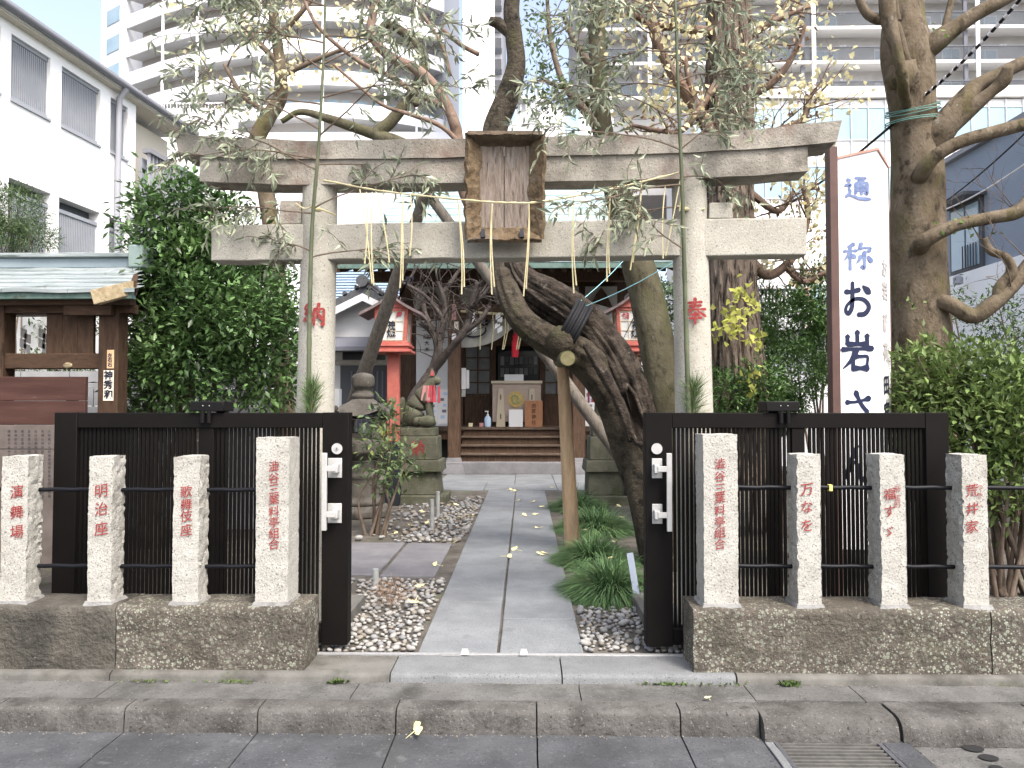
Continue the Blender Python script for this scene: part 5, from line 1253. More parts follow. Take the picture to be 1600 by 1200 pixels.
# ---- fox guardians on plinths
def fox(name_l, lab, X, Y, zb, face, bib=True):
    t = thing('fox_statue', lab, 'fox statue', (X, Y, zb), 'stone fox guardians on plinths')
    J = {'hip':(-.16,.0,.14,.15,.17), 'loin':(-.10,0,.30,.145,.16), 'back':(-.01,0,.45,.13,.15), 'chest':(.10,0,.52,.12,.13), 'neck':(.15,0,.66,.085,.095), 'head':(.19,0,.77,.085,.09), 'brow':(.25,0,.765,.065,.07), 'snout':(.33,0,.735,.036,.04),
         'shL':(.12,-.07,.42,.06,.07), 'elL':(.14,-.08,.26,.05,.05), 'wrL':(.17,-.08,.09,.045,.045), 'pawL':(.23,-.08,.03,.045,.035), 'shR':(.12,.07,.42,.06,.07), 'elR':(.14,.08,.26,.05,.05), 'wrR':(.17,.08,.09,.045,.045), 'pawR':(.23,.08,.03,.045,.035),
         'thL':(-.08,-.11,.15,.10,.11), 'ftL':(.03,-.13,.04,.05,.045), 'thR':(-.08,.11,.15,.10,.11), 'ftR':(.03,.13,.04,.05,.045), 't1':(-.28,.0,.08,.06,.06), 't2':(-.34,.0,.22,.075,.075), 't3':(-.33,.0,.38,.07,.07), 't4':(-.29,.0,.50,.02,.02)}
    E = [('hip','loin'),('loin','back'),('back','chest'),('chest','neck'),('neck','head'),('head','brow'),('brow','snout'),('chest','shL'),('shL','elL'),('elL','wrL'),('wrL','pawL'),('chest','shR'),('shR','elR'),('elR','wrR'),('wrR','pawR'),('hip','thL'),('thL','ftL'),('hip','thR'),('thR','ftR'),('hip','t1'),('t1','t2'),('t2','t3'),('t3','t4')]
    ks = list(J); m = bpy.data.meshes.new('body'); s = 1.0
    m.from_pydata([(J[k][0]*face*s, J[k][1]*s, J[k][2]*s) for k in ks], [(ks.index(a), ks.index(b)) for a, b in E], [])
    o = link('body', m, M['mossy'], (X, Y, zb), t)
    sk = o.modifiers.new('skin', 'SKIN'); sk.use_smooth_shade = True
    for i, k in enumerate(ks): m.skin_vertices[0].data[i].radius = (J[k][3]*s*1.2, J[k][4]*s*1.2)
    m.skin_vertices[0].data[0].use_root = True
    sd = o.modifiers.new('sub', 'SUBSURF'); sd.levels = 2; sd.render_levels = 2
    for sy in (-1, 1):
        c = Vector((X + .185*face, Y + sy*.05, zb + .83))
        e = MB().add([c + Vector((-.045*face,-.03,0)), c + Vector((.05*face,-.025,0)), c + Vector((.03*face,.03,-.01)), c + Vector((-.03*face,.03,0)), c + Vector((-.005*face,.012*sy,.15))], [(0,1,4),(1,2,4),(2,3,4),(3,0,4),(0,3,2,1)]).build('ear', M['mossy'], t)
        MB().add([c + Vector((-.022*face,-.034,.012)), c + Vector((.034*face,-.031,.012)), c + Vector((0,-.006+.012*sy,.115))], [(0,1,2)] if face > 0 else [(2,1,0)]).build('ear_inside', M['bib'], e)
    if bib:
        for nm, m_, off, k in (('bib','bib',.035,1.0), ('bib','bib_pink',-.06,.9)):
            mb = MB(); mb.grid(lambda u, v: Vector((X + face*(.155 + off + (u-.5)*.10*(1+.5*v) ), Y - .135 - .02*math.sin(u*9+v*2) - .02*v, zb + .68 - .27*v*k)), 10, 6)
            mb.grid(lambda u, v: Vector((X + face*(.165 + off*1.2 + .085 + .01*math.sin(u*9)), Y + (u-.5)*.26*(1+.3*v), zb + .67 - .27*v*k)), 10, 6)
            mb.build(nm, M[m_], t, smooth=True)
        MB().ico((X + .12*face, Y-.20, zb+.10), .12, 2, (1.25,.9,.85), rs).build('ball', M['mossy'], t, smooth=True)
    return t
def plinth(lab, xc, Y, tiers, txt=None):
    t = thing('stone_plinth', lab, 'plinth', (xc, Y, -.02), 'stone plinths of the fox guardians')
    for i, (w, d, z0, z1, k) in enumerate(tiers):
        o = MB().taper(xc-w/2, xc+w/2, Y-d/2, Y+d/2, z0+(.001 if i else 0), z1, k).build('tier', M['mossy'], t, bevel=.015)
        if txt and i == txt[0]:
            mb = MB(); brush(mb, KANJI[txt[1]], (xc, Y-d/2*((1+k)/2)-.006, (z0+z1)/2), .24, .24, thick=.09); mb.build('inscription', M['red_paint'], o)
    return t
FY = 12.5; fx = PX(656, FY)
zz = [PZ(y, FY) for y in (784,770,735,717,681,668)]
plinth('mossy tiered stone plinth under the left fox with red character', fx, FY, [(.95,.95,-.03,zz[1],1),(.72,.72,zz[1],zz[2],.88),(.80,.80,zz[2],zz[3],.94),(.66,.66,zz[3],zz[4],.96),(.56,.56,zz[4],zz[5],.97)], (3,'nou'))
fox('fox_statue', 'mossy sitting stone fox with red bib left of shrine steps', fx+.02, FY, zz[5], 1)
fx2 = PX(950, FY)
plinth('tiered stone plinth half hidden behind leaning trunk', fx2, FY, [(.95,.95,-.03,zz[1],1),(.72,.72,zz[1],zz[2],.96),(.80,.80,zz[2],zz[3],.94),(.66,.66,zz[3],zz[4],.96),(.56,.56,zz[4],zz[5],.97)])
fox('fox_statue', 'stone fox mostly hidden behind the old leaning trunk', fx2-.02, FY, zz[5], -1)
tag(MB().ico(P(1018,640,11.5), .32, 3, (.8,.7,1.05), lambda q: 1 + .2*nz(q, 1.5) + .08*nz(q, 4)).build('boulder', M['block_grey'], None, smooth=True), 'pale grey upright boulder beside mossy trunk at right', 'boulder')

# ---- red paper lanterns on posts
def red_lantern(lab, px0, Y, texts, side, ytop=0):
    xc = PX(px0, Y); t = thing('red_lantern', lab, 'lantern post', (xc, Y, -.02), 'red shrine lanterns on posts')
    k = Y/FPX; z = lambda py: PZ(py + ytop, Y)
    MB().box(xc-.09, xc+.09, Y-.09, Y+.09, z(690), z(551)).build('post', M['vermilion'], t, bevel=.01)
    MB().box(xc-.11, xc+.11, Y-.11, Y+.11, -.02, z(691)).build('post_base', M['black_base'], t, bevel=.01)
    for (w, a, b) in ((.30,548,552),(.255,543,548.2),(.28,539,543.2),(.25,535,539.2)): MB().box(xc-w, xc+w, Y-w, Y+w, z(b)+.002, z(a)).build('tray', M['vermilion'], t, bevel=.008)
    for sx in (-1,1):
        for sy in (-1,1):
            a = Vector((xc + sx*.205, Y + sy*.205, z(535))); b = Vector((xc + sx*.235, Y + sy*.235, z(488)))
            MB().bar(a, b, .055, .055, (0,1,0)).build('corner_post', M['vermilion'], t, bevel=.006)
    MB().box(xc-.262, xc+.262, Y-.262, Y+.262, z(489), z(484)).build('top_frame', M['vermilion'], t, bevel=.006)
    for nm, nrm in (('front',Vector((0,-1,0))),('right',Vector((1,0,0))),('left',Vector((-1,0,0))),('back',Vector((0,1,0)))):
        ux = Vector((-nrm.y, nrm.x, 0)); c0 = Vector((xc, Y, 0))
        def at(u, zz_, off=0): f = (zz_-z(535))/(z(488)-z(535)); return c0 + nrm*(.212 + .03*f + off) + ux*u*(.175+.03*f) + Vector((0,0,zz_))
        pn = MB().prism([at(-1,z(534)), at(1,z(534)), at(1,z(489)), at(-1,z(489))], (0,0,0), tuple(-nrm*.01)).build('panel', M['lantern_paper'], t)
        for u in (-1,-.33,.33,1):
            MB().bar(at(u*.98,z(534),.004), at(u*.98,z(489),.004), .014, .012, tuple(nrm)).build('panel_bar', M['lantern_frame'], pn)
        for f_ in (.02,.34,.66,.98):
            zz_ = z(534) + (z(489)-z(534))*f_; MB().bar(at(-.99,zz_,.002), at(.99,zz_,.002), .012, .014, tuple(nrm)).build('panel_bar', M['lantern_frame'], pn)
        if nm == 'front':
            for kk, m_ in (('black','black_paint'),('red','bib')):
                for ch, u, f_, hh in texts[kk]: char(ch, at(u, z(534)+(z(489)-z(534))*f_, .014), hh, m_, pn, bold=.03)
    # gabled roof: curved slopes falling to left and right
    zp, ze = z(462), z(492)
    def slope(sx):
        mb = MB()
        def f(u, v, off): 
            x = sx*(.02 + .46*u); zz_ = zp + (ze-zp)*(u**.72) + off; return Vector((xc + x, Y - .36 + .72*v, zz_))
        mb.grid(lambda u, v: f(u, v, 0), 10, 2); mb.grid(lambda u, v: f(1-u, v, -.045), 10, 2)
        for v in (0, 1): mb.grid(lambda u, w: f(u, v, -.045*w), 10, 1)
        mb.grid(lambda u, w: f(1, u, -.045*w), 2, 1)
        mb.build('roof_slope', M['lantern_roof'], t, smooth=True, angle=40, weld=.0005)
    slope(1); slope(-1)
    for yy in (-.28, .25): MB().prism([(xc-.25,Y+yy,z(484)+.002),(xc+.25,Y+yy,z(484)+.002),(xc,Y+yy,zp-.06)], (0,0,0), (0,.03,0)).build('gable', M['vermilion'], t)
    MB().box(xc-.05, xc+.05, Y-.38, Y+.38, zp-.02, zp+.035).build('ridge', M['lantern_roof'], t, bevel=.01)
    return t
T1 = {'black': [('御',.0,.80,.13),('神',.0,.55,.12),('燈',.0,.27,.14)], 'red': [('奉',.62,.88,.10),('納',-.62,.88,.10)]}
T2 = {'black': [('御',.25,.80,.13),('神',.25,.53,.13),('燈',.25,.24,.14)], 'red': [('納',-.55,.84,.11),('奉',.8,.9,.10)]}
red_lantern('red wooden lantern post left of path behind stone lantern', 615, 12.0, T1, 1)
red_lantern('red wooden lantern post right of path behind mossy trunk', 986, 12.2, T2, -1)

# ---- tall white sign
SY = 6.3
sg = thing('sign_board', 'tall white sign with dark vertical Japanese lettering behind right gate', 'sign', P(1345, 860, SY))
x0, x1 = PX(1313,SY), PX(1386,SY); ztop_l, ztop_r = PZ(252,SY), PZ(238,SY); z0 = .35
xk = PX(1376,SY)
MB().prism([(x0,SY,z0),(xk,SY,z0),(xk,SY,ztop_r),(x0,SY,ztop_l)], (0,0,0), (0,.02,0)).build('front_panel', M['white_panel'], sg)
# second face turned away to the right
xr, yr = PX(1393,SY+.42), SY+.42
MB().prism([(xk,SY+.001,z0),(xr,yr,z0),(xr,yr,ztop_r-.02),(xk,SY+.001,ztop_r)], (0,0,0), (-.02,.012,0)).build('side_panel', M['white_panel'], sg)
MB().box(PX(1300,SY), x0-.001, SY-.02, SY+.09, -.02, PZ(236,SY)+.02).build('post', M['sign_brown'], sg, bevel=.004)
MB().box(xr-.05, xr+.02, yr+.02, yr+.09, -.02, ztop_r).build('rear_post', M['sign_brown'], sg)
MB().prism([(x0,SY-.01,ztop_l+.002),(xk+.01,SY-.01,ztop_r+.002),(xk+.01,SY-.01,ztop_r+.022),(x0,SY-.01,ztop_l+.022)], (0,0,0), (0,.12,0)).build('cap', M['sign_red'], sg)
MB().prism([(xk+.012,SY-.004,ztop_r+.002),(xr+.01,yr,ztop_r-.016),(xr+.01,yr,ztop_r+.004),(xk+.012,SY-.004,ztop_r+.022)], (0,0,0), (-.03,.0,0)).build('cap', M['sign_red'], sg)
for key, m_, cy, hpx, wpx in (('tsuu','faded_navy',295,40,44),('shou','faded_navy',401,43,46),('o','navy_paint',467,56,46),('iwa','navy_paint',548,62,50),('sa','navy_paint',640,56,46),('n','navy_paint',722,56,46)):
    mb = MB(); brush(mb, KANJI[key], P(1340 if key != 'sa' else 1342, cy, SY-.0035), hpx*SY/FPX, wpx*SY/FPX, thick=.13 if m_ == 'navy_paint' else .105)
    mb.build('lettering', M[m_], sg)
d = Vector((xr-xk, yr-SY, 0)).normalized()
nrm_ = Vector((d.y,-d.x,0)); mid = Vector(((xk+xr)/2, (SY+yr)/2, 0))
for ch, py, m_ in zip('お岩稲荷田宮神社', (440,475,525,570,622,662,700,740), ['faded_grey']*4 + ['black_paint']*4):
    c = mid + nrm_*.006; c.z = PZ(py-20, SY+.2); char(ch, c, .17, m_, sg, w=.26, bold=.03, ux=tuple(d))

# ================================================================== purification pavilion on the left
TYp = 7.2
tz = thing('water_pavilion', 'dark timber water pavilion with verdigris copper roof at left edge', 'pavilion', (-4.4, 7.8, -.02))
XR = PX(206, 6.9); XL = -6.6
def sheet(y0, z0_, y1, z1_, m_, name, drop=.014, xr=XR):
    MB().prism([(XL,y0,z0_),(XL,y1,z1_),(XL,y1,z1_+drop),(XL,y0,z0_+drop)], (XL,0,0), (xr,0,0)).build(name, M[m_], tz)
zE, zR_ = PZ(451, 6.9), PZ(415, 7.85)
for k in range(6):
    f0_, f1_ = k/6, (k+1)/6
    ya, yb = 6.9 + .95*f0_, 6.9 + .95*f1_ + .03; za, zb_ = zE + (zR_-zE)*f0_**1.1, zE + (zR_-zE)*f1_**1.1 - .004
    # each course in sheets
    n = 5; w_ = (XR-XL)/n
    for j in range(n):
        off = (.5 if k % 2 else 0)*w_; a = max(XL, XL + j*w_ - off); b = XL + (j+1)*w_ - off if j < n-1 else PX(208, ya) + nz((k,3,1))*.03
        if b > PX(208, ya): b = PX(208, ya)
        if a > b - .02: continue
        q = MB(); q.grid(lambda u, v: Vector((a + (b-a-.004)*u, ya + (yb-ya)*v, za + (zb_-za)*v + .012 + nz((a+(b-a)*u, k, v), 2.5)*.014)), 10, 2)
        q.grid(lambda u, v: Vector((a + (b-a-.004)*u, ya, za + .012 - .034*v + nz((a+(b-a)*u, k, 0), 2.5)*.014)), 10, 1)
        q.build('roof_sheet', M['pav_copper'], tz, smooth=True)
MB().box(XL, XR-.03, 6.93, 7.0, zE-.075, zE-.012).build('eave_edge', M['copper_edge'], tz)
XRr = PX(207, 7.85)
MB().box(XL, XRr-.04, 7.80, 7.95, zR_-.02, PZ(402,7.85)).build('ridge', mat('ridge_grey_copper', (.17,.215,.24), (.23,.28,.305), 2, .7), tz, bevel=.01)
MB().box(XL, XRr, 7.76, 7.99, PZ(402,7.85)+.002, PZ(395,7.85)).build('ridge_cap', M['pav_copper'], tz, bevel=.008)
MB().box(XRr-.02, XRr+.13, 7.74, 8.0, zR_-.03, PZ(383,7.85)).build('ridge_end', M['copper_edge'] if False else mat('ridge_end_verdigris', (.15,.205,.19), (.22,.275,.26), 7, .75), tz, bevel=.02)
# rear slope
MB().add([(XL,7.95,zR_),(XRr,7.95,zR_),(XRr,8.9,zE),(XL,8.9,zE)], [(0,1,2,3)]).build('rear_roof', M['copper'], tz)
MB().box(XL, XR-.10, 7.02, 7.14, PZ(476,7.1), zE-.06).build('fascia', M['wood_temizuya_h'], tz)
MB().box(XL, XRr-.05, 7.15, 8.8, zE-.02, zE).build('ceiling', M['wood_dark'], tz)
a, b = P(141, 463, 6.75), P(206, 448, 7.3)
MB().prism([P(140,453,6.72), P(146,476,6.72), P(206,460,6.95), P(206,438,6.95)], (0,0,0), (.02,.06,0)).build('bargeboard', M['wood_end'], tz, bevel=.006)
MB().prism([P(205,438,6.96), P(205,460,6.96), (XRr-.02,7.9,zR_-.2), (XRr-.02,7.9,zR_-.03)], (0,0,0), (.04,.02,0)).build('bargeboard', M['wood_temizuya_h'], tz)
MB().box(PX(160,TYp), PX(191,TYp), TYp-.09, TYp+.09, -.02, zE-.02).build('post', M['wood_temizuya'], tz, bevel=.008)
MB().box(PX(-18,TYp), PX(13,TYp), TYp-.09, TYp+.09, -.02, zE-.02).build('post', M['wood_temizuya'], tz, bevel=.008)
MB().box(PX(191,8.7)-.2, PX(191,8.7), 8.6, 8.78, -.02, zE-.02).build('post', M['wood_temizuya'], tz, bevel=.008)
MB().box(XL, PX(208,TYp), TYp-.075, TYp+.075, PZ(489,TYp), PZ(474,TYp)).build('beam', M['wood_temizuya_h'], tz, bevel=.006)
MB().box(PX(101,TYp-.1), PX(176,TYp-.1), TYp-.15, TYp-.091, PZ(494,TYp), PZ(478,TYp)).build('bracket_arm', M['wood_temizuya_h'], tz, bevel=.006)
MB().box(XL, PX(159,TYp), TYp-.06, TYp+.06, PZ(576,TYp), PZ(552,TYp)).build('rail', M['wood_temizuya_h'], tz, bevel=.008)
xs = [72,97,121,146]
for a, b in zip(xs[:-1], xs[1:]): MB().box(PX(a,TYp)+.001, PX(b,TYp)-.001, TYp-.02, TYp+.02+random.uniform(0,.006), PZ(552,TYp), PZ(489,TYp)).build('plank', M['wood_temizuya'], tz, bevel=.002)
c = P(106, 571, TYp-.06); MB().ico(c, .045, 2, (1,.3,.65)).build('peg', M['wood_end'], tz, smooth=True)
# paper streamers and twine in the opening
for i, (px0, lab) in enumerate(((37,'left zigzag paper streamer hanging in the water pavilion'),(66,'right zigzag paper streamer hanging in the water pavilion'))):
    mb = MB(); Y = 7.9
    for k, (dx, dy) in enumerate(((0,0),(6,8),(-1,16),(5,24))):
        p = P(px0+dx, 520+dy, Y); w_ = .035; mb.prism([p + Vector((-w_,0,-.04)), p + Vector((w_,0,-.065)), p + Vector((w_,0,.03)), p + Vector((-w_,0,.055))], (0,0,0), (0,.002,0))
    tag(mb.build('paper_streamer', M['paper']), lab, 'streamer', 'paper streamers in the pavilion')
# stickers on the post
def sticker(lab, x0, x1, y0, y1, m_, text, pys, h):
    Y = TYp-.093; t = thing('paper_sticker', lab, 'sticker', P((x0+x1)/2, y1, Y))
    MB().box(PX(x0,Y), PX(x1,Y), Y-.002, Y, PZ(y1,Y), PZ(y0,Y)).build('sheet', M[m_], t)
    for ch, py in zip(text, pys): char(ch, P((x0+x1)/2, py, Y-.004), h, 'black_paint', t, bold=.04, tilt=0)
sticker('small orange votive sticker on the pavilion post', 166, 177, 546, 575, 'sticker_or', '左右石', (555,562,570), .043)
sticker('larger white votive sticker with bold black characters on pavilion post', 161, 177, 578, 626, 'sticker', '神秀和', (586,601,616), .085)
# notice board standing in front
nb = thing('notice_board', 'faded red brown wooden notice board at left edge behind gate', 'notice board', P(60, 760, 6.0))
for k in range(3):
    za, zb_ = PZ(588+38*(k+1), 6.0), PZ(588+38*k, 6.0); MB().box(-5.2, PX(135,6.0), 5.98, 6.02, za+.001, zb_-.001).build('board', M['signboard'] if k < 2 else M['signboard_low'], nb, bevel=.003)
MB().box(-5.2, PX(133,6.0), 5.985, 6.015, .25, PZ(588+38*3,6.0)-.002).build('lower_board', M['signboard_low'], nb)
for xx in (-5.0, PX(110,6.03)): MB().box(xx-.03, xx+.03, 6.021, 6.09, -.02, PZ(592,6)).build('leg', M['wood_temizuya'], nb)
mb = MB(); rn = random.Random(3)
for i in range(11):
    for j in range(17): 
        write(mb, rn.choice('神社御由緒田宮稲荷大明岩参拝年月日'), P(14 + i*10.5, 674 + j*6.3, 5.979), .024, bold=.0, tilt=0)
stuff(mb.build('lettering', M['black_paint'], nb))
# concrete block wall behind
bw = thing('block_wall', 'grey concrete block wall behind the pavilion post', 'wall', (-5.2, 9.6, -.02))
bz = -.02
for r_ in range(9):
    for k in range(9):
        x = -8.2 + k*.62 + (.31 if r_ % 2 else 0); MB().box(x+.004, x+.612, 9.55, 9.68, bz+.004, bz+.214).build('block', M['block_grey'], bw)
    bz += .22

# ================================================================== fallen leaves
gm = MB()
def fan(u, v):
    a = (u-.5)*2.3; r_ = .25 + .75*v; k = 1 - .16*(abs(u-.5) < .06)*v + .05*math.sin(u*21)*v
    return Vector((math.sin(a)*r_*k, math.cos(a)*r_*k - .2, .10*math.sin(u*7)*v + .10*v*v))
gm.grid(fan, 12, 3); gm.bar((0,.05,.02), (.05,-1.3,.02), .05, .05); gmesh = gm.mesh('fallen_leaf', True); gmesh.materials.append(M['fallen'])
def fallen(px0, py0, lab, z=0.0, s_=.036, grp='fallen ginkgo leaves', rot=None, tilt=0):
    k = (CAM_Z - z)/(CAM_Z - P(px0, py0, 5).z)*5; p = P(px0, py0, k)
    o = bpy.data.objects.new('ginkgo_leaf', gmesh); COL.objects.link(o); o.location = (p.x, p.y, z+.012); o.scale = (s_,)*3
    o.rotation_euler = (tilt + random.uniform(-.25,.25), random.uniform(-.3,.3), random.uniform(0,6.28) if rot is None else rot); tag(o, lab, 'leaf', grp)
fallen(648, 1146, 'pale ginkgo leaf with long stem lying alone in the gutter', STREET_Z+.02, .058, rot=-1.2, tilt=.8)
for px0, lab in ((1208,'yellow leaf caught at left corner of the drain grate'),(1245,'pale leaf on the rear edge of drain grate'),(1308,'cream leaf on the right rear of drain grate')): fallen(px0, 1150, lab, STREET_Z, .036)
fallen(1497, 1152, 'yellow leaf lying on the square drain lid', STREET_Z-.008, .045, rot=1.3)
fallen(1107, 1094, 'tiny yellow leaf on pavement right of the gateway', PAVE_Z+.01, .022)
fallen(682, 884, 'cream ginkgo leaf with long stem on the left side slab', 0, .05, rot=1.4)
for i_, (px0, py0) in enumerate(sorted(((793,871),(806,860),(845,868),(853,866),(842,826),(818,806),(837,805),(848,793),(832,785),(810,783),(797,766),(803,768),(862,762)), key=lambda q: -q[1])):
    fallen(px0, py0, ORD[i_] + ' of the ginkgo leaves fallen on the path slabs', .0, .058, 'ginkgo leaves on the path')
for i_, (px0, py0) in enumerate(sorted(((616,835),(660,801),(700,790),(722,810),(712,790),(735,806),(736,792),(669,818),(708,849),(655,916),(649,941),(690,812),(640,822)), key=lambda q: -q[1])):
    fallen(px0, py0, ORD[i_] + ' of the ginkgo leaves on gravel left of path', .03, .06, 'ginkgo leaves on the left gravel')
for i_, (px0, py0) in enumerate(sorted(((961,834),(963,847),(972,810),(966,792)), key=lambda q: -q[1])):
    fallen(px0, py0, ORD[i_] + ' of the ginkgo leaves on soil right of prop post', .0, .055, 'ginkgo leaves right of the prop')
fallen(914, 830, 'yellow leaf caught on top of mondo grass by the prop post', .2, .05)
fallen(954, 874, 'yellow leaf caught in the near mondo grass clump', .2, .04)

# ================================================================== grit and crumbs in the joints and along the kerb
mb = MB(); rn = random.Random(77)
for _ in range(420):
    k = rn.random()
    if k < .45: x, y, z = rn.uniform(-3.2,3.0), 3.955 - abs(rn.gauss(0,.02)), STREET_Z+.002
    elif k < .75: x, y, z = rn.uniform(-3.2,3.0), 4.355 - abs(rn.gauss(0,.012)), PAVE_Z+.003
    elif k < .9: x, y, z = rn.uniform(-3.0,2.8), rn.uniform(3.5,3.95), STREET_Z+.002
    else: x, y, z = rn.uniform(-1.2,.9), 4.66 + rn.uniform(-.03,.02), .003
    mb.ico((x, y, z), rn.uniform(.002,.006), 1, (1,1,.6))
stuff(mb.build('grit', M['pebble_b']))
# ================================================================== shrine hall
sh = thing('shrine_hall', 'dark timber shrine hall with verdigris roof at end of path', 'shrine', (-.3, 19.5, -.02))
MB().rough(-2.25, 1.75, 17.4, 21.5, -.02, .265, .5, wob(.01, 2)).build('stone_podium', M['slab_dark'], sh, bevel=.02)
xsA, xsB = PX(720,17.7), PX(893,17.7)
for k in range(4):
    z = .268 + .188*k
    MB().box(xsA, xsB, 17.62+.24*k, 18.6, z, z+.135).build('step_riser', M['wood_dark'], sh)
    MB().box(xsA-.02, xsB+.02, 17.56+.24*k, 17.62+.24*k+.25, z+.137, z+.186).build('step_tread', M['wood_step'], sh, bevel=.008)
zv = 1.03
for k in range(14):
    x0 = -3.3 + k*.45; MB().box(x0+.002, x0+.448, 18.5, 20.1, zv-.10, zv).build('veranda_board', M['wood_step'], sh)
MB().box(-3.35, 3.05, 18.56, 18.66, zv-.3, zv-.102).build('veranda_beam', M['wood_dark'], sh)
MB().box(-3.3, 3.0, 18.9, 19.0, -.02, zv-.31).build('underfloor_shade', M['pit'], sh)  # near-black sheet: shade below the veranda put into its colour
for px0 in (710, 904):
    x = PX(px0, 17.6); po = MB().box(x-.145, x+.145, 17.46, 17.74, .30, 4.1).build('porch_post', M['wood_dark'], sh, bevel=.02)
    MB().lathe([(.36,-.02),(.34,.10),(.24,.30),(.22,.36)], (x,17.6,0), sq=4, rot=math.pi/4).build('post_foot', M['slab_dark'], po, bevel=.02)
    for (dy, hh, m_) in ((487,.36,'bib_pink'),(510,.22,'sticker'),(526,.14,'paper')):
        MB().box(x-.05+.05*(dy == 510), x+.05+.05*(dy == 510), 17.453, 17.459, PZ(dy,17.46)-hh/2, PZ(dy,17.46)+hh/2).build('post_sticker', M[m_], po)
MB().box(PX(690,17.6), PX(925,17.6), 17.5, 17.7, PZ(498,17.6), PZ(476,17.6)).build('porch_beam', M['wood_dark'], sh, bevel=.01)
MB().box(PX(640,18.4), PX(980,18.4), 18.35, 18.5, PZ(500,18.4), PZ(484,18.4)).build('tie_beam', M['wood_dark'], sh, bevel=.01)
for a, b in ((648,700),(720,800),(850,905),(915,965)):
    MB().box(PX(a,18.5), PX(b,18.5), 18.5, 18.53, PZ(484,18.5), PZ(448,18.5)).build('transom_panel', M['cloth'], sh)
    cxx = (PX(a,18.5)+PX(b,18.5))/2
    MB().prism([(cxx-.3,18.46,PZ(484,18.5)),(cxx+.3,18.46,PZ(484,18.5)),(cxx+.12,18.46,PZ(460,18.5)),(cxx,18.46,PZ(450,18.5)),(cxx-.12,18.46,PZ(460,18.5))], (0,0,0), (0,.04,0)).build('frog_strut', M['wood_dark'], sh, bevel=.01)
# wall bays
WY = 20.0
for a, b in ((633,650),(700,724),(768,775),(843,849),(890,912),(990,1002)):
    MB().box(PX(a,WY), PX(b,WY), WY-.08, WY+.08, zv, 5.0).build('wall_post', M['wood_dark'], sh)
MB().box(-3.3, 3.0, WY-.1, WY+.1, PZ(540,WY), PZ(520,WY)).build('door_head', M['wood_dark'], sh)
MB().box(-3.3, 3.0, WY+.1, WY+.3, zv, 5.6).build('rear_wall', M['wood_dark'], sh)
for a, b in ((650,700),(912,990)):
    MB().box(PX(a,19.6), PX(b,19.6), 19.58, 19.62, PZ(546,19.6), PZ(478,19.6)).build('wall_panel', M['plaster'], sh)
    MB().box(PX(a,19.6), PX(b,19.6), 19.60, 19.64, zv, PZ(547,19.6)).build('wall_panel', M['plaster'], sh)
for ch, px0, py in (('人',671,493),('類',671,503),('界',671,513),('一',664,516),('般',665,526),('大',667,536),('祭',671,527),('木',667,546)): 
    mb = MB(); write(mb, ch, P(px0, py, 19.57), .13, bold=.01); mb.build('character', M['black_paint'], sh)
def lattice(a, b, y0, y1, nx, ny):
    xa, xb, za, zb_ = PX(a,WY), PX(b,WY), PZ(y1,WY), PZ(y0,WY)
    d = MB().box(xa, xb, WY-.02, WY, za, zb_).build('door', M['glass_mat'], sh)
    for i in range(nx+1):
        x = xa + (xb-xa)*i/nx; w_ = .035 if i in (0,nx) else .016; MB().box(x-w_, x+w_, WY-.055, WY-.021, za, zb_).build('muntin', M['wood_dark'], d)
    for j in range(ny+1):
        z = za + (zb_-za)*j/ny; w_ = .03 if j in (0,ny) else .016; MB().box(xa, xb, WY-.05, WY-.022, z-w_, z+w_).build('muntin', M['wood_dark'], d)
    MB().box(xa, xb, WY-.03, WY, zv, za-.03).build('door_panel', M['wood_dark'], d)
lattice(726, 767, 540, 617, 2, 4); lattice(850, 889, 540, 617, 2, 4)
MB().box(PX(775,WY), PX(843,WY), WY+.02, WY+.06, zv, PZ(542,WY)).build('interior_shade', M['pit'], sh)  # near-black sheet: darkness of the open hall put into its colour
MB().box(PX(778,19.9), PX(842,19.9), 19.86, 19.90, PZ(598,19.9), PZ(548,19.9)).build('altar_glass', M['glass_dark'], sh, bevel=.01)
rn = random.Random(2)
for i in range(16):
    x = 782 + (i % 8)*7.4; y = 557 + (i//8)*18; MB().box(PX(x,19.85), PX(x+6,19.85), 19.845, 19.852, PZ(y+rn.uniform(8,14),19.85), PZ(y,19.85)).build('framed_picture', mat('dim_picture', *[(rn.uniform(.05,.16),)*3]*2), sh)
# eave: rafters, fascia, copper sheets
EX0, EX1 = PX(527,16), PX(1062,16); zE = PZ(418, 16)
r0 = None; x = EX0 + .08
while x < EX1:
    if r0 is None: r0 = MB().bar((x,16.08,zE-.02), (x,20.5,zE+1.15), .09, .11).build('rafter', M['wood_dark'], sh)
    else: place(r0, (x, r0.location.y + sh.location.y, r0.location.z + sh.location.z), sh)
    x += .26
MB().add([(EX0,16.0,zE+.04),(EX1,16.0,zE+.04),(EX1,20.6,zE+1.25),(EX0,20.6,zE+1.25)], [(0,1,2,3)]).build('eave_lining', M['wood_dark'], sh)
MB().box(EX0, EX1, 15.94, 16.02, zE-.02, PZ(411,16)).build('eave_edge', M['copper_edge'], sh)
for xx in (EX0-.03, EX1-.03): MB().bar((xx+.03,15.95,zE+.02), (xx+.03,20.6,zE+1.2), .08, .25).build('verge_board', M['wood_dark'], sh)
MB().box(EX0+.3, EX1-.3, 17.9, 18.1, PZ(440,18), PZ(424,18)).build('purlin', M['wood_dark'], sh)
rows = 15; ya, yb, za, zb_ = 15.93, 20.2, PZ(410,16), PZ(268,20.2)
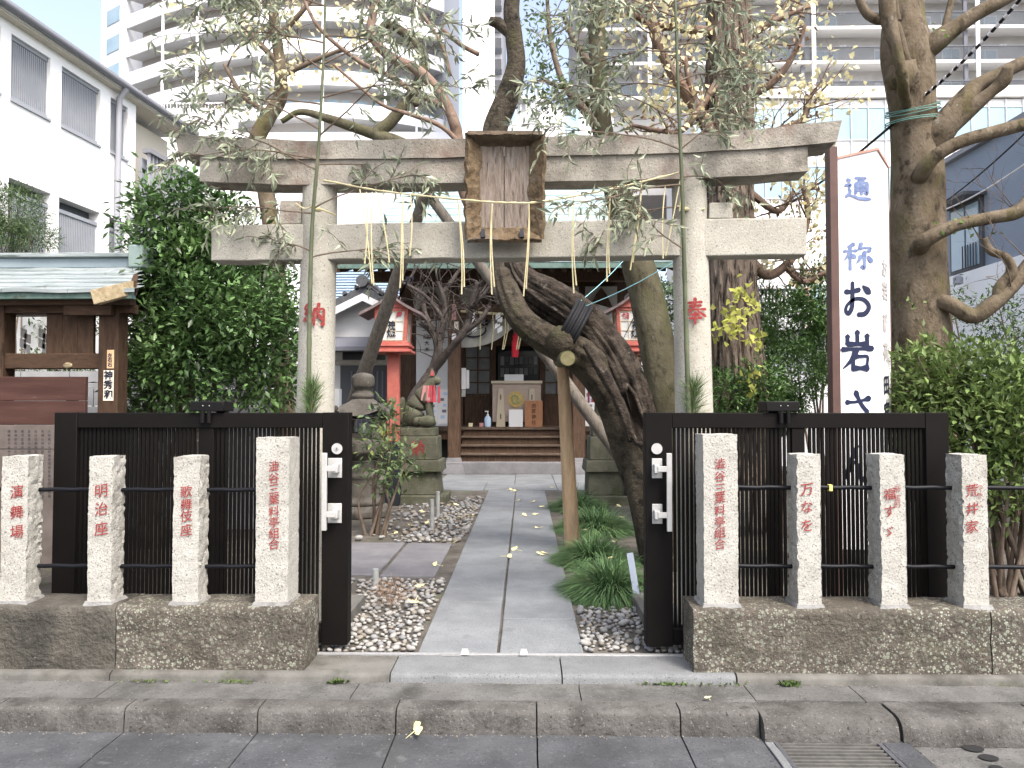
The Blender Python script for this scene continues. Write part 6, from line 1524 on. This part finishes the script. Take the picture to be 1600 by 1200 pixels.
for k in range(rows):
    f0_, f1_ = k/rows, (k+1)/rows; xa = EX0-.05 + (1.15)*f0_; xb = EX1+.05 - 1.0*f0_
    y0, y1 = ya+(yb-ya)*f0_, ya+(yb-ya)*f1_; z0, z1 = za+(zb_-za)*f0_**1.15, za+(zb_-za)*f1_**1.15
    n = 7; off = .5 if k % 2 else 0
    ed = sorted(set([xa] + [xa + (xb-xa)*(j+off)/n for j in range(n+1) if 0.02 < (j+off)/n < .98] + [xb]))
    for a, b in zip(ed[:-1], ed[1:]):
        MB().add([(a+.004,y0,z0+.02),(b-.004,y0,z0+.02),(b-.004,y1+.02,z1),(a+.004,y1+.02,z1),(a+.004,y0,z0-.006),(b-.004,y0,z0-.006)], [(0,1,2,3),(4,5,1,0)]).build('roof_sheet', M['copper'], sh)
MB().box(EX0+1.0, EX1-.9, 20.1, 20.6, zb_-.1, zb_+.35).build('ridge', M['copper_edge'], sh, bevel=.03)
for xx in (EX0+1.1, EX1-1.0):
    MB().add([(xx,16.2,za),(xx,20.3,zb_-.05),(xx,24.4,za)], [(0,1,2)]).build('gable', M['wood_dark'], sh)
MB().add([(EX0,24.6,za),(EX1,24.6,za),(EX1-.9,20.5,zb_),(EX0+1,20.5,zb_)], [(0,1,2,3)]).build('rear_roof', M['copper'], sh)

# hanging cloth, rope, tassel
def cloth(lab, f_top, f_bot, x0, x1, Y, txt=None):
    t = thing('shrine_curtain', lab, 'curtain', P((x0+x1)/2, 540, Y), 'white curtains under the shrine porch')
    mb = MB(); mb.grid(lambda u, v: P(x0+(x1-x0)*u, f_top(u)+(f_bot(u)-f_top(u))*v, Y + .04*math.sin(u*16+v*3)), 28, 8)
    o = mb.build('sheet', M['cloth'], t, smooth=True)
    if txt:
        mb = MB()
        for ch, px0, py, h in txt: write(mb, ch, P(px0, py, Y-.06), h, bold=.04)
        mb.build('lettering', M['black_paint'], t)
cloth('cream draped curtain with black crest under the left porch', lambda u: 499-1*u, lambda u: 543 - 36*u**2.6, 720, 806, 17.9, (('納',763,503,.17),))
cloth('cream draped curtain half hidden by leaning trunk', lambda u: 499, lambda u: 509 + 34*u**.5, 836, 893, 17.9)
cloth('slanting cream curtain right of the porch beside red lantern', lambda u: 470+20*u, lambda u: 500+26*u, 914, 985, 17.9)
mb = MB(); n = 20; c = P(740, 515, 17.82)
t = tag(MB().tube([c + Vector((.24*math.cos(2*math.pi*k/n)*1.2, -.01, .17*math.sin(2*math.pi*k/n))) for k in range(n+1)], .022, 6, cap=False).build('wire_hoop', M['black_paint']), 'thin black hoop hanging before the left porch curtain', 'hoop')
t = thing('shrine_rope', 'straw rope with paper streamers strung between the porch posts', 'rope', P(806, 488, 17.35))
MB().tube([P(720+174*k/16, 486 + 5*math.sin(math.pi*k/16), 17.35) for k in range(17)], .03, 6).build('cord', M['straw'], t)
for px0 in (738, 778, 836, 872):
    mb = MB()
    for k, (dx, dy) in enumerate(((0,0),(3,7),(-1,14),(3,21))):
        p = P(px0+dx, 494+dy, 17.3); w_ = .055; mb.prism([p + Vector((-w_,0,-.09)), p + Vector((w_,0,-.02)), p + Vector((w_,0,.09)), p + Vector((-w_,0,.02))], (0,0,0), (0,.004,0))
    mb.build('streamer', M['paper'], t)
for px0, dx in ((789,-4),(793,-6),(811,-4),(815,-5),(750,0),(770,-2)): MB().tube([P(px0,488,17.32), P(px0+1,515,17.3), P(px0+dx,546,17.3)], .012, 4).build('straw', M['straw'], t)
t = thing('bell_rope', 'red tassel and bell rope hanging before the offering box', 'bell rope', P(805, 557, 18.2))
MB().tube([P(805,500,18.2), P(805,530,18.2)], .04, 8).build('rope', M['bib'], t)
MB().lathe([(.07,0),(.085,.1),(.08,.35),(.05,.45),(.075,.47),(.06,.52),(.03,.55)], P(805, 558, 18.2), 14).build('tassel', mat('tassel_red', (.55,.02,.04), (.62,.04,.06), 9), t, smooth=True)

# offering box and the small things round it
BY = 18.95
ob = thing('offering_box', 'pale wooden offering box with round brass crest before altar', 'offering box', P(807, 662, BY))
xa, xb, z0, z1 = PX(770,BY), PX(845,BY), zv+.12, PZ(600,BY)
MB().box(xa, xb, BY-.25, BY+.35, z0, z1).build('body', M['box_wood'], ob, bevel=.01)
MB().box(xa-.03, xb+.03, BY-.30, BY+.40, z1+.002, z1+.07).build('lid_frame', M['box_pale'], ob, bevel=.008)
for px0 in (783, 831):
    x = PX(px0, BY); lg = MB().add([(x-.06,BY-.29,z1-.12),(x+.06,BY-.29,z1-.12),(x+.06,BY-.251,z1-.12),(x-.06,BY-.251,z1-.12),(x-.11,BY-.33,zv+.002),(x+.11,BY-.33,zv+.002),(x+.11,BY-.251,zv+.002),(x-.11,BY-.251,zv+.002)], [(0,1,2,3),(7,6,5,4),(4,5,1,0),(5,6,2,1),(6,7,3,2),(7,4,0,3)]).build('stand', M['box_pale'], ob)
    for zz_ in (.25,.72): MB().box(x-.012, x+.012, BY-.335+.03*zz_, BY-.30, zv+zz_-.06, zv+zz_+.06).build('slot', M['wood_dark'], lg)
c = P(806, 624, BY-.26); n = 28
cr_ = MB(); cr_.add([(c.x + .185*math.cos(2*math.pi*k/n), y, c.z + .185*math.sin(2*math.pi*k/n)) for y in (BY-.251,BY-.275) for k in range(n)], [tuple(range(n,2*n))[::-1]] + [(k,(k+1)%n,n+(k+1)%n,n+k) for k in range(n)])
co = cr_.build('crest', M['brass'], ob, bevel=.01)
for s_ in (1,-1):
    pts = [c + Vector((s_*(.10*math.cos(a) - .03), -.02, s_*(.10*math.sin(a)))) for a in [(-.6 + 3.2*k/12) for k in range(13)]]
    MB().tube(pts, [.038*(1-k/13)+.006 for k in range(13)], 8).build('crest_swirl', mat('crest_verdigris', (.25,.26,.12), (.33,.33,.16), 9, .6), co, smooth=True)
def small(name, lab, cat, x0, x1, y0, y1, Y, m_, dep=.05, text=None):
    o = MB().box(PX(x0,Y), PX(x1,Y), Y, Y+dep, max(PZ(y1,Y), zv+.002), PZ(y0,Y)).build(name, M[m_], None, bevel=.004); return tag(o, lab, cat)
small('paper_notice', 'white paper notice leaning on the front of offering box', 'notice', 795, 817, 640, 668, 18.56, 'paper', .01)
small('orange_board', 'orange wooden board with dark characters beside offering box', 'board', 820, 848, 626, 667, 18.55, 'plaque_orange', .04)
mb = MB()
for ch, py in zip('田宮神社', (634,642,651,660)): write(mb, ch, P(834, py, 18.54), .11, bold=.01)
tag(mb.build('board_lettering', M['wood_dark']), 'dark vertical characters on the orange wooden board', 'lettering')
t = thing('sanitiser_bottle', 'blue pump bottle standing on the shrine veranda', 'bottle', P(762, 668, 18.55)); zb0 = zv+.002; x = PX(762,18.55)
MB().lathe([(.075,0),(.08,.02),(.08,.20),(.05,.25),(.03,.27)], (x,18.6,zb0), 14).build('body', M['plastic_blue'], t, smooth=True)
MB().lathe([(.03,.271),(.03,.30),(.012,.31),(.012,.36)], (x,18.6,zb0), 10).build('pump', M['paper'], t); MB().box(x-.07, x+.015, 18.59, 18.61, zb0+.361, zb0+.385).build('spout', M['paper'], t)
small('ivory_card', 'small yellow card box on the veranda left of bottle', 'card', 732, 738.5, 661, 668, 18.55, 'ivory', .06)
small('ivory_card', 'small pink card box on veranda next to pump bottle', 'card', 749, 755.5, 661, 668, 18.55, 'bib_pink', .06)
small('white_tray', 'white paper box on top of offering box', 'box', 788, 818, 585, 597, 18.9, 'paper', .25)
small('hanging_notice', 'tall white paper hung on left porch door frame', 'notice', 721, 728, 575, 608, 18.2, 'paper', .01)
small('hanging_notice', 'second white paper hung beside the porch door frame', 'notice', 728.5, 733, 578, 607, 18.22, 'paper', .01)
small('meter_box', 'small grey box under the hung white papers', 'box', 721, 727, 609, 620, 18.2, 'marker_grey', .06)
for i, (a, b, y0, y1, lab) in enumerate(((684,702,608,662,'white poster with small pictures left of shrine steps'),(671,683,618,664,'narrow white poster behind the left fox'),(914,930,600,660,'white poster right of shrine steps behind prop'))):
    t = thing('poster', lab, 'poster', P((a+b)/2, y1, 18.3), 'posters on the shrine wall')
    MB().box(PX(a,18.3), PX(b,18.3), 18.28, 18.30, PZ(y1,18.3), PZ(y0,18.3)).build('sheet', M['paper'], t)
    rn = random.Random(i)
    for k in range(5): y = y0+5+k*9; x = rn.uniform(a+2, b-8); MB().box(PX(x,18.27), PX(x+rn.uniform(4,7),18.27), 18.274, 18.279, PZ(y+rn.uniform(3,6),18.27), PZ(y,18.27)).build('picture', M['awning'] if k % 2 else M['blue_louvre'], t)

# ================================================================== neighbouring houses and walls
bwl = tag(MB().box(-14, 14, 27.5, 27.8, -.02, 3.2).build('boundary_wall', M['plaster'], None), 'pale boundary wall closing the garden behind the shrine', 'wall')
hs = thing('small_house', 'white gabled house with dark tiles behind left red lantern', 'house', (-4.6, 24, -.02))
HY = 22.0
gx0, gx1, gz = PX(470,HY), PX(676,HY), PZ(466,HY); xm = PX(571,HY); ze = PZ(505,HY)
MB().prism([(gx0,HY,-.02),(gx1,HY,-.02),(gx1,HY,ze-.3),(xm,HY,gz),(gx0,HY,ze-.3)], (0,0,0), (0,7,0)).build('wall', M['plaster'], hs)
for sx, xe in ((-1,gx0-.5),(1,gx1+.5)):
    d = Vector((xe-xm,0,ze-.45-gz))
    MB().prism([Vector((xm,HY-.5,gz+.08)), Vector((xm,HY-.5,gz+.30)), Vector((xm,HY-.5,gz+.30))+d, Vector((xm,HY-.5,gz+.08))+d], (0,0,0), (0,8,0)).build('roof_slope', M['tile_dark'], hs)
    MB().prism([Vector((xm,HY-.52,gz-.13)), Vector((xm,HY-.52,gz+.075)), Vector((xm,HY-.52,gz+.075))+d, Vector((xm,HY-.52,gz-.13))+d], (0,0,0), (0,.12,0)).build('bargeboard', M['wall_white'], hs)
    for k in range(7):
        a = Vector((xm,HY-.5,gz+.32)) + d*(k+.5)/7; MB().tube([a, a + Vector((0,7.5,0))], .075, 8).build('roof_tile_roll', M['tile_dark'], hs, smooth=True)
MB().tube([(xm,HY-.6,gz+.42), (xm,HY+7,gz+.42)], .17, 12).build('ridge', M['tile_dark'], hs, smooth=True)
MB().prism([(gx0,HY-.01,PZ(526,HY)),(gx0,HY-.9,PZ(545,HY)),(gx0,HY-.9,PZ(551,HY)),(gx0,HY-.01,PZ(550,HY))], (gx0,0,0), (gx1,0,0)).build('awning', M['awning'], hs)
MB().box(PX(535,HY), PX(602,HY), HY-.04, HY-.005, PZ(562,HY), PZ(546,HY)).build('window', M['glass_dark'], hs)
MB().box(PX(520,HY), PX(640,HY), HY-.06, HY-.006, PZ(570,HY), PZ(563,HY)).build('sill', M['cloth'], hs)
dr = MB().box(PX(532,HY), PX(636,HY), HY-.05, HY-.007, 0, PZ(571,HY)).build('door', M['win_frame'], hs)
for k in range(11):
    x = PX(550+8*k,HY); MB().box(x-.02, x+.02, HY-.075, HY-.051, 0, PZ(580,HY)).build('bar', M['awning'], dr)
lb = thing('louvred_building', 'pale blue louvred building top seen above small house', 'building', (-9, 40, -.02))
MB().box(PX(500,38), PX(640,38), 38, 44, -.02, PZ(395,38)).build('wall', M['plaster'], lb)
for k in range(16): MB().box(PX(505,37.8), PX(630,37.8), 37.85, 37.98, PZ(470-4.3*k,37.8), PZ(470-4.3*k-2.6,37.8)).build('louvre', M['blue_louvre'], lb)
for px0 in (556,560): MB().box(PX(px0,37.7), PX(px0+2,37.7), 37.7, 37.8, PZ(452,37.7), PZ(436,37.7)).build('rail_post', M['wall_white'], lb)

# white building on the left
wb = thing('white_building', 'white two storey building with grey louvred windows at left', 'building', (-8, 11, -.02))
def W(Y, z, off=0.0): return Vector((-7.5 + .0917*(Y-11) + off, Y - .0917*off, z))
def Yp(px, py=150): return 8.509/(.0917 - P(px, py, 1.0).x)
def wq(mb, y0, y1, z0, z1, o0, o1): mb.add([W(y0,z0,o0),W(y1,z0,o0),W(y1,z0,o1),W(y0,z0,o1),W(y0,z1,o0),W(y1,z1,o0),W(y1,z1,o1),W(y0,z1,o1)], [(0,1,2,3),(7,6,5,4),(0,4,5,1),(1,5,6,2),(2,6,7,3),(3,7,4,0)])
rec = -.14
spans = [(8.0,10.75,6.0,6.97),(10.95,Yp(78),6.0,6.97),(Yp(96),Yp(157),6.0,6.97),(Yp(173),Yp(200),6.0,6.97)]
low = [(8.0,10.75,3.55,4.85),(10.95,Yp(79,330),3.55,4.85),(Yp(92,330),Yp(156,330),3.55,4.85),(Yp(171,330),Yp(198,330),3.55,4.85)]
mb = MB(); wq(mb, 3.0, 14.0, -.02, 3.55, 0, -.3); wq(mb, 3.0, 14.0, 4.85, 6.0, 0, -.3); wq(mb, 3.0, 14.0, 6.97, 7.12, 0, -.3)
for L2, (za, zb_) in ((spans,(6.0,6.97)), (low,(3.55,4.85))):
    e = 3.0
    for (a, b, _, _) in L2: wq(mb, e, a, za, zb_, 0, -.3); e = b
    wq(mb, e, 14.0, za, zb_, 0, -.3)
mb.build('wall', M['wall_white'], wb)
mb = MB(); wq(mb, 3.0, 15.6, -.02, 7.0, -.32, -7); mb.build('rear_block', M['soffit'], wb)
for (a, b, za, zb_) in spans + low:
    mb = MB(); wq(mb, a, b, za, zb_, -.20, -.25); pn = mb.build('window', M['win_frame'], wb)
    mb = MB(); y = a + .02
    while y < b-.03: wq(mb, y, y+.026, za+.06, zb_-(.03 if za > 5 else .20), -.055, -.12); y += .042
    stuff(mb.build('louvre_ribs', M['louvre'], pn))
    mb = MB(); wq(mb, a, b, za+.035, za+.075, -.04, -.13); mb.build('louvre_frame', M['louvre'], pn)
    mb = MB(); wq(mb, a, b, zb_-(.03 if za > 5 else .20)-.03, zb_-(.0 if za > 5 else .17), -.04, -.13); mb.build('louvre_frame', M['louvre'], pn)
    mb = MB(); wq(mb, a-.01, b+.01, za-.03, za+.006, .03, -.16); mb.build('sill', M['pipe'], pn)
mb = MB(); wq(mb, 3.0, 15.7, 7.122, 7.15, .13, -.3); mb.build('soffit', M['soffit'], wb)
mb = MB(); wq(mb, 3.0, 15.75, 7.152, 7.26, .15, -7); mb.build('roof_edge', M['wall_white'], wb)
mb = MB(); mb.tube([W(3.0,7.22,.20), W(15.8,7.22,.20)], .06, 10); mb.build('gutter', M['roof_metal'], wb, smooth=True)
mb = MB(); wq(mb, 3.0, 15.8, 7.262, 7.30, .20, -7); mb.build('roof', M['roof_metal'], wb)
mb = MB(); mb.tube([W(13.4,7.18,.20), W(13.4,7.0,.07), W(13.4,6.6,.06), W(13.4,0,.06)], .05, 10); mb.build('downpipe', M['pipe'], wb, smooth=True)
y = 14.05; r0 = None
while y < 15.9:
    mb = MB(); wq(mb, y, y+.035, 3.0, 6.22, .25, .20); mb.build('balcony_bar', M['pipe'], wb); y += .115
mb = MB(); wq(mb, 14.0, 15.95, 6.22, 6.30, .30, .14); mb.build('balcony_rail', M['roof_metal'], wb)
mb = MB(); wq(mb, 14.05, 15.9, 3.0, 6.15, .10, .05); mb.build('balcony_screen', M['louvre'], wb)
mb = MB(); c = W(13.75, 4.95, .08); mb.ico(c, .07, 2, (1,1,1.6)); mb.build('wall_lamp', M['pipe'], wb, smooth=True)

# blue grey building on the right with white lower wall
bb = thing('slate_building', 'blue grey clad building with slim window at right edge', 'building', (11, 12, -.02))
zU, zL = PZ(262,16,1480), PZ(436,16,1480); XB = PX(1480,16)
MB().box(XB, XB+8, 4.5, 16, zL, zU).build('upper_wall', M['slate'], bb)
MB().box(XB-.06, XB+8, 4.5, 16.05, -.02, zL-.001).build('lower_wall', M['wall_white'], bb)
MB().box(XB-.12, XB+8, 4.4, 16.1, zU+.001, zU+.10).build('roof_edge', M['roof_metal'], bb)
wf = MB().box(XB-.05, XB-.001, 14.6, 15.7, zL+.02, zL+1.35).build('window', M['win_frame'], bb)
MB().box(XB-.07, XB-.051, 14.7, 15.1, zL+.08, zL+1.28).build('pane', M['glass_blue'], wf); MB().box(XB-.07, XB-.051, 15.16, 15.62, zL+.08, zL+1.28).build('pane', M['glass_blue'], wf)
MB().box(XB-.45, XB, 14.5, 15.8, zL+1.36, zL+1.42).build('window_hood', M['win_frame'], wf)
for k in range(6): MB().box(XB-.12, XB-.10, 14.7+.09*k, 14.715+.09*k, zL+.05, zL+.5).build('guard_bar', M['win_frame'], wf)
tag(MB().lathe([(.03,0),(.09,.02),(.09,.14),(.04,.18)], P(1497, 445, 15), 10).build('wall_lamp', M['pipe'], None, smooth=True), 'small wall lamp on the white lower wall at right', 'lamp')

# white house behind the ginkgo
wh = thing('white_house', 'white house with small balcony behind ginkgo and sign', 'house', (5.5, 21, -.02))
MB().box(PX(1165,20), PX(1500,20), 20, 26, -.02, PZ(345,20)).build('wall', M['wall_white'], wh)
wn_ = MB().box(PX(1270,20), PX(1302,20), 19.95, 19.998, PZ(492,20), PZ(448,20)).build('window', M['glass_blue'], wh)
MB().box(PX(1285,20), PX(1287,20), 19.93, 19.949, PZ(492,20), PZ(448,20)).build('mullion', M['wall_white'], wn_)
for k in range(14): MB().box(PX(1185+6*k,19.5), PX(1186.5+6*k,19.5), 19.5, 19.52, PZ(500,19.5), PZ(455,19.5)).build('balcony_bar', M['win_frame'], wh)
MB().box(PX(1182,19.5), PX(1270,19.5), 19.48, 19.54, PZ(456,19.5), PZ(452,19.5)).build('balcony_rail', M['win_frame'], wh)
MB().box(PX(1182,19.4), PX(1270,19.4), 19.3, 19.99, PZ(516,19.4), PZ(501,19.4)).build('balcony_floor', M['plaster'], wh)
MB().box(PX(1255,19.4), PX(1330,19.4), 19.2, 19.99, PZ(516,19.4), PZ(508,19.4)).build('awning', M['soffit'], wh)

# ================================================================== towers and blocks behind
tw_ = thing('apartment_tower', 'tall white curved apartment tower with balconies behind left trees', 'tower', (-30, 90, -.02))
plan = [(188,83),(245,80),(300,78),(350,76.7),(400,75.8),(450,75.3),(500,75.2),(550,75.6),(600,76.5),(650,78),(692,80)]
pl2 = [Vector((PX(a,Y), Y, 0)) for a, Y in plan]
ctr = Vector((sum(p.x for p in pl2)/len(pl2), 100, 0))
def inset(p, d): v = (ctr - p); v.z = 0; return p + v.normalized()*d
def wallstrip(mb, pts, z0, z1, thick=0):
    n = len(pts); V = [Vector((p.x,p.y,z)) for z in (z0,z1) for p in pts]
    mb.add(V, [(i,i+1,n+i+1,n+i) for i in range(n-1)])
    if thick:
        q = [inset(p, thick) for p in pts]
        mb.add([Vector((p.x,p.y,z0)) for p in pts] + [Vector((p.x,p.y,z0)) for p in q], [(i,n+i,n+i+1,i+1) for i in range(n-1)])
        mb.add([Vector((p.x,p.y,z1)) for p in pts] + [Vector((p.x,p.y,z1)) for p in q], [(i,i+1,n+i+1,n+i) for i in range(n-1)])
        mb.add([Vector((p.x,p.y,z)) for z in (z0,z1) for p in q], [(i,n+i,n+i+1,i+1) for i in range(n-1)])
inn = [inset(p, 1.7) for p in pl2]
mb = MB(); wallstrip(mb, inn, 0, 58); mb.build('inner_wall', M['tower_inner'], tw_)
pit = 3.25
for k in range(-4, 7):
    zf = 35.1 + pit*k
    mb = MB(); wallstrip(mb, pl2, zf-1.45, zf, .15); mb.build('parapet', M['wall_tower'], tw_)
    mb = MB(); n = len(pl2); mb.add([Vector((p.x,p.y,zf-1.2)) for p in pl2] + [Vector((p.x,p.y,zf-1.2)) for p in inn], [(i,i+1,n+i+1,n+i) for i in range(n-1)])
    mb.add([Vector((p.x,p.y,zf-1.44)) for p in pl2] + [Vector((p.x,p.y,zf-1.44)) for p in inn], [(i,n+i,n+i+1,i+1) for i in range(n-1)]); mb.build('balcony_floor', M['apt_slab'], tw_)
    for i in range(n-1):
        a, b = inset(inn[i], -.06), inset(inn[i+1], -.06); d = b-a
        for u0, u1 in ((.12,.5),(.62,.88)):
            p, q = a + d*u0, a + d*u1
            MB().add([Vector((p.x,p.y,zf-1.1)), Vector((q.x,q.y,zf-1.1)), Vector((q.x,q.y,zf+.95)), Vector((p.x,p.y,zf+.95))], [(0,1,2,3)]).build('balcony_door', M['glass_blue'], tw_)
    for i in (1, 2, 4, 6, 8, 9):
        MB().bar(inset(pl2[i],.1) + Vector((0,0,zf)), inset(pl2[i],.1) + Vector((0,0,zf+pit-1.46)), .22, .22, (0,1,0)).build('balcony_column', M['wall_tower'], tw_)
sidew = [Vector((PX(148,86),86,0)), Vector((PX(188,83),83,0))]
MB().prism([sidew[0], sidew[1], Vector((sidew[1].x+4,100,0)), Vector((sidew[0].x,104,0))], (0,0,0), (0,0,58)).build('stair_wall', M['wall_tower'], tw_)
for k in range(-2, 7):
    z = 35.0 + pit*k; a, b = sidew[0] + (sidew[1]-sidew[0])*.25, sidew[0] + (sidew[1]-sidew[0])*.75
    MB().prism([a + Vector((0,-.08,z)), b + Vector((0,-.08,z)), b + Vector((0,-.08,z+1.7)), a + Vector((0,-.08,z+1.7))], (0,0,0), (0,.07,0)).build('window', M['glass_blue'], tw_)
MB().prism([Vector((PX(692,80),80,0)), Vector((PX(716,97),97,0)), Vector((PX(640,97),97,0)), Vector((PX(660,82),82,0))], (0,0,0), (0,0,58)).build('shaded_side_wall', M['pipe'], tw_)  # grey on a white tower: shade of this side put into the colour
pd = thing('podium_block', 'plain white low block with roof railing before apartment tower', 'building', (-28, 70, -.02))
MB().box(PX(120,71), PX(345,71), 71, 74.5, -.02, PZ(166,71)).build('wall', M['wall_tower'], pd)
MB().box(PX(345,72), PX(720,72), 72, 75, -.02, PZ(205,72)).build('wall', M['wall_tower'], pd)
for k in range(24): MB().box(PX(225+5*k,71), PX(225.8+5*k,71), 70.9, 70.98, PZ(166,71), PZ(158,71)).build('rail_post', M['wall_white'], pd)
MB().box(PX(224,71), PX(345,71), 70.88, 71, PZ(159,71), PZ(157.5,71)).build('rail', M['wall_white'], pd)

mbk = thing('slab_block', 'white narrow high rise with stacked windows behind torii centre', 'building', (-4, 60, -.02))
MB().box(PX(722,60), PX(772,60), 60, 75, -.02, 50).build('wall', M['wall_tower'], mbk)
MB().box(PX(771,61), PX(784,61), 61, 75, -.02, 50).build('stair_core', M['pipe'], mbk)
for k in range(7):
    y = -40 + k*33; MB().box(PX(772,60.9), PX(783,60.9), 60.9, 60.99, PZ(y+22,60.9), PZ(y,60.9)).build('window', M['win_frame'], mbk)
    MB().box(PX(771,60.7), PX(784,60.7), 60.75, 60.85, PZ(y+24,60.7), PZ(y+15,60.7)).build('railing', M['glass_balcony'], mbk)
    MB().box(PX(724,60), PX(770,60), 59.97, 59.999, PZ(y+30.5,60), PZ(y+30,60)).build('joint', M['grid'], mbk)
sblk = thing('stair_block', 'white metal stair block seen over centre of torii', 'building', (0, 34, -.02))
MB().box(PX(808,34), PX(872,34), 34, 40, -.02, PZ(163,34)).build('wall', M['wall_tower'], sblk)
MB().box(PX(874,36), PX(960,36), 36, 42, -.02, PZ(172,36)).build('wall', M['wall_tower'], sblk)
MB().box(PX(885,36), PX(906,36), 35.9, 35.99, PZ(240,36), PZ(172,36)).build('door', M['curtain_glass'], sblk)
MB().bar(P(780,222,33), P(852,152,33), .12, .36).build('stair_stringer', M['grid'], sblk)
for k in range(9): a = P(782+8*k, 214-7.8*k, 32.9); MB().bar(a, a + Vector((0,0,.55)), .03, .03, (0,1,0)).build('stair_post', M['grid'], sblk)
MB().box(PX(806,33.5), PX(852,33.5), 33.4, 34, PZ(156,33.5), PZ(151,33.5)).build('landing', M['apt_slab'], sblk)
for k in range(12): x = PX(806+4*k,33.4); MB().box(x-.015, x+.015, 33.38, 33.42, PZ(151,33.4), PZ(143,33.4)).build('rail_post', M['grid'], sblk)
MB().box(PX(806,33.4), PX(852,33.4), 33.37, 33.43, PZ(144,33.4), PZ(142.5,33.4)).build('rail', M['grid'], sblk)
for px0 in (850, 876): MB().box(PX(px0,33.3), PX(px0+5,33.3), 33.2, 33.35, -.02, PZ(145,33.3)).build('frame_column', M['wall_tower'], sblk)

ap = thing('apartment_block', 'grey apartment block with glass balconies behind right trees', 'building', (22, 66, -.02))
AY = 65.0; xL, xR_ = PX(905,AY), PX(1760,AY)
MB().box(xL, xR_, AY+1.6, AY+14, 20, 52).build('wall', M['apt'], ap)
fl = 55*AY/FPX; zb1 = PZ(98,AY)
for k in range(-1, 5):
    z = zb1 + fl*k
    MB().box(xL, xR_, AY, AY+1.62, z-.28, z).build('balcony_slab', M['apt_slab'], ap)
    MB().box(xL+.1, xR_, AY+.05, AY+.09, z+.05, z+1.15).build('balcony_glass', M['glass_balcony'], ap)
    MB().box(xL, xR_, AY+.02, AY+.12, z+1.15, z+1.22).build('handrail', M['awning'], ap)
    for bx in (755, 1015, 1275, 1535):
        for a, b, h0, h1 in ((12,52,.05,1.55),(112,122,.05,1.65),(196,205,.1,1.55),(222,252,.05,1.7)):
            x0, x1 = PX(bx+a,AY), PX(bx+b,AY)
            if x0 < xL: continue
            w_ = MB().box(x0, x1, AY+1.52, AY+1.598, z+h0, z+h1).build('window', M['wall_white'], ap)
            m_ = (x0+x1)/2
            if b-a > 12:
                MB().box(x0+.08, m_-.05, AY+1.49, AY+1.519, z+h0+.1, z+h1-.1).build('pane', M['glass_blue'], w_); MB().box(m_+.05, x1-.08, AY+1.49, AY+1.519, z+h0+.1, z+h1-.1).build('pane', M['glass_blue'], w_)
            else: MB().box(x0+.1, x1-.1, AY+1.49, AY+1.519, z+h0+.2, z+h1-.2).build('pane', M['glass_blue'], w_)
        for a in (56, 62): 
            if PX(bx+a,AY) > xL: MB().box(PX(bx+a,AY), PX(bx+a+4,AY), AY+1.4, AY+1.599, z+1.75, z+1.95).build('vent', M['wall_white'], ap)
for bx in (1015, 1275, 1535):
    MB().box(PX(bx,AY), PX(bx+6,AY), AY-.12, AY-.001, PZ(140,AY), 50).build('fin', M['apt_fin'], ap)
    MB().box(PX(bx-15,AY), PX(bx-9,AY), AY+.3, AY+.5, PZ(140,AY), 50).build('downpipe', M['awning'], ap)
gb = thing('glass_building', 'low white building with pale glass curtain wall behind sign', 'building', (22, 54, -.02))
GYb = 54.0; xg0, xg1 = PX(1085,GYb), PX(1760,GYb)
MB().box(xg0, xg1, GYb, GYb+10, -.02, PZ(160,GYb)).build('wall', M['wall_white'], gb)
MB().box(xg0, xg1, GYb-.3, GYb+10, PZ(158,GYb), PZ(141,GYb)).build('parapet', mat('stained_parapet', (.66,.65,.63), (.78,.77,.75), .5, .85, spots=[((.40,.38,.36), 1.2, .58, .75)], stretch=(1,1,.2)), gb)
p0 = None
for row, (ya_, yb_) in enumerate(((173,222),(264,312))):
    px0 = 1090
    while px0 < 1620:
        a, b = PX(px0+.8,GYb), PX(px0+26.4,GYb); MB().box(a, b, GYb-.06, GYb-.002, PZ(yb_,GYb), PZ(ya_,GYb)).build('pane', M['curtain_glass'], gb)
        px0 += 27.2
px0 = 1090
while px0 < 1620:
    MB().box(PX(px0-.6,GYb), PX(px0+.6,GYb), GYb-.14, GYb-.001, PZ(330,GYb), PZ(160,GYb)).build('mullion', M['grid'], gb); px0 += 27.2
for yy in (172.5, 222.5, 263.5, 312.5): MB().box(xg0, xg1, GYb-.10, GYb-.003, PZ(yy+.5,GYb), PZ(yy-.5,GYb)).build('transom', M['grid'], gb)
